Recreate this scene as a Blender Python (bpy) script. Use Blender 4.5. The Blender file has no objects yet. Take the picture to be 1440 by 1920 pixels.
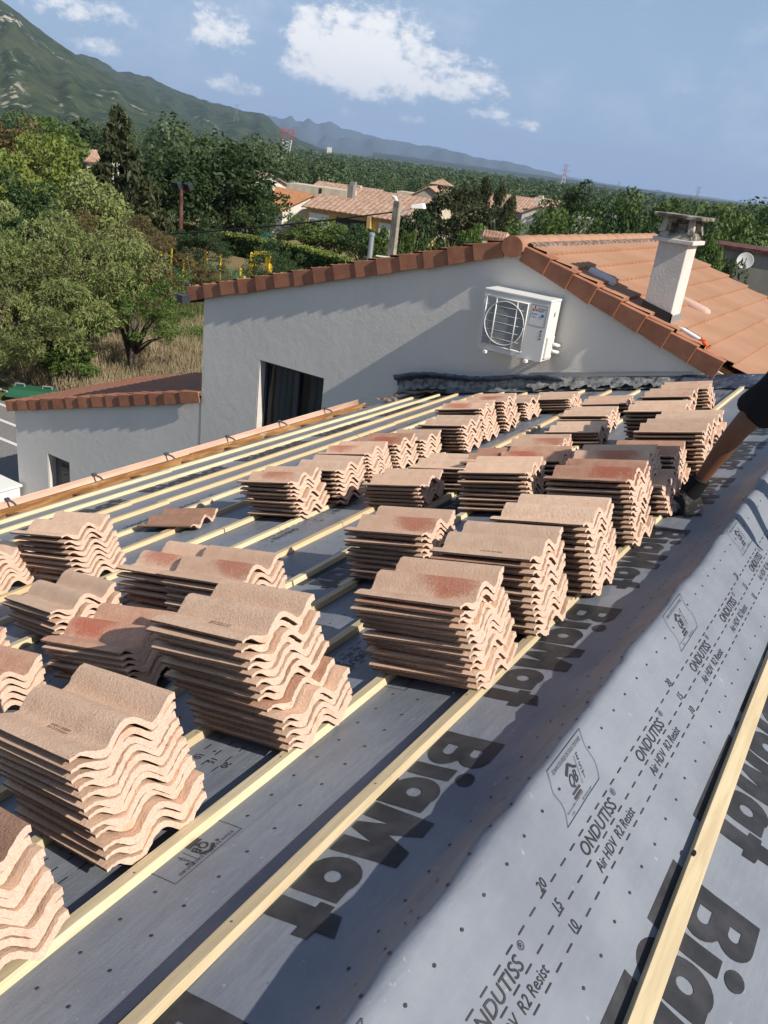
import bpy, bmesh, math, random
import numpy as np
from mathutils import Vector, Matrix, noise as mnoise

D = bpy.data
SC = bpy.context.scene
COL = SC.collection
RAD = math.radians
rnd = random.Random(7)

# ------------------------------------------------------------------ camera
CAM_YAW, CAM_PITCH, CAM_ROLL, CAM_F = RAD(-30.38), RAD(23.05), RAD(7.25), 1556.0
def cam_axes():
    cy, sy, cp, sp = math.cos(CAM_YAW), math.sin(CAM_YAW), math.cos(CAM_PITCH), math.sin(CAM_PITCH)
    f = Vector((sy*cp, cy*cp, -sp)); r = Vector((cy, -sy, 0)); u = r.cross(f)
    cr, sr = math.cos(CAM_ROLL), math.sin(CAM_ROLL)
    return cr*r+sr*u, -sr*r+cr*u, f
AR, AU, AF = cam_axes()
cam_d = D.cameras.new('camera'); cam = D.objects.new('camera', cam_d); COL.objects.link(cam)
cam_d.sensor_fit = 'VERTICAL'; cam_d.sensor_height = 36.0; cam_d.lens = 36.0*CAM_F/1920
cam_d.clip_start = 0.05; cam_d.clip_end = 60000
m = Matrix((AR, AU, -AF)).transposed().to_4x4()
cam.matrix_world = m
SC.camera = cam

# ------------------------------------------------------------------ sky, sun, exposure
SUN_DIR = Vector((math.cos(RAD(38.5)), -0.085, math.sin(RAD(38.5)))).normalized()
SUN_EL = math.asin(SUN_DIR.z); SUN_AZ = math.atan2(SUN_DIR.x, SUN_DIR.y)
world = D.worlds.new('World'); SC.world = world; world.use_nodes = True
sun_d = D.lights.new('sun', 'SUN'); sun_d.energy = 4.3; sun_d.angle = RAD(0.53); sun_d.color = (1.0, 0.93, 0.82)
sun = D.objects.new('sun', sun_d); COL.objects.link(sun)
sun.rotation_euler = SUN_DIR.to_track_quat('Z', 'Y').to_euler(); sun.location = (20, -5, 30)
SC.view_settings.view_transform = 'Standard'; SC.view_settings.look = 'None'
SC.view_settings.exposure = 0.55; SC.view_settings.gamma = 1.0; SC.view_settings.use_curve_mapping = False

def lin(c):
    return tuple(x/12.92 if x <= 0.04045 else ((x+0.055)/1.055)**2.4 for x in c)
def ray_px(px, py):
    return AR*((px-720)/CAM_F) - AU*((py-960)/CAM_F) + AF
def at(px, py, dist):
    """point of the world at horizontal distance dist in the direction surveyed at this sight line"""
    d = ray_px(px, py); return d*(dist/math.hypot(d.x, d.y))
def ground(px, py, z=None):
    d = ray_px(px, py); return d*((GZ if z is None else z)/d.z)
GZ = -7.8

def build_sky():
    nt = world.node_tree; N = nt.nodes; Lk = nt.links; N.clear()
    def nd(t, **k):
        n = N.new(t)
        for a, b in k.items(): setattr(n, a, b)
        return n
    out = nd('ShaderNodeOutputWorld'); bg = nd('ShaderNodeBackground'); sky = nd('ShaderNodeTexSky')
    sky.sky_type = 'NISHITA'; sky.sun_disc = False; sky.sun_elevation = SUN_EL; sky.sun_rotation = SUN_AZ
    sky.altitude = 200; sky.air_density = 1.0; sky.dust_density = 1.2; sky.ozone_density = 1.6
    bg.inputs['Strength'].default_value = SKY_STRENGTH
    tc = nd('ShaderNodeTexCoord')
    def vm(op, a, b=None):
        n = nd('ShaderNodeVectorMath', operation=op)
        for i, v in enumerate((a, b)):
            if v is None: continue
            if isinstance(v, (tuple, list, Vector)): n.inputs[i].default_value = tuple(v)
            else: Lk.new(v, n.inputs[i])
        return n
    def mt(op, a, b=None, c=None, clamp=False):
        n = nd('ShaderNodeMath', operation=op, use_clamp=clamp)
        for i, v in enumerate((a, b, c)):
            if v is None: continue
            if isinstance(v, (int, float)): n.inputs[i].default_value = v
            else: Lk.new(v, n.inputs[i])
        return n.outputs[0]
    def mix(f, a, b):
        n = nd('ShaderNodeMix', data_type='RGBA')
        for i, v in ((0, f), (6, a), (7, b)):
            if isinstance(v, tuple): n.inputs[i].default_value = v
            elif isinstance(v, (int, float)): n.inputs[i].default_value = v
            else: Lk.new(v, n.inputs[i])
        return n.outputs[2]
    dirv = tc.outputs['Generated']
    sep = nd('ShaderNodeSeparateXYZ'); Lk.new(dirv, sep.inputs[0])
    az = mt('ARCTAN2', sep.outputs[0], sep.outputs[1])           # 0 towards +Y, + to the right
    el = mt('ARCSINE', sep.outputs[2])
    cb = nd('ShaderNodeCombineXYZ'); Lk.new(az, cb.inputs[0]); Lk.new(mt('MULTIPLY', el, 1.5), cb.inputs[1])
    P = cb.outputs[0]
    def noise(scale, detail, rough, off=(0, 0, 0)):
        n = nd('ShaderNodeTexNoise'); n.inputs['Scale'].default_value = scale
        n.inputs['Detail'].default_value = detail; n.inputs['Roughness'].default_value = rough
        Lk.new(vm('ADD', P, off).outputs[0], n.inputs['Vector']); return n.outputs['Fac']
    n1 = noise(30, 9, 0.62); n2 = noise(7, 6, 0.6, (3, 1, 5)); n3 = noise(75, 6, 0.65, (1, 7, 2))
    # cumulus towers: (azimuth, elevation of flat base, half width, height)
    shape = None; lit = None
    for a0, e0, w, h, wt, br in CLOUDS:
        dx = mt('DIVIDE', mt('SUBTRACT', az, a0), w)
        dz = mt('DIVIDE', mt('SUBTRACT', el, e0), h)
        up = mt('SUBTRACT', 1.0, mt('ADD', mt('MULTIPLY', dx, dx), mt('MULTIPLY', dz, dz)))
        dzl = mt('MULTIPLY', dz, 2.2)
        lo = mt('SUBTRACT', 1.0, mt('ADD', mt('MULTIPLY', dx, dx), mt('MULTIPLY', dzl, dzl)))
        isup = mt('GREATER_THAN', dz, 0.0)
        s = mt('ADD', mt('MULTIPLY', up, isup), mt('MULTIPLY', lo, mt('SUBTRACT', 1.0, isup)))
        s = mt('MULTIPLY', mt('MAXIMUM', s, -1.0), wt)
        l = mt('MULTIPLY', mt('MULTIPLY_ADD', dz, 0.75, 0.42), br)
        l = mt('MULTIPLY', l, mt('GREATER_THAN', s, -0.5))
        shape = s if shape is None else mt('MAXIMUM', shape, s)
        lit = l if lit is None else mt('MAXIMUM', lit, l)
    edge = mt('ADD', mt('MULTIPLY', mt('SUBTRACT', n1, 0.5), 2.3), mt('MULTIPLY', mt('SUBTRACT', n3, 0.5), 1.2))
    dens = mt('ADD', shape, edge)
    cum = nd('ShaderNodeMapRange', interpolation_type='SMOOTHSTEP'); Lk.new(dens, cum.inputs[0])
    cum.inputs[1].default_value = 0.12; cum.inputs[2].default_value = 0.85
    cumf = mt('MULTIPLY', cum.outputs[0], 0.93)
    thin = nd('ShaderNodeMapRange', interpolation_type='SMOOTHSTEP')
    Lk.new(mt('ADD', n2, mt('MULTIPLY', n1, 0.35)), thin.inputs[0])
    thin.inputs[1].default_value = 0.60; thin.inputs[2].default_value = 0.95
    thf = mt('MULTIPLY', thin.outputs[0], 0.36)
    # pale veil growing towards the horizon
    veil = nd('ShaderNodeMapRange'); Lk.new(el, veil.inputs[0])
    veil.inputs[1].default_value = 0.0; veil.inputs[2].default_value = 0.62; veil.inputs[3].default_value = VEIL[0]; veil.inputs[4].default_value = VEIL[1]
    base = mix(veil.outputs[0], sky.outputs[0], VEIL_COL)
    base = mix(thf, base, (9.2, 10.0, 11.6, 1))
    bil = mt('ADD', lit, mt('MULTIPLY', mt('SUBTRACT', n1, 0.5), 1.5), clamp=True)
    ccol = mix(bil, (6.2, 7.2, 9.2, 1), (13.6, 13.4, 13.1, 1))
    base = mix(cumf, base, ccol)
    Lk.new(base, bg.inputs['Color']); Lk.new(bg.outputs[0], out.inputs['Surface'])
def az_el(px, py):
    d = ray_px(px, py).normalized(); return math.atan2(d.x, d.y), math.asin(d.z)
SKY_STRENGTH = 0.058
VEIL = (0.90, 0.15); VEIL_COL = (4.3, 6.15, 8.9, 1)
CLOUDS = []
for (px, py, w, h, wt, br) in ((680, 128, 150, 112, 1.15, 1.0), (578, 80, 42, 66, 0.95, 1.1), (708, 80, 60, 70, 0.9, 1.15), (850, 165, 105, 62, 0.7, 0.75), (740, 165, 190, 50, 0.45, 0.2), (600, 125, 90, 40, 0.35, 0.25), (415, 70, 62, 50, 0.6, 0.85), (180, 95, 60, 26, 0.5, 0.85),
                           (765, 226, 30, 14, 0.5, 0.85), (970, 236, 45, 16, 0.4, 0.85), (905, 215, 48, 18, 0.4, 0.85), (655, 215, 28, 12, 0.35, 0.85), (140, 25, 90, 40, 0.5, 0.85), (430, 170, 60, 25, 0.45, 0.85)):
    a, e = az_el(px, py); CLOUDS.append((a, e, w/CAM_F, h/CAM_F, wt, br))
build_sky()

# ------------------------------------------------------------------ node helpers
MATS = {}
class Mat:
    """small wrapper around a Principled material"""
    def __init__(s, name, rough=0.8, color=(0.5, 0.5, 0.5), spec=0.3, metal=0.0):
        s.m = D.materials.new(name); s.m.use_nodes = True; s.nt = s.m.node_tree
        s.b = s.nt.nodes['Principled BSDF']; s.out = s.nt.nodes['Material Output']
        s.b.inputs['Roughness'].default_value = rough; s.b.inputs['Base Color'].default_value = (*color, 1)
        s.b.inputs['Specular IOR Level'].default_value = spec; s.b.inputs['Metallic'].default_value = metal
        s.tc = s.n('ShaderNodeTexCoord'); MATS[name] = s.m
    def n(s, t, **k):
        n = s.nt.nodes.new(t)
        for a, b in k.items(): setattr(n, a, b)
        return n
    def l(s, a, b): s.nt.links.new(a, b)
    def vec(s, space='Object', scale=(1, 1, 1), rnd_off=False):
        mp = s.n('ShaderNodeMapping'); mp.inputs['Scale'].default_value = scale
        s.l(s.tc.outputs[space], mp.inputs['Vector'])
        if rnd_off:
            oi = s.n('ShaderNodeObjectInfo'); mu = s.n('ShaderNodeMath', operation='MULTIPLY'); mu.inputs[1].default_value = 37.0
            s.l(oi.outputs['Random'], mu.inputs[0]); cb = s.n('ShaderNodeCombineXYZ')
            for i in range(3): s.l(mu.outputs[0], cb.inputs[i])
            s.l(cb.outputs[0], mp.inputs['Location'])
        return mp.outputs[0]
    def noise(s, v, scale, detail=4, rough=0.6, dist=0.0):
        n = s.n('ShaderNodeTexNoise'); n.inputs['Scale'].default_value = scale; n.inputs['Detail'].default_value = detail
        n.inputs['Roughness'].default_value = rough; n.inputs['Distortion'].default_value = dist; s.l(v, n.inputs['Vector']); return n.outputs['Fac']
    def ramp(s, f, a, b, lo=0.0, hi=1.0):
        n = s.n('ShaderNodeMapRange', interpolation_type='SMOOTHSTEP'); s.l(f, n.inputs[0])
        n.inputs[1].default_value = a; n.inputs[2].default_value = b; n.inputs[3].default_value = lo; n.inputs[4].default_value = hi
        return n.outputs[0]
    def mix(s, f, a, b, blend='MIX'):
        n = s.n('ShaderNodeMix', data_type='RGBA', blend_type=blend)
        for i, v in ((0, f), (6, a), (7, b)):
            if isinstance(v, tuple): n.inputs[i].default_value = (*v[:3], 1)
            elif isinstance(v, (int, float)): n.inputs[i].default_value = v
            else: s.l(v, n.inputs[i])
        return n.outputs[2]
    def math(s, op, a, b=None, clamp=False):
        n = s.n('ShaderNodeMath', operation=op, use_clamp=clamp)
        for i, v in enumerate((a, b)):
            if v is None: continue
            if isinstance(v, (int, float)): n.inputs[i].default_value = v
            else: s.l(v, n.inputs[i])
        return n.outputs[0]
    def color(s, c): s.l(c, s.b.inputs['Base Color'])
    def bump(s, h, strength=0.3, dist=0.01, prev=None):
        n = s.n('ShaderNodeBump'); n.inputs['Strength'].default_value = strength; n.inputs['Distance'].default_value = dist
        s.l(h, n.inputs['Height'])
        if prev is not None: s.l(prev, n.inputs['Normal'])
        s.l(n.outputs[0], s.b.inputs['Normal']); return n.outputs[0]
    def rand(s): return s.n('ShaderNodeObjectInfo').outputs['Random']

def speckled(name, c1, c2, scale=8, rough=0.85, detail=5, bump=0.0, bscale=60, bdist=0.005, spec=0.25, rnd_off=True, lo=0.35, hi=0.65, objvar=0.0, vscale=(1, 1, 1)):
    M = Mat(name, rough, spec=spec); v = M.vec('Object', vscale, rnd_off)
    f = M.noise(v, scale, detail); c = M.mix(M.ramp(f, lo, hi), c1, c2)
    if objvar:
        r = M.ramp(M.rand(), 0, 1, 1-objvar, 1+objvar)
        hsv = M.n('ShaderNodeHueSaturation'); M.l(r, hsv.inputs['Value']); M.l(c, hsv.inputs['Color']); c = hsv.outputs[0]
    M.color(c)
    if bump: M.bump(M.noise(v, bscale, 4), bump, bdist)
    return M.m

# ------------------------------------------------------------------ mesh helpers
class MB:
    def __init__(s): s.v = []; s.f = []; s.mi = []
    def add(s, vs, fs, mi=0):
        o = len(s.v); s.v += [tuple(x) for x in vs]; s.f += [tuple(i+o for i in f) for f in fs]; s.mi += [mi]*len(fs); return s
    def box(s, c, size, R=None, mi=0, taper=1.0):
        hx, hy, hz = size[0]/2, size[1]/2, size[2]/2
        vs = []
        for z in (-1, 1):
            t = taper if z > 0 else 1.0
            for x, y in ((-1, -1), (1, -1), (1, 1), (-1, 1)): vs.append(Vector((x*hx*t, y*hy*t, z*hz)))
        if R is not None: vs = [R @ v for v in vs]
        c = Vector(c); vs = [v+c for v in vs]
        return s.add(vs, [(3, 2, 1, 0), (4, 5, 6, 7), (0, 1, 5, 4), (1, 2, 6, 5), (2, 3, 7, 6), (3, 0, 4, 7)], mi)
    def hexa(s, b, t, mi=0):
        return s.add(list(b)+list(t), [(3, 2, 1, 0), (4, 5, 6, 7), (0, 1, 5, 4), (1, 2, 6, 5), (2, 3, 7, 6), (3, 0, 4, 7)], mi)
    def bar(s, a, b, w, h, up=(0, 0, 1), mi=0):
        a, b = Vector(a), Vector(b); d = (b-a); L = d.length; d.normalize(); x = d.cross(Vector(up))
        if x.length < 1e-4: x = d.cross(Vector((1, 0, 0)))
        x.normalize(); z = x.cross(d)
        R = Matrix((x, d, z)).transposed()
        return s.box((a+b)/2, (w, L, h), R, mi)
    def tube(s, pts, rads, n=8, mi=0, cap=True):
        pts = [Vector(p) for p in pts]
        if isinstance(rads, (int, float)): rads = [rads]*len(pts)
        rings = []; prev = None
        for i, p in enumerate(pts):
            t = (pts[min(i+1, len(pts)-1)]-pts[max(i-1, 0)]).normalized()
            x = t.orthogonal().normalized() if prev is None else (prev - t*prev.dot(t)).normalized()
            prev = x; y = t.cross(x)
            rings.append([p+(x*math.cos(2*math.pi*k/n)+y*math.sin(2*math.pi*k/n))*rads[i] for k in range(n)])
        vs = [v for r in rings for v in r]; fs = []
        for i in range(len(pts)-1):
            for k in range(n): fs.append((i*n+k, i*n+(k+1) % n, (i+1)*n+(k+1) % n, (i+1)*n+k))
        if cap: fs.append(tuple(range(n-1, -1, -1))); fs.append(tuple((len(pts)-1)*n+k for k in range(n)))
        return s.add(vs, fs, mi)
    def lathe(s, prof, n=16, M=None, mi=0):
        vs = []; fs = []
        for r, z in prof:
            for k in range(n): vs.append(Vector((r*math.cos(2*math.pi*k/n), r*math.sin(2*math.pi*k/n), z)))
        for i in range(len(prof)-1):
            for k in range(n): fs.append((i*n+k, i*n+(k+1) % n, (i+1)*n+(k+1) % n, (i+1)*n+k))
        fs.append(tuple(range(n-1, -1, -1))); fs.append(tuple((len(prof)-1)*n+k for k in range(n)))
        if M is not None: vs = [M @ v for v in vs]
        return s.add(vs, fs, mi)
    def prism(s, poly, ext, mi=0):
        """poly: 3-D points, extruded by vector ext"""
        n = len(poly); e = Vector(ext); a = [Vector(p) for p in poly]; b = [p+e for p in a]
        fs = [tuple(range(n-1, -1, -1)), tuple(range(n, 2*n))]+[(k, (k+1) % n, n+(k+1) % n, n+k) for k in range(n)]
        return s.add(a+b, fs, mi)
    def grid(s, rows, mi=0, close=False):
        nr, nc = len(rows), len(rows[0]); vs = [p for r in rows for p in r]; fs = []
        for i in range(nr-1):
            for k in range(nc-1): fs.append((i*nc+k, i*nc+k+1, (i+1)*nc+k+1, (i+1)*nc+k))
        return s.add(vs, fs, mi)
    def mesh(s, name, mats, smooth=False, origin=None, fixn=False):
        me = D.meshes.new(name)
        vs = s.v if origin is None else [(x-origin[0], y-origin[1], z-origin[2]) for x, y, z in s.v]
        me.from_pydata(vs, [], s.f)
        if not isinstance(mats, (list, tuple)): mats = [mats]
        for mm in mats: me.materials.append(mm)
        if len(mats) > 1: me.polygons.foreach_set('material_index', s.mi)
        if fixn:
            bm = bmesh.new(); bm.from_mesh(me); bmesh.ops.recalc_face_normals(bm, faces=bm.faces); bm.to_mesh(me); bm.free()
        if smooth: me.polygons.foreach_set('use_smooth', [True]*len(me.polygons))
        me.update(); return me
    def build(s, name, mats, parent=None, smooth=False, bevel=0.0, origin=None, fixn=True, angle=None):
        o = D.objects.new(name, s.mesh(name, mats, smooth, origin, fixn)); COL.objects.link(o)
        if origin is not None: o.location = origin
        if parent is not None: put(o, parent)
        if bevel:
            b = o.modifiers.new('bevel', 'BEVEL'); b.width = bevel; b.segments = 2; b.limit_method = 'ANGLE'; b.angle_limit = RAD(40)
        if angle: o.data.set_sharp_from_angle(angle=RAD(angle))
        return o
def put(o, parent):
    """parent o keeping its world place (roots carry pure translations and rotations)"""
    mw = world_m(o); o.parent = parent; o.matrix_parent_inverse = Matrix.Identity(4); o.matrix_basis = world_m(parent).inverted() @ mw
def world_m(o):
    mm = o.matrix_basis.copy(); p = o.parent
    if p is not None: mm = world_m(p) @ o.matrix_parent_inverse @ mm
    return mm
def tag(o, label=None, cat=None, group=None, kind=None):
    if label: o['label'] = label
    if cat: o['category'] = cat
    if group: o['group'] = group
    if kind: o['kind'] = kind
    return o
def empty(name, loc, label, cat, group=None):
    o = D.objects.new(name, None); COL.objects.link(o); o.location = loc; o.empty_display_size = 0.1
    return tag(o, label, cat, group)
def np_mesh(name, verts, faces, mats, mi=None, smooth=False):
    """fast mesh from numpy quads"""
    me = D.meshes.new(name); nv, nf = len(verts), len(faces); k = faces.shape[1]
    me.vertices.add(nv); me.vertices.foreach_set('co', np.asarray(verts, np.float32).ravel())
    me.loops.add(nf*k); me.loops.foreach_set('vertex_index', np.asarray(faces, np.int32).ravel())
    me.polygons.add(nf); me.polygons.foreach_set('loop_start', np.arange(0, nf*k, k, dtype=np.int32))
    for mm in (mats if isinstance(mats, (list, tuple)) else [mats]): me.materials.append(mm)
    if mi is not None: me.polygons.foreach_set('material_index', np.asarray(mi, np.int32))
    if smooth: me.polygons.foreach_set('use_smooth', np.ones(nf, bool))
    me.update(calc_edges=True); me.validate(); return me
def link(name, me, parent=None, loc=None):
    o = D.objects.new(name, me); COL.objects.link(o)
    if loc is not None: o.location = loc
    if parent is not None: put(o, parent)
    return o
def text_mesh(s, size=1.0, offset=0.0, shear=0.0, xs=1.0, spacing=1.0):
    """flat mesh of a printed word: list of (x, y) verts and faces, origin at baseline start"""
    cu = D.curves.new('txt', 'FONT'); cu.body = s; cu.size = size; cu.offset = offset; cu.shear = shear
    cu.space_character = spacing; cu.resolution_u = 3; cu.fill_mode = 'FRONT'
    o = D.objects.new('txt', cu); COL.objects.link(o)
    dg = bpy.context.evaluated_depsgraph_get(); me = D.meshes.new_from_object(o.evaluated_get(dg))
    vs = [(v.co.x*xs, v.co.y) for v in me.vertices]; fs = [tuple(p.vertices) for p in me.polygons]
    D.objects.remove(o); D.curves.remove(cu); D.meshes.remove(me); return vs, fs
def poly_mesh(loops, res=1):
    """filled 2-D shape from closed loops (holes by even-odd)"""
    cu = D.curves.new('poly', 'CURVE'); cu.dimensions = '2D'; cu.fill_mode = 'BOTH'
    for lp in loops:
        sp = cu.splines.new('POLY'); sp.points.add(len(lp)-1); sp.use_cyclic_u = True
        for p, q in zip(sp.points, lp): p.co = (q[0], q[1], 0, 1)
    o = D.objects.new('poly', cu); COL.objects.link(o)
    dg = bpy.context.evaluated_depsgraph_get(); me = D.meshes.new_from_object(o.evaluated_get(dg))
    vs = [(v.co.x, v.co.y) for v in me.vertices]; fs = [tuple(p.vertices) for p in me.polygons]
    D.objects.remove(o); D.curves.remove(cu); D.meshes.remove(me); return vs, fs
# ------------------------------------------------------------------ materials: roof works
def make_near_materials():
    M = Mat('membrane', 0.5, spec=0.22); v = M.vec('Object')
    f = M.noise(v, 2.2, 5); f2 = M.noise(M.vec('Object', (9, 1.2, 9)), 3, 4)
    c = M.mix(M.ramp(f, 0.3, 0.7), (0.165, 0.18, 0.215), (0.215, 0.235, 0.27))
    c = M.mix(M.ramp(f2, 0.55, 0.8, 0, 0.35), c, (0.235, 0.25, 0.28))
    d = M.noise(v, 38, 2); c = M.mix(M.ramp(d, 0.69, 0.76, 0, 0.5), c, (0.36, 0.34, 0.31))
    M.color(c)
    M.l(M.ramp(f, 0.3, 0.7, 0.42, 0.56), M.b.inputs['Roughness'])
    w = M.n('ShaderNodeTexWave', wave_type='BANDS', bands_direction='Y'); w.inputs['Scale'].default_value = 70; w.inputs['Distortion'].default_value = 0.6
    M.l(M.vec('Object'), w.inputs['Vector'])
    b1 = M.bump(w.outputs['Fac'], 0.10, 0.002)
    b2 = M.bump(M.noise(M.vec('Object', (14, 1.1, 14)), 1.0, 3), 0.35, 0.012, b1)
    M.bump(M.noise(M.vec('Object', (3, 2, 3)), 2.5, 4), 0.3, 0.02, b2)
    M = Mat('membrane_print', 0.55, spec=0.25); v = M.vec('Object')
    M.color(M.mix(M.ramp(M.noise(v, 9, 5), 0.35, 0.7), (0.026, 0.027, 0.031), (0.05, 0.05, 0.056)))
    M = Mat('membrane_print_pale', 0.5, spec=0.4)
    M.b.inputs['Base Color'].default_value = (0.045, 0.048, 0.058, 1)
    # sawn softwood
    for nm, a, b in (('batten_wood', (0.56, 0.455, 0.28), (0.68, 0.575, 0.39)), ('batten_wood_tan', (0.54, 0.39, 0.22), (0.64, 0.49, 0.30)), ('batten_wood_grey', (0.46, 0.37, 0.23), (0.57, 0.46, 0.30))):
        M = Mat(nm, 0.75, spec=0.25); v = M.vec('Object', (26, 1.3, 26), True)
        f = M.noise(v, 2.0, 6, 0.65, 0.8); f2 = M.noise(M.vec('Object', (5, 5, 5), True), 6, 4)
        c = M.mix(M.ramp(f, 0.35, 0.68), a, b); c = M.mix(M.ramp(f2, 0.62, 0.8, 0, 0.4), c, (0.30, 0.20, 0.09))
        k = M.n('ShaderNodeTexVoronoi'); k.inputs['Scale'].default_value = 2.2; M.l(M.vec('Object', (2.2, 1.0, 2.2), True), k.inputs['Vector'])
        c = M.mix(M.ramp(k.outputs['Distance'], 0.02, 0.05, 0.7, 0), c, (0.20, 0.11, 0.04))
        M.color(c); M.bump(f, 0.25, 0.004)
    M = Mat('old_wood', 0.8, spec=0.2); v = M.vec('Object', (10, 0.9, 10), True)
    f = M.noise(v, 3.0, 6, 0.6, 0.6); c = M.mix(M.ramp(f, 0.35, 0.65), (0.19, 0.085, 0.03), (0.36, 0.19, 0.075))
    g = M.noise(M.vec('Object', (3, 1, 3)), 4, 5); c = M.mix(M.ramp(g, 0.6, 0.72, 0, 0.75), c, (0.50, 0.42, 0.33)); M.color(c); M.bump(f, 0.3, 0.005)
    M = Mat('gutter_pvc', 0.5, (0.56, 0.36, 0.27)); M.color(M.mix(M.ramp(M.noise(M.vec('Object', (6, 1, 6)), 3, 5), 0.35, 0.7), (0.50, 0.33, 0.25), (0.62, 0.42, 0.33)))
    M = Mat('bracket_steel', 0.45, (0.16, 0.16, 0.17), metal=0.6)
    # concrete roof tiles; one material set per colour kind
    def tile_set(nm, c1, c2, patch, amount, dark, wide=0.3):
        M = Mat(nm+'_face', 0.9, spec=0.2); v = M.vec('Object', (1, 1, 1), True); vo = M.vec('Object')
        big = M.noise(v, 5.5, 3, 0.55); mid = M.noise(v, 16, 5, 0.6); grain = M.noise(v, 230, 2, 0.5); fine = M.noise(v, 420, 2, 0.5); grit = M.noise(v, 110, 3, 0.6)
        c = M.mix(M.ramp(mid, 0.3, 0.72), c1, c2)
        # burnt red flush along the roll, where the slurry ran thin
        sp_ = M.n('ShaderNodeSeparateXYZ'); M.l(vo, sp_.inputs[0])
        px = M.math('DIVIDE', M.math('ADD', sp_.outputs[0], M.ramp(M.rand(), 0, 1, 0.10, 0.30)), 0.13); py = M.math('DIVIDE', M.math('SUBTRACT', sp_.outputs[1], M.ramp(big, 0.3, 0.7, 0.13, 0.18)), 0.055)
        d2 = M.math('ADD', M.math('MULTIPLY', px, px), M.math('MULTIPLY', py, py)); d2 = M.math('ADD', d2, M.math('MULTIPLY', M.math('SUBTRACT', grit, 0.5), 2.2))
        spot = M.math('MULTIPLY', M.ramp(d2, 1.5, 0.1), amount, True) if False else M.math('MULTIPLY', M.math('SUBTRACT', 1.0, M.ramp(d2, 0.1, 1.5)), amount, True)
        c = M.mix(spot, c, patch); c = M.mix(M.ramp(M.math('ADD', big, M.math('MULTIPLY', M.math('SUBTRACT', grit, 0.5), 0.35)), 0.62, 0.74, 0, wide), c, patch)
        sp = M.math('ADD', M.ramp(M.noise(v, 4.2, 4), 0.36, 0.72, 0.0, 0.22), M.rand()); sp = M.math('MULTIPLY', sp, dark)
        c = M.mix(M.math('MULTIPLY', M.ramp(grain, 0.55, 0.65), sp, True), c, (0.19, 0.105, 0.07))
        c = M.mix(M.ramp(fine, 0.35, 0.6, 0.0, 0.22), c, (0.76, 0.60, 0.45))
        hsv = M.n('ShaderNodeHueSaturation'); M.l(M.ramp(M.rand(), 0, 1, 0.86, 1.12), hsv.inputs['Value']); M.l(c, hsv.inputs['Color'])
        M.color(hsv.outputs[0]); b = M.bump(grit, 0.55, 0.0045); b = M.bump(grain, 0.4, 0.0025, b); M.bump(mid, 0.15, 0.006, b)
        M = Mat(nm+'_end', 0.92, spec=0.15); v = M.vec('Object', (1, 1, 1), True)
        grain = M.noise(v, 170, 3, 0.6); mid = M.noise(v, 14, 4)
        c = M.mix(M.ramp(grain, 0.25, 0.8), (0.55, 0.375, 0.29), (0.69, 0.51, 0.41))
        c = M.mix(M.ramp(mid, 0.55, 0.70, 0, 0.75), c, tuple(0.35*a+0.65*b for a, b in zip((0.55, 0.20, 0.11), c1)))
        c = M.mix(M.ramp(M.noise(v, 330, 1), 0.66, 0.72, 0, 0.6), c, (0.22, 0.13, 0.09)); M.color(c); M.bump(grain, 0.6, 0.004)
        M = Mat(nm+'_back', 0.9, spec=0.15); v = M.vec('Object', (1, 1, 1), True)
        g = M.noise(v, 120, 3); c = M.mix(M.ramp(g, 0.3, 0.7), (0.13, 0.078, 0.055), (0.24, 0.15, 0.105)); M.color(c); M.bump(g, 0.4, 0.003)  # underside and near side darkened, their shade put into the colour
        return [MATS[nm+'_face'], MATS[nm+'_end'], MATS[nm+'_back']]
    global TILE_SETS
    TILE_SETS = dict(
        sand=tile_set('tile_sand', (0.69, 0.45, 0.31), (0.78, 0.545, 0.39), (0.54, 0.29, 0.18), 0.0, 0.40),
        speck=tile_set('tile_speck', (0.66, 0.425, 0.29), (0.74, 0.50, 0.35), (0.47, 0.27, 0.175), 0.0, 0.85, 0.5),
        rose=tile_set('tile_rose', (0.67, 0.415, 0.285), (0.75, 0.50, 0.35), (0.46, 0.12, 0.062), 0.85, 0.45, 0.35),
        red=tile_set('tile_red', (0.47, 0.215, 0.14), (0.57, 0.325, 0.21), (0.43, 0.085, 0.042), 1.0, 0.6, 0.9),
        brown=tile_set('tile_brown', (0.27, 0.125, 0.075), (0.35, 0.18, 0.115), (0.20, 0.09, 0.06), 0.2, 0.4))
    Mat('flashing_lead', 0.38, (0.085, 0.095, 0.125), spec=0.6, metal=0.35)
    M = Mat('flashing_foil', 0.38, spec=0.5, metal=0.25); v = M.vec('Object'); f = M.noise(v, 9, 6, 0.65)
    c = M.mix(M.ramp(f, 0.35, 0.6), (0.045, 0.06, 0.095), (0.12, 0.14, 0.19)); c = M.mix(M.ramp(M.noise(v, 5, 3), 0.66, 0.70), c, (0.55, 0.56, 0.57)); M.color(c)
    M.bump(M.noise(v, 22, 5), 0.9, 0.02)
    M = Mat('flashing_grey', 0.5, spec=0.4, metal=0.2); v = M.vec('Object'); f = M.noise(v, 14, 6, 0.65)
    M.color(M.mix(M.ramp(f, 0.35, 0.62), (0.10, 0.105, 0.115), (0.33, 0.33, 0.32))); M.bump(M.noise(v, 18, 5), 0.9, 0.02)
    Mat('black_cloth', 0.85, (0.012, 0.012, 0.014), spec=0.2)
    M = Mat('shoe_leather', 0.7, spec=0.3); v = M.vec('Object'); M.color(M.mix(M.ramp(M.noise(v, 18, 5), 0.5, 0.62), (0.012, 0.011, 0.012), (0.13, 0.105, 0.095)))
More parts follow.
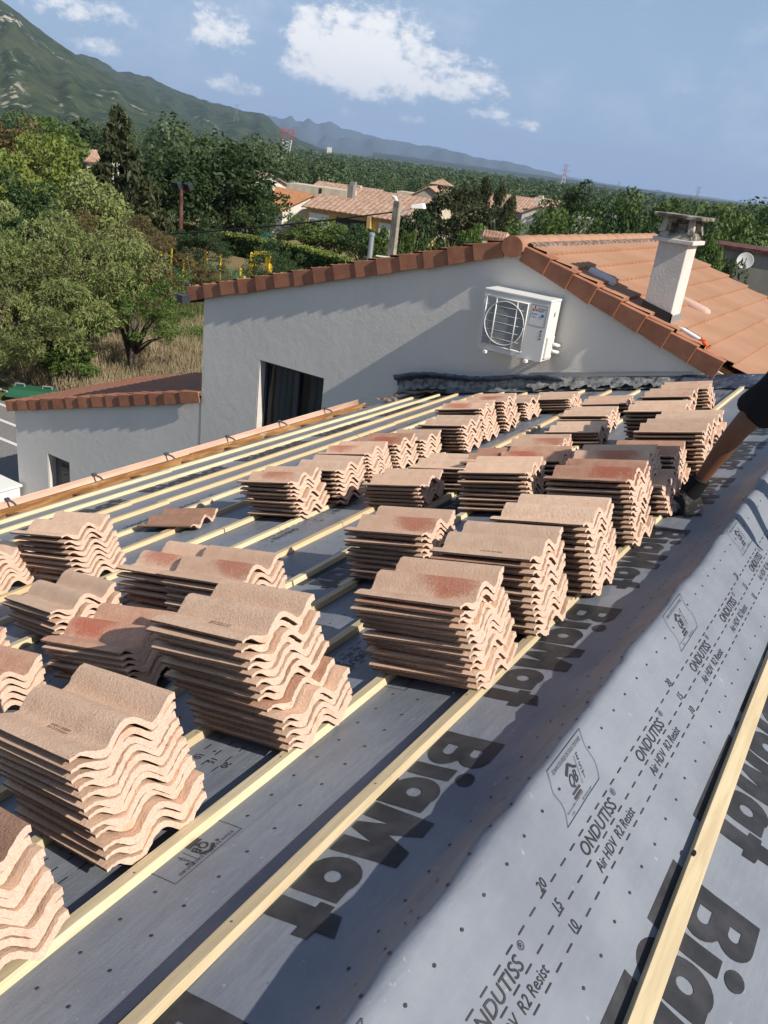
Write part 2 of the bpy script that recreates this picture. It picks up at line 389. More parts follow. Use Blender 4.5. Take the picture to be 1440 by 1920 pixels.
    M = Mat('toe_cap', 0.75, spec=0.3); v = M.vec('Object'); M.color(M.mix(M.ramp(M.noise(v, 20, 5), 0.4, 0.66), (0.12, 0.10, 0.09), (0.34, 0.29, 0.27)))
    M = Mat('skin', 0.55, spec=0.35); v = M.vec('Object'); M.color(M.mix(M.noise(v, 9, 4), (0.14, 0.06, 0.033), (0.20, 0.09, 0.05)))
    Mat('hair', 0.6, (0.02, 0.014, 0.01)); Mat('eye_white', 0.3, (0.7, 0.7, 0.68)); Mat('eye_iris', 0.2, (0.03, 0.02, 0.015)); Mat('lip', 0.5, (0.25, 0.08, 0.06))
make_near_materials()

# ------------------------------------------------------------------ roof geometry (u: metres down the left slope from the top batten, y along the ridge)
X0, Z0, SL = -0.869, -1.634, RAD(15.05)
EX = Vector((math.cos(SL), 0, math.sin(SL))); EY = Vector((0, 1, 0)); EZ = Vector((-math.sin(SL), 0, math.cos(SL)))
O0 = Vector((X0, 0, Z0))
def RF(u, y, h=0.0): return O0 - EX*u + EY*y + EZ*h
T15 = math.tan(SL)
CX = [-0.66, -0.62, -0.585, -0.555, -0.53, -0.505, -0.482, -0.458, -0.43, -0.40, -0.36, -0.32, -0.25, -0.17, -0.1, 0.0, 0.1]
CZ = [-1.663+(-0.66-X0)*T15, -1.594, -1.578, -1.553, -1.520, -1.478, -1.440, -1.427, -1.439, -1.460, -1.489, -1.518, -1.567, -1.622, -1.669, -1.708, -1.735]
def prof(x):
    if x < CX[0]: return -1.663+(x-X0)*T15
    if x > 0.1: return -1.735-(x-0.1)*T15
    return float(np.interp(x, CX, CZ))
_X = np.linspace(-5.9, 5.2, 11101); _Z = np.array([prof(x) for x in _X])
_Z = np.convolve(np.pad(_Z, 10, 'edge'), np.ones(21)/21, 'valid'); _Z[:40] = [prof(x) for x in _X[:40]]; _Z[-40:] = [prof(x) for x in _X[-40:]]
_A = np.concatenate([[0], np.cumsum(np.hypot(np.diff(_X), np.diff(_Z)))]); _A -= np.interp(X0, _X, _A)
def wrinkle(a, y):
    """soft folds of the loose membrane"""
    n = mnoise.noise
    w = 0.0035*n((a*2.1, y*0.9, 3.0)) + 0.0018*n((a*4.5, y*1.6, 7.0))
    r = math.exp(-((a-0.42)/0.16)**2)                    # ridge roll
    w += r*(0.014*n((a*3.0, y*2.0, 11.0)) + 0.007*n((a*6.0, y*4.5, 5.0)) - 0.010*max(0.0, 1-abs(n((a*2.2+y*1.2, y*2.3-a*1.5, 21.0)))*7) + 0.004*n((a*9.0, y*9.0, 6.0)))
    if a < -0.02: w += 0.0035*n((a*9.0, y*0.45, 1.0))
    if 0.02 < a < 0.3: w += 0.003*n((a*10.0, y*0.7, 2.0))
    if a > 0.5: w += 0.004*n((a*2.5, y*1.3, 9.0))
    return w
def SF(a, y, h=0.0):
    """point of the membrane: a metres across (0 = right edge of top batten, + over the ridge)"""
    x = float(np.interp(a, _A, _X)); z = float(np.interp(x, _X, _Z))
    i = min(max(int((x-_X[0])*1000), 3), len(_X)-4)
    tx, tz = _X[i+3]-_X[i-3], _Z[i+3]-_Z[i-3]; L = math.hypot(tx, tz)
    k = wrinkle(a, y)+h
    return Vector((x-tz/L*k, y, z+tx/L*k))
Y_NEAR, Y_FAR = -3.2, 9.46

roof = empty('house_roof', RF(0, 2, -0.03), 'low pitched roof under repair, stripped to grey membrane and wooden battens, with pink gutter', 'roof'); roof['kind'] = 'thing'
def build_membrane():
    a_vals = list(np.arange(-4.66, -1.2, 0.055))+list(np.arange(-1.2, 0.2, 0.035))+list(np.arange(0.2, 0.75, 0.013))+list(np.arange(0.75, 1.5, 0.04))+list(np.arange(1.5, 4.9, 0.3))
    y_vals = list(np.arange(Y_NEAR, 0.4, 0.15))+list(np.arange(0.4, 5.2, 0.045))+list(np.arange(5.2, Y_FAR, 0.09))+[Y_FAR]
    mb = MB(); mb.grid([[SF(a, y) for y in y_vals] for a in a_vals])
    u = mb.build('membrane', MATS['membrane'], roof, smooth=True, fixn=False)
    return u
underlay = build_membrane()
underlay['label'] = 'grey roofing membrane with dark printed lettering'

# ------------------------------------------------------------------ printing on the membrane
def drape(name, shapes, mat='membrane_print', h=0.0021, cut=None):
    """shapes: list of (verts2d (a, y), faces); long faces are cut so that they follow the folds"""
    bm = bmesh.new()
    for vs, fs in shapes:
        bv = [bm.verts.new((v[0], v[1], 0)) for v in vs]
        for f in fs:
            try: bm.faces.new([bv[i] for i in f])
            except ValueError: pass
    xs = [v.co.x for v in bm.verts]; ys = [v.co.y for v in bm.verts]
    if not xs: return None
    st = cut or 0.05
    for ax, lo, hi, s in ((0, min(xs), max(xs), st*0.6), (1, min(ys), max(ys), st)):
        k = math.ceil(lo/s)*s
        while k < hi:
            p = [0, 0, 0]; p[ax] = k; nrm = [0, 0, 0]; nrm[ax] = 1
            bmesh.ops.bisect_plane(bm, geom=bm.verts[:]+bm.edges[:]+bm.faces[:], plane_co=p, plane_no=nrm); k += s
    for v in bm.verts: v.co = SF(v.co.x, v.co.y, h)
    bmesh.ops.recalc_face_normals(bm, faces=bm.faces)
    if bm.faces and sum(f.normal.z for f in bm.faces) < 0: bmesh.ops.reverse_faces(bm, faces=bm.faces)
    me = D.meshes.new(name); bm.to_mesh(me); bm.free(); me.materials.append(MATS[mat])
    o = D.objects.new(name, me); COL.objects.link(o); put(o, underlay); return o
def place(shape, a0, y0, size, direction, xs=1.0):
    """reading direction -1: towards the camera with letter tops up the left slope (+a); +1: the other way round"""
    vs, fs = shape
    if direction < 0: return [(a0+y*size, y0-x*size*xs) for x, y in vs], fs
    return [(a0-y*size, y0+x*size*xs) for x, y in vs], fs
def arc(cx, cy, rx, ry, t0, t1, n=10): return [(cx+rx*math.cos(RAD(t0+(t1-t0)*i/n)), cy+ry*math.sin(RAD(t0+(t1-t0)*i/n))) for i in range(n+1)]
def logo_letters():
    L = {}
    L['B'] = (0.0, [[(0, 0), (0.52, 0)]+arc(0.60, 0.29, 0.40, 0.29, -90, 62, 9)+arc(0.58, 0.76, 0.33, 0.24, -52, 90, 8)+[(0, 1)],
                    [(0.36, 0.20), (0.56, 0.20)]+arc(0.58, 0.29, 0.10, 0.09, -80, 80, 6)+[(0.36, 0.38)], [(0.36, 0.64), (0.50, 0.64)]+arc(0.52, 0.72, 0.09, 0.08, -80, 80, 6)+[(0.36, 0.80)]])
    L['i'] = (1.06, [[(0.02, 0), (0.37, 0), (0.35, 0.68), (0, 0.68)], arc(0.18, 0.88, 0.19, 0.13, 0, 342, 14)])
    L['g'] = (1.47, [arc(0.40, 0.36, 0.40, 0.37, 250, 60, 14)+[(0.50, 0.70), (0.86, 0.70), (0.86, 0.0)]+arc(0.46, -0.02, 0.40, 0.30, 0, -150, 10)+[(0.2, -0.02)], arc(0.42, 0.36, 0.12, 0.12, 0, 340, 12)])
    L['M'] = (2.37, [[(0, 0), (0.10, 0.98), (0.46, 0.98), (0.64, 0.56), (0.84, 0.98), (1.20, 0.98), (1.28, 0), (0.90, 0), (0.88, 0.44), (0.70, 0.0), (0.54, 0.0), (0.40, 0.44), (0.37, 0)]])
    L['a'] = (3.70, [arc(0.38, 0.35, 0.38, 0.37, 55, 305, 14)+[(0.50, 0.0), (0.86, 0.0), (0.84, 0.68), (0.50, 0.68)], arc(0.42, 0.36, 0.12, 0.12, 0, 340, 12)])
    L['t'] = (4.60, [[(0.12, 0), (0.52, 0), (0.50, 0.50), (0.66, 0.50), (0.64, 0.70), (0.48, 0.72), (0.46, 0.98), (0.10, 0.86), (0.11, 0.70), (0, 0.70), (0.0, 0.50), (0.12, 0.50)]])
    return L
LOGO = {k: (x, poly_mesh(l)) for k, (x, l) in logo_letters().items()}
def big_logo(a0, y0, direction=-1, cap=0.2, length=0.915, bar=True):
    xs = length/(5.26*cap); out = []
    for k, (x, (vs, fs)) in LOGO.items():
        out.append(place(([(vx+x, vy) for vx, vy in vs], fs), a0, y0, cap, direction, xs))
    if bar:
        def rect(x0, x1, y0_, y1_): return [(x0, y0_), (x1, y0_), (x1, y1_), (x0, y1_)], [(0, 1, 2, 3)]
        for r in (rect(0, 1.40, -0.35, -0.06), rect(2.44, 5.26, -0.35, -0.06)): out.append(place(r, a0, y0, cap, direction, xs))
    return drape('logo_print', out)
y = 2.03
for k in range(-2, 7): big_logo(0.018, y+1.14*k)
for k in range(-2, 5): big_logo(0.985, 1.973+1.13*k, -1, 0.195)
for k in range(-1, 7): big_logo(-1.32, 2.75+1.14*k, -1, 0.19)
for k in range(0, 6): big_logo(-3.98, 3.2+1.14*k, 1, 0.19)
T_OND = text_mesh('ONDUTISS', 1.0, 0.008, 0, 0.98); T_AIR = text_mesh('Air HDV  R2 Resist', 1.0, 0.003, 0, 0.86); T_R = text_mesh('®', 1.0, 0.0)
T_NUM = {k: text_mesh(k, 1.0, 0.006, 0, 0.9) for k in ('20', '15', '10')}
T_ECR = text_mesh('ÉCRANS SOUPLES DE SOUS-TOITURES', 1.0, 0.0, 0, 0.8)
T_QB = text_mesh('QB', 1.0, 0.012); T_E, T_S, T_T = (text_mesh(c, 1.0, 0.0) for c in 'EST')
T_N1 = text_mesh('Numéro de certificat / Certificate number', 1.0, 0, 0, 0.8); T_N2 = text_mesh('17-014', 1.0, 0, 0, 0.8); T_N3 = text_mesh('http://evaluation.cstb.fr', 1.0, 0, 0, 0.8)
def seg(p, q, w):
    (x0, y0), (x1, y1) = p, q; L = math.hypot(x1-x0, y1-y0) or 1; nx, ny = -(y1-y0)/L*w/2, (x1-x0)/L*w/2
    return [(x0+nx, y0+ny), (x1+nx, y1+ny), (x1-nx, y1-ny), (x0-nx, y0-ny)], [(0, 1, 2, 3)]
def house_mark():
    out = [T_QB]
    return out
def qb_box(a_in, y0, direction, w=0.245, hgt=0.125, skew=0.0, wavy=False):
    """framed certification mark; a_in is the baseline side of the box"""
    sh = []
    def add(shape, x, yy, size, xs=1.0):
        vs, fs = shape; sh.append(place(([((vx*xs*size+x+ (yy+vy*size)*skew), vy*size+yy) for vx, vy in vs], fs), a_in, y0, 1.0, direction))
    c = [(0, 0), (w, 0), (w+hgt*skew, hgt), (hgt*skew, hgt)]
    def wig(p, q, n=8):
        pts = []
        for i in range(n+1):
            t = i/n; x = p[0]+(q[0]-p[0])*t; yy = p[1]+(q[1]-p[1])*t; pts.append((x+(0.012*math.sin(t*6.28) if wavy else 0), yy))
        return pts
    for p, q in ((c[0], c[1]), (c[3], c[2])): sh.append(place(seg(p, q, 0.0016), a_in, y0, 1.0, direction))
    for p, q in ((c[1], c[2]), (c[0], c[3])):
        pt = wig(p, q)
        for i in range(len(pt)-1): sh.append(place(seg(pt[i], pt[i+1], 0.0016), a_in, y0, 1.0, direction))
    add(T_ECR, 0.018, hgt-0.02, 0.0145)
    add(T_QB, 0.085, 0.045, 0.040, 0.9)
    for (p, q) in (((0.08, 0.077), (0.105, 0.094)), ((0.105, 0.094), (0.13, 0.077))): sh.append(place(seg((p[0]+p[1]*skew, p[1]), (q[0]+q[1]*skew, q[1]), 0.009), a_in, y0, 1.0, direction))
    for yy in (0.034, 0.024): sh.append(place(seg((0.083+yy*skew, yy), (0.13+yy*skew, yy), 0.006), a_in, y0, 1.0, direction))
    sh.append(place(seg((0.148+0.03*skew, 0.03), (0.148+0.095*skew, 0.095), 0.0014), a_in, y0, 1.0, direction))
    for t, yy in ((T_E, 0.078), (T_S, 0.056), (T_T, 0.034)): add(t, 0.16, yy, 0.024)
    if hgt > 0.11:
        add(T_N1, 0.02, 0.0155, 0.0085); add(T_N3, 0.12, 0.004, 0.0085); add(T_N2, 0.04, 0.004, 0.0085)
    return drape('certification_print', sh, cut=0.04)
def edge_print(a20, y_mark, direction, with_words=True, ya=-2.0, yb=9.3):
    """the overlap marks: dashed lines at 20, 15 and 10 cm with figures, and the name between them"""
    dash = []; words = []
    sgn = 1 if direction > 0 else -1
    for j, (lab, da) in enumerate((('20', 0.0), ('15', 0.0575), ('10', 0.115))):
        a = a20+sgn*da; yy = ya + 0.012*j
        while yy < yb:
            dash.append(seg((a, yy), (a, yy+0.031), 0.0038)); yy += 0.062
        k = -4
        while k < 8:
            ym = y_mark+1.085*k-0.005*sgn
            if ya < ym < yb: words.append(('figure_print', [place(T_NUM[lab], a-sgn*0.004, ym-sgn*0.012, 0.036, direction)]))
            if with_words and j == 0:
                for yo in (0.215, 0.68):
                    yw = ym+yo*sgn
                    if ya < yw < yb:
                        words.append(('name_print', [place(T_OND, a20+sgn*0.0475, yw-sgn*0.02, 0.050, direction)])); words.append(('registered_mark', [place(T_R, a20+sgn*0.026, yw+sgn*0.232, 0.028, direction)]))
                        words.append(('name_print', [place(T_AIR, a20+sgn*0.100, yw-sgn*0.01, 0.040, direction)]))
            k += 1
    drape('dash_print', dash, cut=0.2)['kind'] = 'stuff'
    for nm, w in words: drape(nm, w, cut=0.06)
edge_print(0.664, 1.503, 1)
for k in range(-1, 5): qb_box(0.628, 1.705+1.10*k, 1, 0.238, 0.126, 0.62, True)
edge_print(-0.545, 1.58, -1, True)
for k in range(-2, 5): qb_box(-0.362, 1.358+1.10*k, -1, 0.243, 0.105, 0.0)
edge_print(-2.0, 2.9, -1, True, 2.2)
edge_print(-3.35, 3.3, 1, True, 2.6)
def dots():
    sh = []
    ring = [(math.cos(t*math.pi/4), math.sin(t*math.pi/4)) for t in range(8)]
    def dot(a, y): sh.append(([(a+0.0042*c, y+0.0050*s_) for c, s_ in ring], [tuple(range(8))]))
    for a, off in ((-0.178, 0.0), (-0.283, 0.0), (0.553, 0.04), (0.385, 0.06), (0.47, 0.0), (0.30, 0.02), (0.85, 0.0), (-0.62, 0), (-0.75, 0.05), (-0.90, 0), (-1.5, 0.03), (-1.66, 0.0), (-2.3, 0), (-2.6, 0.05), (-2.95, 0.02), (1.30, 0.0)):
        y = 0.3+off
        while y < 7.0:
            dot(a+rnd.uniform(-.004, .004), y+rnd.uniform(-.004, .004)); y += 0.1105
    o = drape('dot_print', sh, cut=5); o['kind'] = 'stuff'
dots()
# small tears and staple scars on the ridge
sh = []
for a, y, l, an in ((0.41, 1.69, 0.03, 0.4), (0.40, 2.9, 0.03, 0.5), (0.43, 3.4, 0.05, 0.6), (0.45, 4.6, 0.05, 0.3), (0.40, 1.2, 0.012, 0.8), (0.50, 3.95, 0.04, -0.4), (0.47, 5.0, 0.04, 0.2), (0.42, 2.3, 0.018, 0.4)):
    sh.append(seg((a, y), (a+l*math.sin(an), y-l*math.cos(an)), 0.004))
drape('membrane_tear', sh, cut=0.03)

# ------------------------------------------------------------------ battens, eaves, gutter
def batten(u0, y0, u1, y1, mat='batten_wood', w=0.038, h=0.028, h0=-0.028, lab=None):
    p, q = RF(u0+w/2, y0, h0+h/2), RF(u1+w/2, y1, h0+h/2); L = (q-p).length
    mb = MB(); n = max(2, int(L/0.35)); rows = []
    rr = random.Random(int(u0*1000+y0*77))
    for i in range(n+1):
        j = [rr.uniform(-0.0012, 0.0012) for _ in range(4)]; b = 0.003*math.sin(i*1.3+u0*9)
        rows.append([(-w/2+j[0]+b, L*i/n, -h/2), (w/2+j[1]+b, L*i/n, -h/2), (w/2+j[2]+b, L*i/n, h/2), (-w/2+j[3]+b, L*i/n, h/2), (-w/2+j[0]+b, L*i/n, -h/2)])
    mb.grid(rows); k = len(rows)-1
    mb.add(rows[0][:4], [(0, 1, 2, 3)]); mb.add(rows[-1][:4], [(3, 2, 1, 0)])
    o = mb.build('batten', MATS[mat], None, bevel=0.0015)
    d = (q-p).normalized(); x = (EX - d*EX.dot(d)).normalized(); z = x.cross(d)
    mm = Matrix((x, d, z)).transposed().to_4x4(); mm.translation = p
    o.matrix_basis = mm; put(o, roof)
    return o
BAT = [  # u near, u far, joints along y
    (0.0, -0.02, (4.30,), 'batten_wood_grey'), (0.35, 0.45, (2.33, 6.2), 'batten_wood'), (0.72, 0.80, (2.2, 6.5), 'batten_wood_grey'), (1.04, 1.17, (3.05, 7.2), 'batten_wood_grey'),
    (1.37, 1.51, (2.95, 6.1), 'batten_wood'), (1.735, 1.85, (3.9, 8.1), 'batten_wood_tan'), (2.10, 2.18, (3.72, 7.4), 'batten_wood'), (2.47, 2.53, (3.60, 6.9), 'batten_wood'),
    (2.81, 2.86, (3.5, 7.0), 'batten_wood_tan'), (3.16, 3.19, (4.2, 7.7), 'batten_wood'), (3.55, 3.48, (4.1, 7.25), 'batten_wood_tan'), (3.84, 3.81, (4.0, 6.9), 'batten_wood_tan'),
    (4.26, 4.07, (3.66, 6.62), 'batten_wood'), (4.58, 4.34, (5.0, 8.0), 'batten_wood')]
for ua, ub, js, mt_ in BAT:
    f = lambda y: ua+(ub-ua)*max(0, (y-2.0))/7.4
    ys = [Y_NEAR+0.1]+list(js)+[9.30-rnd.uniform(0, 0.12)]; off = 0
    for i in range(len(ys)-1):
        off = rnd.uniform(-0.006, 0.006) if i else 0.0
        lapped = i > 0 and rnd.random() < 0.45
        batten(f(ys[i])+off+(0.03 if lapped else 0), ys[i]+(0.006 if not lapped else -0.07), f(ys[i+1])+off, ys[i+1], mt_ if i == 0 or rnd.random() < 0.6 else 'batten_wood')
def nails():
    mb = MB()
    for ua, ub, js, mt_ in BAT:
        for y in np.arange(-2.4, 9.2, 0.58):
            p = RF(ua+(ub-ua)*max(0, (y-2.0))/7.4+0.019+rnd.uniform(-.006, .006), y+rnd.uniform(-.02, .02), 0.0012)
            mb.add([p+EX*(0.0034*math.cos(t))+EY*(0.0034*math.sin(t)) for t in (0, 1.05, 2.1, 3.14, 4.19, 5.24)], [tuple(range(6))])
    o = mb.build('nail_heads', MATS['bracket_steel'], roof, fixn=False); o['kind'] = 'stuff'
nails()
# the batten on the other slope, just beyond the ridge
def right_batten():
    y0, y1 = -2.5, 5.4; mb = MB(); n = 12; rows = []
    for i in range(n+1):
        y = y0+(y1-y0)*i/n; a0 = 0.958-0.019*(y-1.45); pts = []
        for da, h in ((0, 0.003), (0.050, 0.003), (0.050, 0.031), (0, 0.031), (0, 0.003)):
            p = SF(a0+da, y); q = SF(a0+da+0.01, y); t = (q-p).normalized(); nn = Vector((-t.z, 0, t.x)); pts.append(p+nn*h)
        rows.append(pts)
    mb.grid(rows); mb.add(rows[0][:4], [(0, 1, 2, 3)]); mb.add(rows[-1][:4], [(3, 2, 1, 0)])
    o = mb.build('batten', MATS['batten_wood_grey'], roof, bevel=0.0015); o['label'] = 'wide pale batten on the near slope, with a drilled hole'
    hp = SF(0.950, 2.016, 0.033)
    hb = MB(); hb.lathe([(0.010, -0.004), (0.010, 0.0012)], 14); hh = hb.build('knot_hole', MATS['black_cloth'], None)
    hh.matrix_basis = Matrix.Translation(hp) @ Matrix.Rotation(RAD(15), 4, 'Y') @ Matrix.Diagonal((0.62, 1.25, 1, 1)); put(hh, o)
right_batten()
batten(-0.185+0.19, 6.3, -0.19+0.19, 9.2, 'batten_wood')
def eaves():
    for i, (ya, yb) in enumerate(((Y_NEAR, 2.2), (2.2, 5.6), (5.6, 8.55))):
        mb = MB(); mb.bar(RF(4.86, ya+0.004, -0.085), RF(4.83, yb, -0.085), 0.035, 0.17, EZ); o = mb.build('fascia_board', MATS['old_wood'], roof, bevel=0.003)
        mb = MB(); mb.bar(RF(4.74, ya+0.004, -0.15), RF(4.72, yb-0.004, -0.15), 0.20, 0.02, EZ); mb.build('eaves_board', MATS['old_wood'], roof, bevel=0.003)
    for y in np.arange(-2.6, 8.6, 0.62):
        mb = MB(); p = RF(4.64, y, -0.075); q = RF(4.838, y, -0.075); mb.bar(p, q, 0.065, 0.075, EZ); mb.build('rafter_end', MATS['old_wood'], roof, bevel=0.003)
    # gutter, open to the sky, seen from inside
    c = RF(4.97, 0, -0.005); rows = []
    for t in np.linspace(0, math.pi, 13):
        rows.append([Vector((c.x-0.063*math.cos(t)*-1, y, c.z-0.07*math.sin(t))) for y in np.linspace(Y_NEAR, 8.75, 12)])
    rows.append([p+Vector((-0.012, 0, 0.006)) for p in rows[0]] if False else [p+Vector((-0.0, 0, 0.012)) for p in rows[-1]])
    mb = MB(); mb.grid(rows); g = mb.build('gutter', MATS['gutter_pvc'], roof, smooth=True)
    sm = g.modifiers.new('thickness', 'SOLIDIFY'); sm.thickness = 0.004
    for y in np.arange(-2.3, 8.7, 0.86):
        mb = MB(); mb.tube([Vector((c.x+0.066, y, c.z+0.004)), Vector((c.x+0.03, y, c.z+0.02)), Vector((c.x-0.03, y, c.z+0.022)), Vector((c.x-0.066, y, c.z+0.012))], 0.009, 6)
        mb.box((c.x-0.055, y, c.z+0.024), (0.03, 0.035, 0.02)); o = mb.build('gutter_bracket', MATS['bracket_steel'], None); put(o, g)
eaves()
def house_body():
    mb = MB(); zb = RF(4.6, 0, -0.2).z
    mb.box((-5.12, 3.0, (zb+GZ)/2), (0.25, 12.2, zb-GZ)); mb.box((5.0, 3.0, (-3.2+GZ)/2), (0.25, 12.2, -3.2-GZ))
    mb.add([(-5.2, 9.2, GZ), (5.1, 9.2, GZ), (5.1, 9.2, -3.2), (-0.5, 9.2, -1.75), (-5.2, 9.2, zb)], [(0, 1, 2, 3, 4)])
    mb.add([(-5.2, -3.1, GZ), (5.1, -3.1, GZ), (5.1, -3.1, -3.2), (-0.5, -3.1, -1.75), (-5.2, -3.1, zb)], [(4, 3, 2, 1, 0)])
    mb.build('house_wall', MATS['render_wall'], roof)
# ------------------------------------------------------------------ roof tiles
TL, TW, TP = 0.425, 0.33, 0.0275
def tile_z(y):
    """cross profile: hooked near lip, pan, big roll, pan, upturned far edge"""
    if y < 0.024: return 0.0230+0.0035*math.sin(math.pi/2*y/0.024)
    if y < 0.095: return 0.003+0.0235*math.cos(math.pi/2*(y-0.024)/0.071)**1.6
    if y < 0.105: return 0.003
    if y < 0.241: return 0.003+0.046*math.sin(math.pi*(y-0.105)/0.136)**1.15
    if y < 0.250: return 0.003
    return 0.003+0.047*math.sin(math.pi/2*min(1, (y-0.250)/0.074))**1.5
def smooth01(t): t = max(0.0, min(1.0, t)); return t*t*(3-2*t)
def tile_mesh(seed, mats):
    r = random.Random(seed); ys = np.linspace(0, TW, 42); nx = 6; th = 0.0165
    mb = MB(); top = []; bot = []
    for i in range(nx+1):
        x = -TL*i/nx; ra, rb = [], []
        for j, y in enumerate(ys):
            e = 0.0028 if i in (0, nx) else 0.0012
            zt = tile_z(y)
            # profile normal, so that the thickness stays even round the rolls
            d = (tile_z(min(y+0.004, TW))-tile_z(max(y-0.004, 0)))/(min(y+0.004, TW)-max(y-0.004, 0)); L = math.hypot(1, d)
            jx = r.uniform(-e, e) if i in (0, nx) else 0
            jz = r.uniform(-0.0007, 0.0007)
            tk = 0.0085+0.0150*smooth01((y-0.028)/0.045)-0.0045*math.exp(-((y-0.182)/0.03)**2)-0.004*smooth01((y-0.30)/0.03)
            ra.append(Vector((x+jx, y, zt+jz)))
            rb.append(Vector((x+jx*0.5+(r.uniform(-0.002, 0.002) if i == 0 else 0), y, zt-tk+r.uniform(-0.0006, 0.0006))))
        top.append(ra); bot.append(rb)
    mb.grid(top, 0); mb.grid(bot, 2)
    mb.grid([top[0], bot[0]], 1); mb.grid([top[-1], bot[-1]], 1)
    mb.grid([[rw[0] for rw in top], [rw[0] for rw in bot]], 2); mb.grid([[rw[-1] for rw in top], [rw[-1] for rw in bot]], 0)
    # interlocking rib and groove of the near edge
    me = mb.mesh('roof_tile', mats, False, fixn=False)
    bm = bmesh.new(); bm.from_mesh(me); bmesh.ops.remove_doubles(bm, verts=bm.verts, dist=0.00005); bmesh.ops.recalc_face_normals(bm, faces=bm.faces)
    bm.to_mesh(me); bm.free(); me.polygons.foreach_set('use_smooth', [True]*len(me.polygons)); me.set_sharp_from_angle(angle=RAD(42)); return me
TILES = {k: [tile_mesh(10*i+j, v) for j in range(3)] for i, (k, v) in enumerate(TILE_SETS.items())}
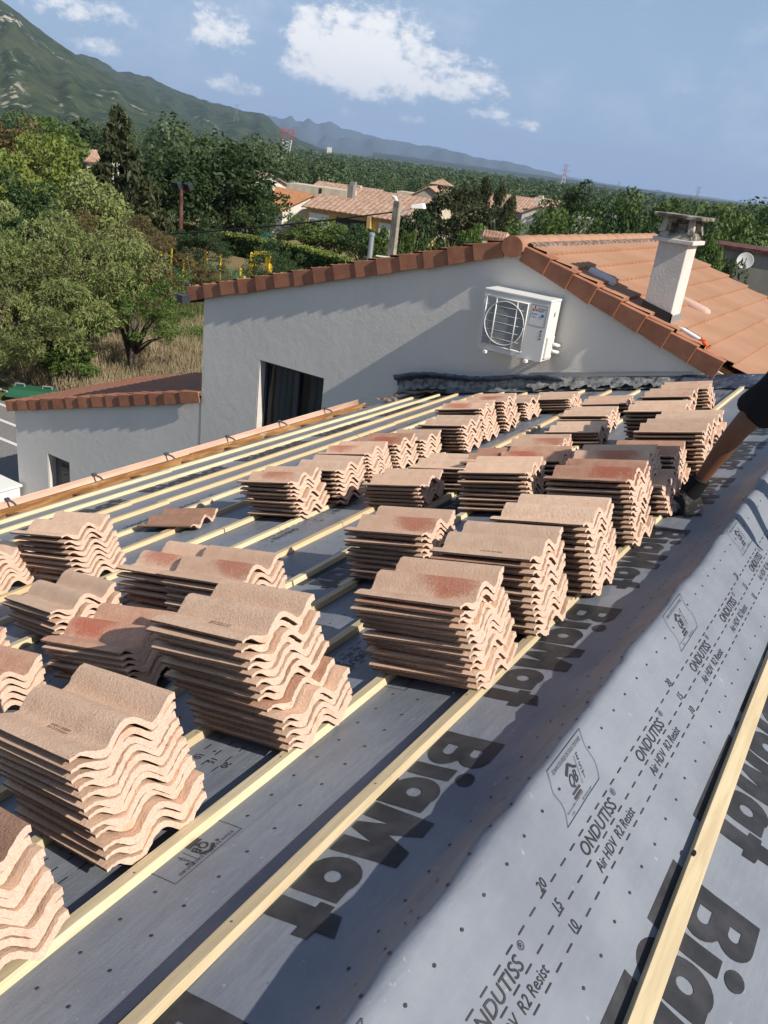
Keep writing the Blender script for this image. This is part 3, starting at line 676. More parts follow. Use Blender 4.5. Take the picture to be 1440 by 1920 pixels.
# stacks: base (u, y), top (u, y), turn in degrees, number, height of topmost tile, kind on top, words naming the stack, lower tiles pulled out
STK = [
 ('A1', -.02, 2.23, -.01, 2.18, -1, 13, .31, 'rose', 'tall stack nearest the camera beside the ridge', (0, 0)),
 ('A2', -.03, 2.70, -.04, 2.65, .5, 12, .32, 'sand', 'second stack from camera in the ridge row', (0, 0)),
 ('A3', -.08, 3.17, -.09, 3.09, 1, 12, .33, 'sand', 'third stack from camera in the ridge row', (0, 0)),
 ('A4', -.045, 3.86, -.055, 3.78, .5, 13, .335, 'red', 'tallest stack of the ridge row, fourth along', (0, 0)),
 ('A5', -.01, 4.42, .06, 4.38, -2, 11, .29, 'rose', "stack just before the worker's shoe", (6, -.05)),
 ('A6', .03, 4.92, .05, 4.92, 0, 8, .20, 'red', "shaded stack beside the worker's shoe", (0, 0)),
 ('A7', -.045, 5.30, -.05, 5.25, -1, 11, .28, 'speck', "ridge row stack left of the worker's shin", (0, 0)),
 ('A8', -.015, 5.86, .005, 5.80, -2, 9, .24, 'sand', 'ridge row stack left of the black shorts', (0, 0)),
 ('A9', .33, 6.24, .31, 6.18, 1, 9, .25, 'sand', 'stack set back left behind the ridge row', (0, 0)),
 ('B1', .68, 3.06, .65, 3.02, -1, 10, .25, 'rose', 'nearest stack of the middle row', (0, 0)),
 ('B2', .72, 4.30, .70, 4.28, -4, 9, .23, 'sand', 'half shaded second stack of the middle row', (0, 0)),
 ('B3', 1.42, 4.28, 1.39, 4.22, -3, 6, .14, 'speck', 'low shaded stack left in the middle row', (0, 0)),
 ('B4', 1.32, 4.70, 1.32, 4.68, -1, 6, .14, 'sand', 'low dark stack behind the middle row', (0, 0)),
 ('C1', 2.10, 3.89, 2.12, 3.85, -1, 9, .225, 'rose', 'nearest stack of the far left row', (0, 0)),
 ('C2', 2.04, 4.24, 2.04, 4.24, 2, 8, .21, 'sand', 'second stack of the far left row', (0, 0)),
 ('C3', 2.20, 4.84, 2.18, 4.79, -1, 8, .20, 'rose', 'third stack of the far left row', (0, 0)),
 ('C4', 2.17, 5.17, 2.17, 5.15, 0, 8, .19, 'red', 'fourth stack of the far left row', (0, 0)),
 ('C5', 2.16, 5.53, 2.16, 5.53, 1.5, 6, .145, 'sand', 'fifth and lowest stack, far left row', (0, 0)),
 ('C6', 1.97, 5.89, 1.97, 5.87, 3, 8, .20, 'sand', 'sixth stack of the far left row', (0, 0)),
 ('C7', 2.02, 6.34, 2.02, 6.30, -1, 10, .265, 'rose', 'seventh and tallest stack, far left row', (0, 0)),
 ('C8', 2.02, 6.78, 2.03, 6.76, -1, 9, .25, 'rose', 'last stack of the far left row', (0, 0)),
 ('D3', 1.06, 6.74, 1.06, 6.72, 0, 5, .12, 'sand', 'back stack with shaded wavy end', (0, 0)),
 ('D4', .97, 6.24, .97, 6.22, -2, 4, .085, 'sand', 'low four tile stack at the back', (0, 0)),
 ('D5', 1.12, 5.82, 1.12, 5.80, -3, 3, .06, 'rose', 'low three tile stack at the back', (0, 0)),
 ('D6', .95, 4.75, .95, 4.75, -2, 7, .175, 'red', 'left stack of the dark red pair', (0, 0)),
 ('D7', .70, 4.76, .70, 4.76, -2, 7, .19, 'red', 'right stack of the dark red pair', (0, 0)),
 ('E1', .38, 1.66, .40, 1.60, 2, 14, .375, 'speck', 'tallest stack of the left cluster', (5, -.055)),
 ('E2', .43, 1.04, .46, 1.02, 3.5, 12, .305, 'speck', 'big stack in the left foreground', (3, -.02)),
 ('E3', .37, .55, .39, .52, 3, 9, .235, 'brown', 'stack cut by the lower left corner', (0, 0)),
 ('E4', 1.17, 1.75, 1.18, 1.74, -5, 7, .15, 'red', 'stack under a bright red roll', (0, 0)),
 ('E5', 1.43, 2.30, 1.43, 2.27, 1, 7, .226, 'rose', 'left stack of the red flecked pair', (0, 0)),
 ('E6', 1.12, 2.28, 1.10, 2.25, 1.5, 8, .24, 'rose', 'right stack of the red flecked pair', (0, 0)),
 ('E7', 2.50, 2.52, 2.49, 2.47, -2, 9, .27, 'sand', 'upper left stack nearest the gutter', (0, 0)),
 ('E8', 1.885, 1.95, 1.885, 1.94, 7, 6, .135, 'sand', 'low stack with a grey smear', (0, 0)),
 ('E9', 2.88, 2.22, 2.90, 2.18, -2, 7, .165, 'sand', 'highest stack at the left edge', (0, 0)),
 ('E10', 1.90, 1.42, 1.90, 1.42, -2, 5, .115, 'red', 'middle stack at the left edge', (0, 0)),
 ('E11', 1.49, 1.30, 1.49, 1.30, -2, 5, .115, 'red', 'lowest stack at the left edge', (0, 0)),
]
FAR_STK = [('A10', .575, 7.42, .56, 7.40, 0, 6, .165), ('A11', .48, 7.80, .50, 7.80, -4, 7, .17), ('C9', 2.08, 7.36, 2.08, 7.36, 3, 6, .14), ('D1', 1.80, 7.80, 1.80, 7.80, 0, 5, .10), ('D2', 1.165, 7.6, 1.165, 7.6, -3, 3, .08)]
ORD = ['topmost', 'second', 'third', 'fourth', 'fifth', 'sixth', 'seventh', 'eighth', 'ninth', 'tenth', 'eleventh', 'twelfth', 'thirteenth', 'fourteenth']
LOOK = dict(sand='sand-coloured', speck='brown-speckled', rose='pinkish', red='dark red', brown='dark brown')
def tile_matrix(u, y, phi, h, tx=0.0, ty=0.0):
    mm = Matrix((EX, EY, EZ)).transposed().to_4x4(); mm.translation = RF(u, y, h)
    return mm @ Matrix.Rotation(RAD(phi), 4, 'Z') @ Matrix.Rotation(ty, 4, 'X') @ Matrix.Rotation(tx, 4, 'Y')
def stack_tiles(st, r):
    nm, ub, yb, ut, yt, phi, n, h = st[:8]; out = []
    low, push = st[10] if len(st) > 10 else (0, 0)
    for k in range(n):
        t = k/max(1, n-1); jit = 0.007
        u = ub+(ut-ub)*t+r.gauss(0, jit)+(push if k < low else 0); y = yb+(yt-yb)*t+r.gauss(0, 0.004)
        hh = h*t+0.004
        out.append((k, tile_matrix(u, y, -phi+r.gauss(0, 0.9), hh, r.gauss(0, 0.003), r.gauss(0, 0.002))))
    return out
Mat('tile_stamp', 0.9, (0.24, 0.155, 0.11))
def build_tiles():
    r = random.Random(31); count = 0
    for st in STK:
        n = st[6]; topkind = st[8]
        for k, mm in stack_tiles(st, r):
            kind = topkind if k == n-1 else r.choices(('sand', 'speck', 'rose', 'red'), (5, 3, 3, 0.6))[0]
            if st[0] == 'C2' and k == 0: kind = 'brown'
            if st[0] in ('A1', 'A4') and k == n-2: kind = 'red'
            o = D.objects.new('roof_tile', r.choice(TILES[kind])); COL.objects.link(o); o.matrix_basis = mm
            if k == n-1 and st[0] in ('E1', 'E2', 'A2'):
                mb = MB()      # rows of a faint production stamp pressed into the pan
                for row in range(2):
                    for q in range(8):
                        xx = -0.25+q*0.012; w = r.uniform(0.004, 0.009); yy = 0.088+row*0.013
                        mb.add([(xx, yy, 0.0052), (xx+w, yy, 0.0052), (xx+w, yy+0.0075, 0.0056), (xx, yy+0.0075, 0.0056)], [(0, 1, 2, 3)])
                        if r.random() < 0.5: mb.mi[-1] = 0
                s_ = D.objects.new('stamp_print', mb.mesh('stamp_print', MATS['tile_stamp'])); COL.objects.link(s_); s_.parent = o
            i = n-1-k
            pos = 'topmost' if i == 0 else ('bottom' if k == 0 else ORD[i]+' from top')
            lab = f'{LOOK[kind]} tile, {pos}, {st[9]}'
            tag(o, lab, 'roof tile', 'roof tiles stacked on the battens', 'thing'); count += 1
    o = D.objects.new('roof_tile', TILES['brown'][0]); COL.objects.link(o); o.matrix_basis = tile_matrix(2.69, 3.52, 12, 0.004)
    tag(o, 'single dark brown roof tile lying alone on the battens', 'roof tile', 'roof tiles stacked on the battens', 'thing')
    # the small stacks at the far end, joined
    bm = bmesh.new()
    mats = TILE_SETS['sand']+TILE_SETS['rose']
    for st in FAR_STK:
        for k, mm in stack_tiles(st, r):
            red = r.random() < 0.45
            me = TILES['rose' if red else 'sand'][r.randrange(3)].copy(); me.transform(mm)
            if red:
                mi = np.zeros(len(me.polygons), np.int32); me.polygons.foreach_get('material_index', mi); me.polygons.foreach_set('material_index', mi+3)
            bm.from_mesh(me); D.meshes.remove(me)
    me = D.meshes.new('far_tile_stacks'); bm.to_mesh(me); bm.free()
    for mm in mats: me.materials.append(mm)
    o = D.objects.new('far_tile_stacks', me); COL.objects.link(o); tag(o, 'small stacks of roof tiles at the far end of the roof by the grey wall', 'roof tiles', None, 'stuff')
    return count
NT = build_tiles()
# ------------------------------------------------------------------ neighbouring house
YW = 9.508
def make_house_materials():
    M = Mat('render_wall', 0.92, spec=0.12); v = M.vec('Object'); f = M.noise(v, 0.7, 4); g = M.noise(v, 45, 5, 0.65); g2 = M.noise(v, 7, 4)
    c = M.mix(M.ramp(f, 0.3, 0.7), (0.71, 0.665, 0.60), (0.77, 0.72, 0.65)); c = M.mix(M.ramp(M.noise(M.vec('Object', (6, 6, 0.5)), 1.2, 4), 0.55, 0.75, 0, 0.25), c, (0.62, 0.585, 0.53))
    st = M.noise(M.vec('Object', (5, 5, 0.35)), 2.2, 5, 0.65); c = M.mix(M.ramp(st, 0.60, 0.80, 0, 0.3), c, (0.50, 0.47, 0.42)); pt = M.noise(v, 1.6, 6, 0.7); c = M.mix(M.ramp(pt, 0.58, 0.66, 0, 0.18), c, (0.80, 0.76, 0.70))
    M.color(c); b = M.bump(g, 0.3, 0.008); M.bump(g2, 0.15, 0.03, b)
    M = Mat('verge_clay', 0.75, spec=0.25); v = M.vec('Object', (1, 1, 1), True); f = M.noise(v, 7, 4)
    c = M.mix(M.ramp(f, 0.3, 0.7), (0.29, 0.12, 0.070), (0.37, 0.165, 0.095)); c = M.mix(M.ramp(M.noise(v, 26, 5, 0.7), 0.58, 0.72, 0, 0.45), c, (0.20, 0.10, 0.07)); c = M.mix(M.ramp(M.noise(v, 40, 3), 0.70, 0.76, 0, 0.5), c, (0.45, 0.36, 0.29)); hsv = M.n('ShaderNodeHueSaturation'); M.l(M.ramp(M.rand(), 0, 1, 0.9, 1.1), hsv.inputs['Value']); M.l(c, hsv.inputs['Color']); M.color(hsv.outputs[0])
    M.bump(M.noise(v, 60, 3), 0.15, 0.004)
    M = Mat('roof_clay', 0.78, spec=0.22); v = M.vec('Object'); f = M.noise(v, 1.3, 5); f2 = M.noise(M.vec('Object', (4, 4, 4)), 5, 3)
    c = M.mix(M.ramp(f, 0.3, 0.7), (0.36, 0.195, 0.12), (0.41, 0.235, 0.15)); M.color(M.mix(M.ramp(f2, 0.55, 0.75, 0, 0.4), c, (0.33, 0.18, 0.11)))
    M = Mat('mortar', 0.95, spec=0.1); M.color(M.mix(M.ramp(M.noise(M.vec('Object'), 18, 5), 0.4, 0.65), (0.13, 0.09, 0.075), (0.30, 0.22, 0.18))); M.bump(M.noise(M.vec('Object'), 30, 5), 0.8, 0.02)
    M = Mat('white_render', 0.9, spec=0.12); v = M.vec('Object'); f = M.noise(v, 2.5, 5); M.color(M.mix(M.ramp(f, 0.35, 0.7), (0.56, 0.52, 0.475), (0.66, 0.625, 0.58))); M.bump(M.noise(v, 50, 4), 0.35, 0.01)
    M = Mat('sooty_concrete', 0.9, spec=0.15); v = M.vec('Object'); f = M.noise(v, 6, 5, 0.65); M.color(M.mix(M.ramp(f, 0.42, 0.62), (0.075, 0.065, 0.055), (0.44, 0.40, 0.34))); M.bump(M.noise(v, 40, 4), 0.4, 0.008)
    Mat('zinc', 0.45, (0.45, 0.46, 0.47), metal=0.7)
    Mat('dark_sheet', 0.6, (0.035, 0.03, 0.03))
    Mat('window_frame', 0.45, (0.035, 0.04, 0.05), spec=0.5)
    M = Mat('window_glass', 0.05, (0.02, 0.024, 0.03), spec=0.6)
    tr = M.n('ShaderNodeBsdfTransparent'); tr.inputs[0].default_value = (0.80, 0.85, 0.88, 1); mx = M.n('ShaderNodeMixShader'); mx.inputs[0].default_value = 0.62
    M.l(M.b.outputs[0], mx.inputs[1]); M.l(tr.outputs[0], mx.inputs[2]); M.l(mx.outputs[0], M.out.inputs['Surface'])
    Mat('wall_room', 0.9, (0.35, 0.34, 0.33))
    Mat('curtain', 0.9, (0.55, 0.57, 0.60))
    Mat('white_plastic', 0.45, (0.72, 0.71, 0.68), spec=0.4)
    M = Mat('ac_paint', 0.42, (0.70, 0.69, 0.655), spec=0.45); M.color(M.mix(M.ramp(M.noise(M.vec('Object'), 3, 4), 0.4, 0.8, 0, 0.4), (0.70, 0.69, 0.655), (0.62, 0.605, 0.57)))
    Mat('ac_dark', 0.6, (0.16, 0.165, 0.17)); Mat('ac_fan', 0.5, (0.27, 0.275, 0.28)); Mat('ac_wire', 0.5, (0.42, 0.42, 0.41)); Mat('logo_red', 0.5, (0.50, 0.02, 0.03)); Mat('print_dark', 0.6, (0.04, 0.04, 0.045)); Mat('sticker_blue', 0.4, (0.03, 0.16, 0.50)); Mat('sticker_white', 0.4, (0.75, 0.78, 0.80))
    M = Mat('vent_pink', 0.7); M.color(M.mix(M.noise(M.vec('Object'), 8, 3), (0.52, 0.33, 0.27), (0.60, 0.41, 0.35)))
    Mat('vent_white', 0.6, (0.62, 0.58, 0.58)); Mat('orange_plastic', 0.4, (0.75, 0.10, 0.015)); Mat('black_plastic', 0.4, (0.02, 0.02, 0.02))
make_house_materials()
house_body()
house = empty('neighbour_house', (-4.236, YW, GZ), 'grey rendered house with terracotta verge tiles and orange tiled roof next to the stripped roof', 'house')
APX, APZ, TLF, TRT = -4.236, -0.735, (2.215-0.735)/5.234, math.tan(RAD(18.6))
def roof_z(x): return APZ-(APX-x)*TLF if x < APX else APZ-(x-APX)*TRT
def build_house():
    zt = lambda x: roof_z(x)-0.10
    # gable wall with its window opening: cut as strips round the hole
    wx0, wx1, wz0, wz1 = -8.07, -6.845, -5.15, -3.013
    def wall_piece(poly):
        mb.prism([(x, YW, z) for x, z in poly], (0, 0.30, 0))
    mb = MB()
    wall_piece([(-9.225, GZ), (wx0, GZ), (wx0, zt(wx0)), (-9.225, zt(-9.225))])
    wall_piece([(wx0, GZ), (wx1, GZ), (wx1, wz0), (wx0, wz0)])
    wall_piece([(wx0, wz1), (wx1, wz1), (wx1, zt(wx1)), (wx0, zt(wx0))])
    wall_piece([(wx1, GZ), (2.6, GZ), (2.6, zt(2.6)), (APX, zt(APX)), (wx1, zt(wx1))])
    bm_w = mb.build('gable_wall', MATS['render_wall'], house)
    mb = MB(); mb.box((-9.075, (YW+0.3+15.1)/2, (GZ-2.5)/2), (0.30, 15.1-YW-0.3, -2.5-GZ)); mb.build('side_wall', MATS['render_wall'], house)
    mb = MB(); mb.prism([(-9.2, 14.8, GZ), (2.6, 14.8, GZ), (2.6, 14.8, zt(2.6)), (APX, 14.8, zt(APX)), (-9.2, 14.8, zt(-9.2))], (0, 0.3, 0)); mb.build('back_wall', MATS['render_wall'], house)
    mb = MB(); mb.box((2.45, 12.3, (GZ-3.4)/2), (0.3, 5.0, -3.4-GZ)); mb.build('right_wall', MATS['render_wall'], house)
    # window
    w = MB(); d = 0.16
    for c, s in (((wx0+0.03, YW+d, (wz0+wz1)/2), (0.06, 0.06, wz1-wz0)), ((wx1-0.03, YW+d, (wz0+wz1)/2), (0.06, 0.06, wz1-wz0)), (((wx0+wx1)/2, YW+d, wz1-0.03), (wx1-wx0-0.12, 0.06, 0.06)), (((wx0+wx1)/2, YW+d, wz0+0.03), (wx1-wx0-0.12, 0.06, 0.06)), ((-7.42, YW+d-0.01, (wz0+wz1)/2), (0.09, 0.07, wz1-wz0-0.12))): w.box(c, s)
    fr = w.build('window', MATS['window_frame'], house, bevel=0.006)
    for xa, xb, nm in ((wx0+0.06, -7.465, 'pane'), (-7.375, wx1-0.06, 'pane')):
        mb = MB(); mb.box(((xa+xb)/2, YW+d+0.012, (wz0+wz1)/2), (xb-xa, 0.008, wz1-wz0-0.12)); mb.build(nm, MATS['window_glass'], fr)
    mb = MB(); mb.box((wx0-0.0+0.012, YW+0.075, (wz0+wz1)/2), (0.02, 0.146, wz1-wz0-0.004)); mb.build('window_jamb', MATS['white_render'], fr)
    for xr in (-7.86, -7.74, -7.62, -7.2, -7.06, -6.95):
        mb = MB(); mb.tube([(xr+0.05*math.sin(z*9)*0.2, YW+d+0.10, z) for z in np.linspace(wz0+0.1, wz1-0.1, 10)], 0.055, 8); mb.build('curtain', MATS['curtain'], fr)
    mb = MB(); mb.box((-7.4, YW+1.6, -4.1), (2.6, 0.05, 3.2)); mb.box((-7.4, YW+0.95, -5.25), (2.6, 1.25, 0.05)); mb.build('room_wall', MATS['wall_room'], house)
    # zinc strip under the right verge
    mb = MB(); mb.bar((APX+0.35, YW-0.012, zt(APX+0.35)-0.012), (-1.95, YW-0.012, zt(-1.95)-0.012), 0.02, 0.035); mb.build('verge_flashing', MATS['zinc'], house)
    # left slope, plain sheet of tiles seen only from elsewhere; right slope in corrugated courses
    def slope(x0, x1, tanv, sign, name):
        L = (x1-x0)/math.cos(math.atan(tanv)); a = math.atan(tanv); ce = Vector((math.cos(a)*sign, 0, -math.sin(a))); cn = Vector((math.sin(a)*sign, 0, math.cos(a)))
        P0 = Vector((APX, 0, APZ)); course = 0.352; n = int(L/course)+1; mb = MB()
        ys = np.linspace(YW+0.02, 15.12, 131)
        for i in range(n):
            s0, s1 = i*course+0.02, min((i+1)*course+0.045, L); rows = []
            for s, h in ((s0, 0.0), ((s0+s1)/2, 0.014), (s1, 0.042), (s1+0.001, 0.008)):
                rows.append([P0+ce*s+cn*(h+0.024*(0.5+0.5*math.cos((y-YW)*2*math.pi/0.165))**0.8)+Vector((0, y, 0)) for y in ys])
            mb.grid(rows)
        o = mb.build(name, MATS['roof_clay'], house, smooth=True, fixn=False, angle=45); o['kind'] = 'stuff'
        mb = MB(); mb.prism([P0-cn*0.04+Vector((0, YW+0.05, 0)), P0+ce*L-cn*0.04+Vector((0, YW+0.05, 0)), P0+ce*L-cn*0.09+Vector((0, YW+0.05, 0)), P0-cn*0.09+Vector((0, YW+0.05, 0))], (0, 5.5, 0)); mb.build('roof_deck', MATS['old_wood'], house)
    slope(APX, 2.7, TRT, 1, 'tile_courses'); slope(APX, APX+5.3, TLF, -1, 'tile_courses')
    # verge tiles, one by one
    def verge(x0, x1, zf, num, sign, parent, yw0=YW):
        p0 = Vector((x0, 0, zf(x0))); p1 = Vector((x1, 0, zf(x1))); d = (p1-p0).normalized(); L = (p1-p0).length/num
        n = Vector((-d.z, 0, d.x)) if d.x > 0 else Vector((d.z, 0, -d.x))
        for i in range(num):
            a = p0+d*(L*i-0.012); b = p0+d*(L*(i+1)+0.02)+Vector((0, 0, 0.004*math.sin(i*2.7))); q = 0.008*((i*7) % 3-1); yw = yw0+0.006*math.sin(i*4.1)
            mb = MB(); f0, f1 = yw-0.068, yw-0.096
            # face plate, a little proud and lower at its downhill end
            mb.hexa([a+Vector((0, f0, 0))-n*0.165, b+Vector((0, f1, 0))-n*(0.172+q), b+Vector((0, f1+0.022, 0))-n*(0.172+q), a+Vector((0, f0+0.018, 0))-n*0.165],
                    [a+Vector((0, f0, 0))+n*0.012, b+Vector((0, f1, 0))+n*0.046, b+Vector((0, f1+0.022, 0))+n*0.046, a+Vector((0, f0+0.018, 0))+n*0.012])
            # top flange lying on the roof
            mb.hexa([a+Vector((0, f0+0.018, 0))-n*0.010, b+Vector((0, f1+0.022, 0))+n*0.024, b+Vector((0, yw+0.17, 0))+n*0.024, a+Vector((0, yw+0.17, 0))-n*0.010],
                    [a+Vector((0, f0+0.018, 0))+n*0.012, b+Vector((0, f1+0.022, 0))+n*0.046, b+Vector((0, yw+0.17, 0))+n*0.046, a+Vector((0, yw+0.17, 0))+n*0.012])
            mb.build('verge_tile', MATS['verge_clay'], parent, bevel=0.006)
    verge(APX-0.16, -9.50, roof_z, 15, -1, house); verge(APX+0.16, -1.62, roof_z, 8, 1, house)
    # ridge tiles
    nr = 15; Ls = (15.1-YW+0.06)/nr
    for i in range(nr):
        ya, yb = YW-0.10+Ls*i, YW-0.10+Ls*(i+1)+0.03; rows = []
        for y, r in ((ya, 0.126), (yb-0.03, 0.133), (yb, 0.139)):
            rows.append([Vector((APX+r*math.cos(t)*1.12, y, APZ-0.075+r*math.sin(t)*1.05)) for t in np.linspace(-0.25, math.pi+0.25, 15)])
        mb = MB(); mb.grid(rows); o = mb.build('ridge_tile', MATS['roof_clay'], house, smooth=True)
        sm = o.modifiers.new('thickness', 'SOLIDIFY'); sm.thickness = 0.016
    mb = MB(); mb.lathe([(0.125, 0), (0.125, 0.012)], 18, Matrix.Translation((APX, YW-0.112, APZ-0.06)) @ Matrix.Diagonal((1.1, 1, 1.0, 1)) @ Matrix.Rotation(RAD(-90), 4, 'X')); mb.build('ridge_cap', MATS['verge_clay'], house, bevel=0.003)
    for sgn in (1, -1):
        mb = MB(); rr = random.Random(3); rows = [[], [], []]
        for y in np.linspace(YW+0.05, 15.0, 70):
            x = APX+sgn*0.185; rows[0].append((APX+sgn*0.14, y, roof_z(APX+sgn*0.14)+0.055)); rows[1].append((x+sgn*rr.uniform(0, 0.03), y, roof_z(x)+0.042+rr.uniform(0, 0.012))); rows[2].append((APX+sgn*0.205+sgn*rr.uniform(0, 0.02), y, roof_z(APX+sgn*0.23)+0.02))
        mb.grid(rows); mb.build('ridge_mortar', MATS['mortar'], house, fixn=False)
    # vents on the roof
    for (x, y, mat, L) in ((-3.47, 10.02, 'vent_white', 0.36), (-2.63, 11.35, 'vent_pink', 0.40)):
        a = math.atan(TRT); ce = Vector((math.cos(a), 0, -math.sin(a))); cn = Vector((math.sin(a), 0, math.cos(a))); rows = []
        p = Vector((x, y, roof_z(x)))
        for s, r in ((0, 0.060), (L*0.25, 0.072), (L*0.8, 0.082), (L*0.93, 0.072), (L, 0.03)):
            rows.append([p+ce*s+cn*(0.02+r*0.95*math.sin(t))+Vector((0, r*math.cos(t), 0)) for t in np.linspace(0, math.pi, 11)])
        mb = MB(); mb.grid(rows); mb.add(rows[0], [tuple(range(11))]); mb.build('roof_vent', MATS[mat], house, smooth=True)
    # chimney
    mb = MB(); cx0, cx1, cy0, cy1 = -2.66, -2.335, 9.75, 10.16; zb = roof_z(cx1)-0.08
    mb.box(((cx0+cx1)/2, (cy0+cy1)/2, (zb-0.50)/2), (cx1-cx0, cy1-cy0, -0.50-zb)); ch = mb.build('chimney', MATS['white_render'], house, bevel=0.008)
    cxm, cym = (cx0+cx1)/2, (cy0+cy1)/2
    mb = MB(); mb.box((cxm, cym, -0.478), (0.45, 0.53, 0.045)); mb.build('chimney_ledge', MATS['white_render'], ch, bevel=0.008)
    mb = MB(); mb.box((cxm, cym, -0.42), (0.37, 0.45, 0.07), taper=0.88)
    for sx, sy in ((-1, -1), (1, -1), (-1, 1), (1, 1)):
        mb.hexa([(cxm+sx*0.16+dx, cym+sy*0.19+dy, -0.40) for dx, dy in ((-.035, -.035), (.035, -.035), (.035, .035), (-.035, .035))], [(cxm+sx*0.135+dx, cym+sy*0.165+dy, -0.245) for dx, dy in ((-.03, -.03), (.03, -.03), (.03, .03), (-.03, .03))])
    mb.box((cxm-0.03, cym, -0.345), (0.14, 0.18, 0.09)); mb.box((cxm, cym+0.19, -0.33), (0.26, 0.03, 0.14))
    mb.build('chimney_cowl', MATS['sooty_concrete'], ch, bevel=0.006)
    mb = MB(); mb.box((cxm, cym, -0.225), (0.52, 0.60, 0.038)); mb.build('chimney_cap', MATS['sooty_concrete'], ch, bevel=0.008)
    mb = MB(); z0, z1 = roof_z(cx0), roof_z(cx1)
    mb.hexa([(cx0-0.02, cy0-0.02, z0), (cx1+0.02, cy0-0.02, z1), (cx1+0.02, cy0-0.004, z1), (cx0-0.02, cy0-0.004, z0)], [(cx0-0.02, cy0-0.02, z0+0.12), (cx1+0.02, cy0-0.02, z1+0.13), (cx1+0.02, cy0-0.004, z1+0.13), (cx0-0.02, cy0-0.004, z0+0.12)]); mb.build('chimney_flashing', MATS['dark_sheet'], ch)
    mb = MB(); mb.box((cx1+0.012, cym, z1+0.05), (0.02, cy1-cy0+0.04, 0.12)); mb.build('chimney_apron', MATS['zinc'], ch)
    # lower extension with its mono-pitch roof
    ez = lambda x: -3.80-(-9.225-x)*math.tan(RAD(15.9))
    dx0, dx1, dz = -13.235, -12.585, -6.008
    mb = MB()
    for poly in ([(-14.19, GZ), (dx0, GZ), (dx0, ez(dx0)-0.1), (-14.19, ez(-14.19)-0.1)], [(dx0, dz), (dx1, dz), (dx1, ez(dx1)-0.1), (dx0, ez(dx0)-0.1)], [(dx1, GZ), (-9.238, GZ), (-9.238, ez(-9.238)-0.1), (dx1, ez(dx1)-0.1)]):
        mb.prism([(x, YW+0.006, z) for x, z in poly], (0, 0.28, 0))
    mb.build('extension_wall', MATS['render_wall'], house)
    mb = MB(); mb.box((-14.05, 11.3, (GZ+ez(-14.05))/2-0.05), (0.27, 3.0, ez(-14.05)-GZ-0.15)); mb.build('extension_side_wall', MATS['render_wall'], house)
    dr = MB(); dr.box(((dx0+dx1)/2+0.03, YW+0.17, (GZ+dz)/2), (dx1-dx0-0.06, 0.05, dz-GZ)); dd = dr.build('door', MATS['window_frame'], house)
    mb = MB(); mb.box(((dx0+dx1)/2+0.08, YW+0.14, (GZ+dz)/2+0.1), (dx1-dx0-0.30, 0.008, dz-GZ-0.5)); mb.build('pane', MATS['window_glass'], dd)
    mb = MB(); mb.box((dx0+0.011, YW+0.076, (GZ+dz)/2), (0.018, 0.13, dz-GZ-0.004)); mb.build('door_jamb', MATS['white_render'], dd)
    a = math.atan(math.tan(RAD(15.9))); ce = Vector((-math.cos(a), 0, -math.sin(a))); cn = Vector((-math.sin(a), 0, math.cos(a))); P0 = Vector((-9.235, 0, ez(-9.235))); mb = MB(); L = 5.25
    ys = np.linspace(YW+0.02, 12.8, 71)
    for i in range(15):
        rows = []
        for s, h in ((i*0.35, 0), (i*0.35+0.39, 0.028), (i*0.35+0.391, 0.006)): rows.append([P0+ce*s+cn*(h+0.016*(0.5+0.5*math.cos((y-YW)*38))**0.8)+Vector((0, y, 0)) for y in ys])
        mb.grid(rows)
    o = mb.build('extension_roof', MATS['verge_clay'], house, smooth=True, fixn=False, angle=45); o['kind'] = 'stuff'
    verge(-9.25, -14.32, ez, 14, -1, house)
    mb = MB(); mb.box((-9.5, YW+0.05, -2.36), (0.12, 0.6, 0.12)); mb.build('gutter_end', MATS['window_frame'], house)
build_house()

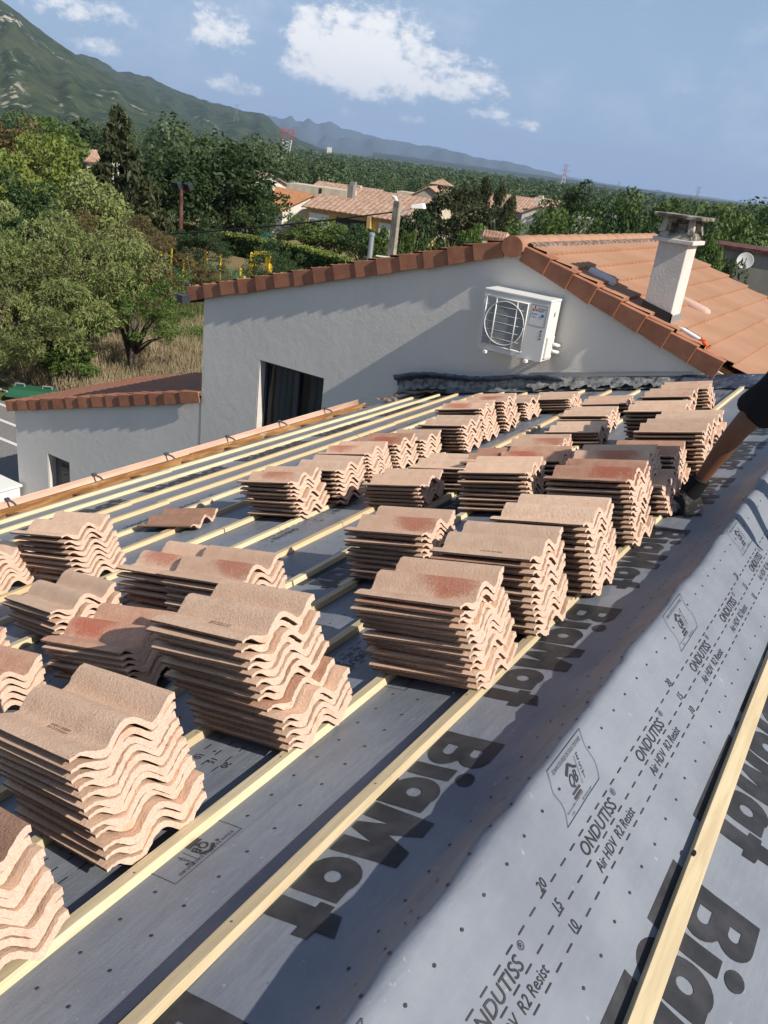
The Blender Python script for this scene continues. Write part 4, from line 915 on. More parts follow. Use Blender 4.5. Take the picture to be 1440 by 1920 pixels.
# ------------------------------------------------------------------ air conditioner on the wall
def build_ac():
    x0, x1, z0, z1 = -4.365, -3.525, -1.985, -1.275; yb, yf = YW-0.055, YW-0.365
    t = empty('air_conditioner', ((x0+x1)/2, YW-0.2, z0), 'white outdoor air conditioning unit with a round fan grille hung on the grey wall', 'air conditioner')
    cx, cz, hw, hz = (x0+x1)/2, (z0+z1)/2, (x1-x0)/2, (z1-z0)/2
    mb = MB(); fcx, fcz, fr = x0+0.315, cz-0.005, 0.245
    # casing: sides, back, top; front panel with a round opening
    mb.box((cx, (yb+yf)/2+0.006, z0+0.012), (x1-x0, yb-yf-0.012, 0.024)); mb.box((x0+0.009, (yb+yf)/2+0.006, cz), (0.018, yb-yf-0.012, z1-z0-0.05)); mb.box((x1-0.009, (yb+yf)/2+0.006, cz), (0.018, yb-yf-0.012, z1-z0-0.05)); mb.box((cx, yb-0.008, cz), (x1-x0-0.036, 0.014, z1-z0-0.05))
    mb.build('casing', MATS['ac_paint'], t, bevel=0.008)
    mb = MB(); mb.box((cx, (yb+yf)/2, z1-0.013), (x1-x0+0.012, yb-yf+0.012, 0.028)); mb.build('lid', MATS['ac_paint'], t, bevel=0.008)
    # front panel as ring segments round the opening
    n = 40; ring = [(fcx+fr*math.cos(2*math.pi*k/n), fcz+fr*math.sin(2*math.pi*k/n)) for k in range(n)]; outer = []
    for k in range(n):
        c, s = math.cos(2*math.pi*k/n), math.sin(2*math.pi*k/n)
        sc = min(((x1-fcx) if c > 0 else (fcx-x0))/abs(c) if abs(c) > 1e-6 else 1e9, ((z1-0.028-fcz) if s > 0 else (fcz-z0))/abs(s) if abs(s) > 1e-6 else 1e9)
        outer.append((fcx+c*sc, fcz+s*sc))
    vs = [(x, yf, z) for x, z in ring]+[(x, yf, z) for x, z in outer]+[(x, yf+0.05, z) for x, z in ring]; fs = []
    for k in range(n): j = (k+1) % n; fs += [(k, j, n+j, n+k), (k, 2*n+k, 2*n+j, j)]
    cor = [(x1, yf, z1-0.028), (x0, yf, z1-0.028), (x0, yf, z0), (x1, yf, z0)]; mb = MB(); mb.add(vs, fs)
    for c in cor:   # fill the four corners cut off between neighbouring rays
        ks = sorted(range(n), key=lambda k: math.hypot(outer[k][0]-c[0], outer[k][1]-c[2]))[:2]
        best = None
        for k in range(n):
            j = (k+1) % n; a, b = outer[k], outer[j]
            if abs(a[0]-b[0]) > 1e-4 and abs(a[1]-b[1]) > 1e-4 and min(abs(a[0]-c[0]), abs(b[0]-c[0])) < 1e-4 and min(abs(a[1]-c[2]), abs(b[1]-c[2])) < 1e-4: best = (a, b)
        if best: mb.add([(best[0][0], yf, best[0][1]), (best[1][0], yf, best[1][1]), c], [(0, 1, 2)])
    mb.build('front_panel', MATS['ac_paint'], t)
    mb = MB(); mb.box((fcx, yb-0.06, fcz), (0.52, 0.02, 0.56)); mb.build('heat_exchanger', MATS['ac_dark'], t)
    # fan
    mb = MB(); mb.lathe([(0.045, -0.02), (0.05, 0.02), (0.02, 0.035)], 14, Matrix.Translation((fcx, yf+0.08, fcz)) @ Matrix.Rotation(RAD(90), 4, 'X'))
    fan = mb.build('fan', MATS['ac_fan'], t, smooth=True)
    for k in range(3):
        a0 = RAD(120*k+20); rows = []
        for r in (0.05, 0.12, 0.19, 0.225):
            w = 0.30+r*2.6; rows.append([Vector((fcx+r*math.cos(a0+w*s), yf+0.075+0.045*s, fcz+r*math.sin(a0+w*s))) for s in (-0.5, -0.2, 0.1, 0.5)])
        mb = MB(); mb.grid(rows); b = mb.build('fan_blade', MATS['ac_fan'], fan, smooth=True); sm = b.modifiers.new('thickness', 'SOLIDIFY'); sm.thickness = 0.005
    # square wire guard with a raised ring
    gx0, gx1, gz0, gz1 = fcx-0.265, fcx+0.265, fcz-0.282, fcz+0.278; yg = yf-0.022
    mb = MB()
    for a, b in (((gx0, gz0), (gx1, gz0)), ((gx1, gz0), (gx1, gz1)), ((gx1, gz1), (gx0, gz1)), ((gx0, gz1), (gx0, gz0))): mb.tube([(a[0], yg, a[1]), (b[0], yg, b[1])], 0.008, 6)
    mb.tube([(fcx+0.252*math.cos(a), yg-0.004, fcz+0.252*math.sin(a)) for a in np.linspace(0, 2*math.pi, 37)], 0.0065, 6)
    for gx in (gx0+0.13, gx1-0.13): mb.tube([(gx, yg, gz0), (gx, yg, gz1)], 0.009, 6)
    for gz in np.linspace(gz0, gz1, 7)[1:-1]: mb.tube([(gx0, yg+0.003, gz), (gx1, yg+0.003, gz)], 0.004, 4)
    for c in ((gx0, gz0), (gx1, gz0), (gx0, gz1), (gx1, gz1)): mb.tube([(c[0], yg, c[1]), (c[0], yf+0.002, c[1])], 0.008, 6)
    g = mb.build('grille', MATS['ac_paint'], t, smooth=True)
    mb = MB()
    for gx in np.arange(gx0+0.010, gx1, 0.0115): mb.bar((gx, yg+0.004, gz0), (gx, yg+0.004, gz1), 0.0048, 0.0040, (0, 1, 0))
    for gz in np.arange(gz0+0.012, gz1, 0.0115): mb.bar((gx0, yg+0.007, gz), (gx1, yg+0.007, gz), 0.0048, 0.0040)
    w = mb.build('grille_wires', MATS['ac_wire'], g, fixn=False); w['kind'] = 'stuff'
    # badge panel, badges and words
    px, pz = x1-0.225, z1-0.075
    def flat(name, vs, fs, mat, par, lift=0.003):
        mb = MB(); mb.add([(x, yf-lift, z) for x, z in vs], [tuple(reversed(f)) for f in fs]); return mb.build(name, MATS[mat], par)
    mb = MB()
    for a, b in (((0, 0), (0.2, 0)), ((0.2, 0), (0.2, -0.235)), ((0.2, -0.235), (0, -0.235)), ((0, -0.235), (0, 0))): mb.bar((px+a[0], yf-0.001, pz+a[1]), (px+b[0], yf-0.001, pz+b[1]), 0.004, 0.003, (0, 1, 0))
    bp = mb.build('badge_panel', MATS['ac_fan'], t)
    lg = []; fs = []; cxl, czl, s = px+0.045, pz-0.052, 0.019
    for k in range(3):
        a = RAD(90+120*k); d = Vector((math.cos(a), math.sin(a))); e = Vector((-d.y, d.x)); o = len(lg)
        for p in (Vector((0, 0)), d*s+e*s*0.577, d*s*2, d*s-e*s*0.577): lg.append((cxl+p.x, czl+p.y))
        fs.append((o, o+1, o+2, o+3))
    flat('maker_badge', lg, fs, 'logo_red', bp)
    for word, zz in (('MITSUBISHI', -0.050), ('ELECTRIC', -0.072)):
        v, f = text_mesh(word, 0.024, 0.0004, 0, 0.80); flat('maker_name', [(px+0.082+x, pz+zz+y) for x, y in v], f, 'print_dark', bp)
    flat('white_sticker', [(px+0.012, pz-0.13), (px+0.10, pz-0.13), (px+0.10, pz-0.085), (px+0.012, pz-0.085)], [(0, 1, 2, 3)], 'sticker_white', bp)
    flat('sticker_print', [(px+0.02, pz-0.118), (px+0.032, pz-0.118), (px+0.032, pz-0.095), (px+0.02, pz-0.095), (px+0.04, pz-0.112), (px+0.09, pz-0.112), (px+0.09, pz-0.101), (px+0.04, pz-0.101)], [(0, 1, 2, 3), (4, 5, 6, 7)], 'sticker_blue', bp, 0.004)
    flat('blue_dot', [(px+0.150+0.019*math.cos(t), pz-0.115+0.019*math.sin(t)) for t in np.linspace(0, 6.0, 20)], [tuple(range(20))], 'sticker_blue', bp)
    mk = []; fs = []
    for i, (w_, h_) in enumerate(((0.03, 0.012), (0.018, 0.012), (0.03, 0.008), (0.022, 0.012), (0.03, 0.006), (0.026, 0.012))):
        o = len(mk); zz = pz-0.29-0.019*i; xx = px+0.165; mk += [(xx-w_/2, zz), (xx+w_/2, zz), (xx+w_/2, zz+h_), (xx-w_/2, zz+h_)]; fs.append((o, o+1, o+2, o+3))
    flat('side_print', mk, fs, 'print_dark', t)
    # side fittings, feet, wall bracket
    mb = MB(); mb.box((x1+0.012, yf+0.16, z0+0.16), (0.028, 0.20, 0.26)); mb.build('valve_cover', MATS['ac_paint'], t, bevel=0.01)
    for zz in (z0+0.11, z0+0.19):
        mb = MB(); mb.tube([(x1+0.02, yf+0.23, zz), (x1+0.055, yf+0.24, zz), (x1+0.065, yf+0.28, zz-0.01), (x1+0.06, YW-0.01, zz-0.02)], 0.022, 8); mb.build('pipe', MATS['white_plastic'], t, smooth=True)
    mb = MB(); mb.box((x1+0.002, yf+0.17, z1-0.17), (0.012, 0.035, 0.05)); mb.build('handle', MATS['ac_fan'], t, bevel=0.003)
    for xx in (x0+0.14, x1-0.17):
        mb = MB(); mb.box((xx, yf+0.15, z0-0.02), (0.04, 0.42, 0.035)); mb.box((xx, YW-0.012, z0+0.18), (0.04, 0.022, 0.42)); mb.lathe([(0.016, -0.02), (0.02, 0.02)], 8, Matrix.Translation((xx, yf-0.04, z0-0.02))); mb.build('wall_bracket', MATS['white_plastic'], t, bevel=0.004)
build_ac()

# ------------------------------------------------------------------ flashing where the stripped roof meets the wall
def build_flashing():
    rr = random.Random(5)
    # rolled bitumen strip on the left, sagging towards the middle
    rows = []; N = 46
    for i in range(N+1):
        t = i/N; x = -5.60+(5.60-3.30)*t; base = RF((X0-x)/math.cos(SL), YW, 0).z
        top = base+0.25+0.03*math.sin(t*9)-0.14*t**2.2; r = 0.075*(1-0.45*t)
        ring = []
        for k in range(9):
            a = k/8*1.5*math.pi-0.35*math.pi; ring.append(Vector((x+rr.uniform(-.006, .006), YW-0.03-r*0.9+r*0.9*math.cos(a)*-1+rr.uniform(-.006, .006), top-r+r*math.sin(a+1.2)+rr.uniform(-.008, .008))))
        rows.append(ring)
    mb = MB(); mb.grid(rows); o = mb.build('rolled_flashing', MATS['flashing_foil'], roof, smooth=True, fixn=False)
    o['label'] = 'blue black rolled bitumen strip along the foot of the wall'; sm = o.modifiers.new('thickness', 'SOLIDIFY'); sm.thickness = 0.006
    rows = []
    for i in range(N+1):
        t = i/N; x = -5.55+(5.55-1.85)*t; base = RF((X0-x)/math.cos(SL), YW, 0).z; up = 0.14*(1-t)+0.075
        rows.append([Vector((x, YW-0.035+rr.uniform(-.01, 0), base+up)), Vector((x, YW-0.05+rr.uniform(-.02, .01), base+up*0.5)), Vector((x, YW-0.09+rr.uniform(-.02, .02), base+0.01)), Vector((x, YW-0.20+rr.uniform(-.03, .03), base-0.008))])
    mb = MB(); mb.grid(rows); mb.build('wall_upstand', MATS['flashing_grey'], roof, smooth=True, fixn=False)
    rows = []; N2 = 60
    for i in range(N2+1):
        t = i/N2; x = -3.75+(3.75-1.75)*t; base = RF((X0-x)/math.cos(SL), YW, 0).z
        w = 0.02*math.sin(i*0.9)+0.012*math.sin(i*2.3); sag = 0.05*math.sin(t*3.1)
        rows.append([Vector((x, YW-0.012, base+0.145-0.05*t)), Vector((x, YW-0.05+w*0.4, base+0.125-0.04*t)), Vector((x, YW-0.10+w, base+0.08-sag*0.4-0.03*t)), Vector((x, YW-0.16+w*1.2, base+0.042+w*0.5-sag*0.4)), Vector((x, YW-0.20+w*1.5, base+0.03+w))])
    mb = MB(); mb.grid(rows); o = mb.build('crumpled_flashing', MATS['flashing_grey'], roof, smooth=True, fixn=False); sm = o.modifiers.new('thickness', 'SOLIDIFY'); sm.thickness = 0.004
    mb = MB(); mb.bar((-3.75, YW-0.008, RF((X0+3.75)/math.cos(SL), YW, 0).z+0.195), (-1.9, YW-0.008, RF((X0+1.9)/math.cos(SL), YW, 0).z+0.135), 0.012, 0.018); mb.build('flashing_rail', MATS['zinc'], roof)
    # lead under the last verge tiles
    rows = []
    for i in range(41):
        t = i/40; x = -2.0+1.6*t; base = prof(x); w = 0.018*math.sin(i*1.1)+0.010*math.sin(i*2.9)
        rows.append([Vector((x, YW-0.02, base+0.14-0.03*t)), Vector((x, YW-0.14+w, base+0.09+w*0.5-0.02*t)), Vector((x, YW-0.24+w*1.4, base+0.045+w)), Vector((x, YW-0.30+w*2, base+0.02))])
    mb = MB(); mb.grid(rows); o = mb.build('lead_flashing', MATS['flashing_foil'], roof, smooth=True, fixn=False); sm = o.modifiers.new('thickness', 'SOLIDIFY'); sm.thickness = 0.003
    # rubble and torn felt at the far end of the eaves
    for i in range(9):
        u = 4.55+rr.uniform(-.25, .3); y = rr.uniform(8.7, 9.4); mb = MB(); s = rr.uniform(0.03, 0.07); mb.lathe([(s*0.5, -s*0.3), (s, 0), (s*0.6, s*0.5)], 7, Matrix.Translation(RF(u, y, 0.0)) @ Matrix.Rotation(rr.uniform(0, 3), 4, 'Z') @ Matrix.Diagonal((1.2, 0.8, 0.6, 1)))
        o = mb.build('mortar_lump', MATS['mortar'], None); tag(o, 'lump of old mortar lying at the far end of the eaves', 'mortar lump', 'mortar lumps at the far end of the eaves')
    mb = MB(); rows = []
    for i in range(9): rows.append([RF(4.62-0.12*i*0.6+rr.uniform(-.02, .02), 9.0+0.06*j+rr.uniform(-.02, .02), 0.02+rr.uniform(0, .05)) for j in range(7)])
    mb.grid(rows); mb.build('torn_felt', MATS['dark_sheet'], roof, smooth=True, fixn=False)
build_flashing()

# ------------------------------------------------------------------ sealant gun on the neighbour's roof
def build_gun():
    p = Vector((-2.16, 9.72, roof_z(-2.16)+0.055)); q = Vector((-1.83, 9.70, roof_z(-1.83)+0.055)); d = (q-p).normalized()
    t = empty('sealant_gun', p, 'sealant gun with bright orange handle lying on the verge tiles below the chimney', 'sealant gun')
    mb = MB(); mb.tube([p, p+d*0.22], 0.024, 10); mb.build('cartridge', MATS['sticker_white'], t, smooth=True, angle=40)
    mb = MB(); mb.tube([p-d*0.09, p-d*0.03, p], [0.005, 0.009, 0.02], 8); mb.build('nozzle', MATS['white_plastic'], t, smooth=True)
    mb = MB(); mb.bar(p+Vector((0, 0.02, 0.02)), p+d*0.24+Vector((0, 0.02, 0.02)), 0.012, 0.012); mb.bar(p+d*0.16, p+d*0.36, 0.009, 0.009); mb.build('push_rod', MATS['black_plastic'], t)
    mb = MB(); mb.box(p+d*0.25, (0.07, 0.05, 0.045)); mb.tube([p+d*0.26, p+d*0.28+Vector((0.01, -0.06, 0.0)), p+d*0.32+Vector((0.02, -0.10, -0.01))], [0.018, 0.015, 0.013], 8); mb.build('handle', MATS['orange_plastic'], t, bevel=0.006)
    mb = MB(); mb.tube([p+d*0.28, p+d*0.34+Vector((0, -0.04, 0)), p+d*0.37+Vector((0, -0.07, -0.01))], 0.009, 8); mb.build('trigger', MATS['orange_plastic'], t)
build_gun()
# ------------------------------------------------------------------ landscape
def smooth(t): t = max(0.0, min(1.0, t)); return t*t*(3-2*t)
def ground_z(x, y):
    d = math.hypot(x, y); az = math.degrees(math.atan2(x, y))
    low = -21.0
    return GZ+(low-GZ)*smooth((d-88)/190.0)
def make_land_materials():
    M = Mat('land', 0.95, spec=0.1); v = M.vec('Object'); f = M.noise(v, 0.035, 6); f2 = M.noise(v, 0.5, 5)
    c = M.mix(M.ramp(f, 0.38, 0.62), (0.20, 0.155, 0.085), (0.075, 0.095, 0.035)); M.color(M.mix(M.ramp(f2, 0.4, 0.7, 0, 0.6), c, (0.24, 0.185, 0.105)))
    M = Mat('asphalt', 0.9, spec=0.2); v = M.vec('Object'); M.color(M.mix(M.ramp(M.noise(v, 30, 5), 0.35, 0.7), (0.15, 0.145, 0.14), (0.25, 0.24, 0.23))); M.bump(M.noise(v, 60, 3), 0.3, 0.01)
    Mat('road_paint', 0.7, (0.62, 0.62, 0.60))
    M = Mat('earth', 0.95, spec=0.1); v = M.vec('Object'); M.color(M.mix(M.ramp(M.noise(v, 1.5, 6), 0.35, 0.65), (0.25, 0.155, 0.095), (0.36, 0.26, 0.18)))
    M = Mat('court_green', 0.8, spec=0.2); v = M.vec('Object'); M.color(M.mix(M.ramp(M.noise(v, 0.8, 5), 0.35, 0.7), (0.06, 0.15, 0.085), (0.10, 0.19, 0.11)))
    M = Mat('straw', 0.95, spec=0.1); v = M.vec('Object'); M.color(M.mix(M.ramp(M.noise(v, 1.2, 5), 0.35, 0.7), (0.27, 0.215, 0.13), (0.38, 0.31, 0.20)))
    def leaf(name, a, b, c3, trans=0.28, sc=0.9):
        M = Mat(name, 0.55, spec=0.3); v = M.vec('Object'); f = M.noise(v, sc, 3); f2 = M.noise(v, sc*7, 3)
        c = M.mix(M.ramp(f, 0.35, 0.65), a, b); c = M.mix(M.ramp(f2, 0.55, 0.75, 0, 0.7), c, c3)
        hsv = M.n('ShaderNodeHueSaturation'); M.l(M.ramp(M.rand(), 0, 1, 0.8, 1.2), hsv.inputs['Value']); M.l(c, hsv.inputs['Color']); M.color(hsv.outputs[0])
        tr = M.n('ShaderNodeBsdfTranslucent'); M.l(hsv.outputs[0], tr.inputs['Color']); mx = M.n('ShaderNodeMixShader'); mx.inputs[0].default_value = trans
        M.l(M.b.outputs[0], mx.inputs[1]); M.l(tr.outputs[0], mx.inputs[2]); M.l(mx.outputs[0], M.out.inputs['Surface'])
    leaf('leaf_olive', (0.15, 0.185, 0.06), (0.215, 0.24, 0.085), (0.09, 0.135, 0.04)); leaf('leaf_mid', (0.085, 0.14, 0.03), (0.125, 0.185, 0.045), (0.055, 0.10, 0.024))
    leaf('leaf_dark', (0.04, 0.075, 0.025), (0.06, 0.10, 0.032), (0.028, 0.055, 0.02)); leaf('leaf_bright', (0.12, 0.165, 0.03), (0.17, 0.20, 0.045), (0.08, 0.13, 0.025))
    leaf('leaf_conifer', (0.05, 0.062, 0.025), (0.075, 0.085, 0.034), (0.03, 0.045, 0.02)); leaf('leaf_brown', (0.13, 0.105, 0.04), (0.17, 0.13, 0.05), (0.09, 0.085, 0.03))
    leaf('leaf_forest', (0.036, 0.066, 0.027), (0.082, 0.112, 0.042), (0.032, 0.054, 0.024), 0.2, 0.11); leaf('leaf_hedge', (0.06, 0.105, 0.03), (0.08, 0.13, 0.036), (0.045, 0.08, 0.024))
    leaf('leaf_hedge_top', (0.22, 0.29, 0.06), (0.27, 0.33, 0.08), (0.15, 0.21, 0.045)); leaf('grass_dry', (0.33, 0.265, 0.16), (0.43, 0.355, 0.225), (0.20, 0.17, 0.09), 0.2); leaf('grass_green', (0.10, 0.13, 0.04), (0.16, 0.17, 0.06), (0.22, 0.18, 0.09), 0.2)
    M = Mat('bark', 0.9, spec=0.15); v = M.vec('Object', (3, 3, 0.8)); M.color(M.mix(M.ramp(M.noise(v, 6, 5), 0.35, 0.65), (0.05, 0.038, 0.028), (0.15, 0.12, 0.09))); M.bump(M.noise(v, 12, 5), 0.6, 0.03)
    M = Mat('mountain', 0.95, spec=0.05); v = M.vec('Object'); f = M.noise(v, 0.02, 7, 0.65); f2 = M.noise(v, 0.004, 5); f3 = M.noise(v, 0.06, 4)
    c = M.mix(M.ramp(f, 0.38, 0.62), (0.022, 0.036, 0.016), (0.05, 0.068, 0.03)); c = M.mix(M.ramp(f2, 0.5, 0.68, 0, 0.35), c, (0.085, 0.08, 0.042))
    att = M.n('ShaderNodeAttribute', attribute_name='rock'); r = M.math('MULTIPLY', M.ramp(M.math('ADD', M.math('MULTIPLY', f3, 0.55), M.math('MULTIPLY', f, 0.45)), 0.53, 0.60), att.outputs['Fac'], True)
    M.color(M.mix(r, c, (0.42, 0.375, 0.31))); M.bump(f, 0.9, 14.0)
    Mat('far_mountain', 0.95, (0.05, 0.065, 0.06), spec=0.0)
    M = Mat('house_tiles', 0.85, spec=0.15); v = M.vec('Object', (1, 1, 1), True); c = M.mix(M.ramp(M.noise(v, 2.2, 5), 0.35, 0.65), (0.33, 0.20, 0.14), (0.47, 0.32, 0.24)); M.color(M.mix(M.ramp(M.noise(v, 7, 3), 0.5, 0.7, 0, 0.7), c, (0.25, 0.15, 0.11)))
    M = Mat('house_tiles_orange', 0.85, spec=0.15); v = M.vec('Object'); M.color(M.mix(M.ramp(M.noise(v, 2.5, 5), 0.35, 0.65), (0.44, 0.19, 0.085), (0.50, 0.25, 0.13)))
    for nm, c in (('wall_yellow', (0.52, 0.36, 0.14)), ('wall_white', (0.68, 0.64, 0.57)), ('wall_cream', (0.55, 0.48, 0.37)), ('wall_grey', (0.25, 0.235, 0.215)), ('wall_stone', (0.40, 0.36, 0.29)), ('wall_concrete', (0.30, 0.29, 0.255))):
        M = Mat(nm, 0.92, spec=0.1); v = M.vec('Object', (1, 1, 0.4)); M.color(M.mix(M.ramp(M.noise(v, 1.6, 6, 0.65), 0.4, 0.72, 0, 0.8), c, tuple(x*0.68 for x in c))); M.bump(M.noise(v, 12, 4), 0.2, 0.02)
    Mat('shutter_white', 0.6, (0.62, 0.64, 0.68)); Mat('dark_opening', 0.6, (0.02, 0.02, 0.022)); Mat('flat_roof_grey', 0.9, (0.30, 0.28, 0.265)); Mat('shutter_green', 0.6, (0.12, 0.22, 0.16))
    M = Mat('pole_concrete', 0.9, spec=0.15); v = M.vec('Object'); M.color(M.mix(M.ramp(M.noise(v, 4, 5), 0.35, 0.65), (0.22, 0.19, 0.15), (0.36, 0.32, 0.26)))
    M = Mat('mast_rust', 0.75, spec=0.2); v = M.vec('Object'); M.color(M.mix(M.ramp(M.noise(v, 3, 5), 0.4, 0.6), (0.085, 0.035, 0.03), (0.15, 0.07, 0.06)))
    Mat('galvanised', 0.4, (0.45, 0.47, 0.48), metal=0.6); Mat('cable', 0.6, (0.015, 0.015, 0.016)); Mat('lamp_white', 0.4, (0.72, 0.72, 0.70)); Mat('fence_green', 0.6, (0.03, 0.16, 0.09)); Mat('post_yellow', 0.5, (0.68, 0.46, 0.03))
    Mat('bin_green', 0.45, (0.025, 0.105, 0.06), spec=0.4); Mat('bin_dark', 0.5, (0.03, 0.035, 0.035)); Mat('pylon_red', 0.6, (0.35, 0.06, 0.045)); Mat('pylon_white', 0.6, (0.62, 0.60, 0.57)); Mat('pylon_grey', 0.6, (0.20, 0.21, 0.23)); Mat('tarp_blue', 0.5, (0.05, 0.38, 0.55)); Mat('dish_white', 0.5, (0.58, 0.58, 0.57)); Mat('far_white', 0.8, (0.60, 0.58, 0.54)); Mat('towel_white', 0.9, (0.7, 0.7, 0.7))
make_land_materials()

def build_ground():
    rs = list(np.geomspace(2.0, 26000, 90)); n = 144; mb = MB()
    rows = []
    for r in [0.01]+rs:
        row = []
        for k in range(n+1):
            a = 2*math.pi*k/n; x, y = r*math.sin(a), r*math.cos(a); row.append((x, y, ground_z(x, y)+(0.25*mnoise.noise((x*0.02, y*0.02, 0)) if 60 < r < 2000 else 0)))
        rows.append(row)
    mb.grid(rows); o = mb.build('ground', MATS['land'], None, smooth=True, fixn=False); tag(o, kind='structure')
build_ground()
def sheet(name, poly, mat, h, kind='structure'):
    mb = MB(); mb.add([(x, y, GZ+h) for x, y in poly], [tuple(range(len(poly)))]); o = mb.build(name, MATS[mat], None, fixn=False)
    if o.data.polygons[0].normal.z < 0: o.data.flip_normals()
    tag(o, kind=kind); return o
sheet('parking_lot', [(-30, 2), (-5.6, 2), (-5.6, 9.4), (-14.4, 9.4), (-14.4, 13.3), (-20.3, 14.5), (-22.5, 13.6), (-34, 17.0)], 'asphalt', 0.006)
for i, (x, y) in enumerate(((-22.4, 14.0), (-20.9, 13.15), (-19.45, 12.35), (-18.0, 11.5))):
    sheet('parking_line', [(x-2.9, y+2.0-1.5), (x+1.9, y+0.62), (x+1.95, y+0.74), (x-2.85, y+0.62)], 'road_paint', 0.011)
sheet('road', [(-30.5, 25.5), (-22.5, 27.5), (-14, 40), (-12, 48), (-15, 48), (-24, 33), (-31, 30.5)], 'asphalt', 0.006)
sheet('sports_court', [(-42, 36), (-33.5, 33), (-29.0, 41), (-36.0, 49), (-47, 45)], 'court_green', 0.008)
sheet('earth_track', [(-56, 47), (-46, 45.5), (-36.5, 50), (-29.5, 50), (-27.5, 53), (-36, 56.5), (-44, 55), (-57, 52.5)], 'earth', 0.006)

# ------------------------------------------------------------------ foliage
def leaf_quads(cent, rad, n, size, rs, droop=0.0, aspect=2.0, shell=0.55):
    """n small leaves spread through clumps: returns verts, faces"""
    k = rs.integers(0, len(cent), n); d = rs.normal(size=(n, 3)); d /= np.linalg.norm(d, axis=1)[:, None]
    rr = rad[k]*(shell+(1-shell)*rs.random(n)**0.5); p = cent[k]+d*rr[:, None]*np.array([1, 1, 0.8])
    u = rs.normal(size=(n, 3)); u[:, 2] -= droop*1.5; u += d*0.4; u /= np.linalg.norm(u, axis=1)[:, None]
    w = rs.normal(size=(n, 3))+d*0.2; v = np.cross(u, w); v /= np.linalg.norm(v, axis=1)[:, None]
    s = size*(0.6+0.8*rs.random(n)); u = u*(s*aspect/2)[:, None]; v = v*(s/2)[:, None]
    V = np.stack([p-u, p+v*0.9-u*0.1, p+u, p-v*0.9-u*0.1], 1).reshape(-1, 3); F = np.arange(n*4).reshape(-1, 4)
    return V, F
def clumps(n, rs, dims, low=-0.75, jit=0.25, hollow=0.45):
    d = rs.normal(size=(n*3, 3)); d /= np.linalg.norm(d, axis=1)[:, None]; d = d[d[:, 2] > low][:n]
    r = hollow+(1-hollow)*rs.random(len(d))**0.6; r *= 1+jit*(rs.random(len(d))-0.5)*2
    return d*r[:, None]*np.array(dims)
CROWNS = {}
def crown_variant(kind, i):
    key = (kind, i)
    if key in CROWNS: return CROWNS[key]
    rs = np.random.default_rng(100+hash(kind) % 7+i*13 if False else 100+sum(map(ord, kind))+i*13)
    if kind == 'broad': c = clumps(60, rs, (1, 1, 1), -0.6); V, F = leaf_quads(c, 0.17+0.16*rs.random(len(c)), 7500, 0.055, rs, 0.2, 1.8)
    elif kind == 'willow': c = clumps(90, rs, (1, 1, 1), -0.75, 0.3, 0.35); V, F = leaf_quads(c, 0.13+0.14*rs.random(len(c)), 36000, 0.0150, rs, 0.9, 4.2)
    elif kind == 'loose': c = clumps(70, rs, (1, 1, 1), -0.7, 0.3, 0.3); V, F = leaf_quads(c, 0.12+0.13*rs.random(len(c)), 13000, 0.021, rs, 0.5, 3.3, 0.2)
    elif kind == 'spruce':
        c = []; 
        for t in np.linspace(0.02, 1, 26):
            r = (1-t)**0.9*0.95+0.03; m = max(2, int(16*r))
            for a in range(m):
                th = 2*math.pi*(a/m)+rs.random()*0.5; q = r*(0.45+0.55*rs.random()); c.append((q*math.cos(th), q*math.sin(th), 2*t-1-0.10*q+rs.normal()*0.02))
        c = np.array(c); V, F = leaf_quads(c, 0.10*np.ones(len(c))*(0.6+0.6*(1-(c[:, 2]+1)/2)), 9000, 0.045, rs, 0.9, 2.6, 0.2)
    elif kind == 'cypress':
        n = 80; t = rs.random(n); r = 0.9*np.sin(np.pi*np.clip(t*0.93+0.05, 0, 1))**0.6*(1-0.5*t); th = rs.random(n)*6.28; q = r*(0.5+0.5*rs.random(n)); c = np.stack([q*np.cos(th), q*np.sin(th), 2*t-1], 1)
        V, F = leaf_quads(c, 0.18*np.ones(n), 6000, 0.05, rs, -0.8, 2.2)
    elif kind == 'bush': c = clumps(45, rs, (1, 1, 1), -0.3, 0.12, 0.6); V, F = leaf_quads(c, 0.2+0.12*rs.random(len(c)), 6500, 0.06, rs, 0.1, 1.7)
    CROWNS[key] = (V, F, c); return CROWNS[key]
CROWN_MESH = {}
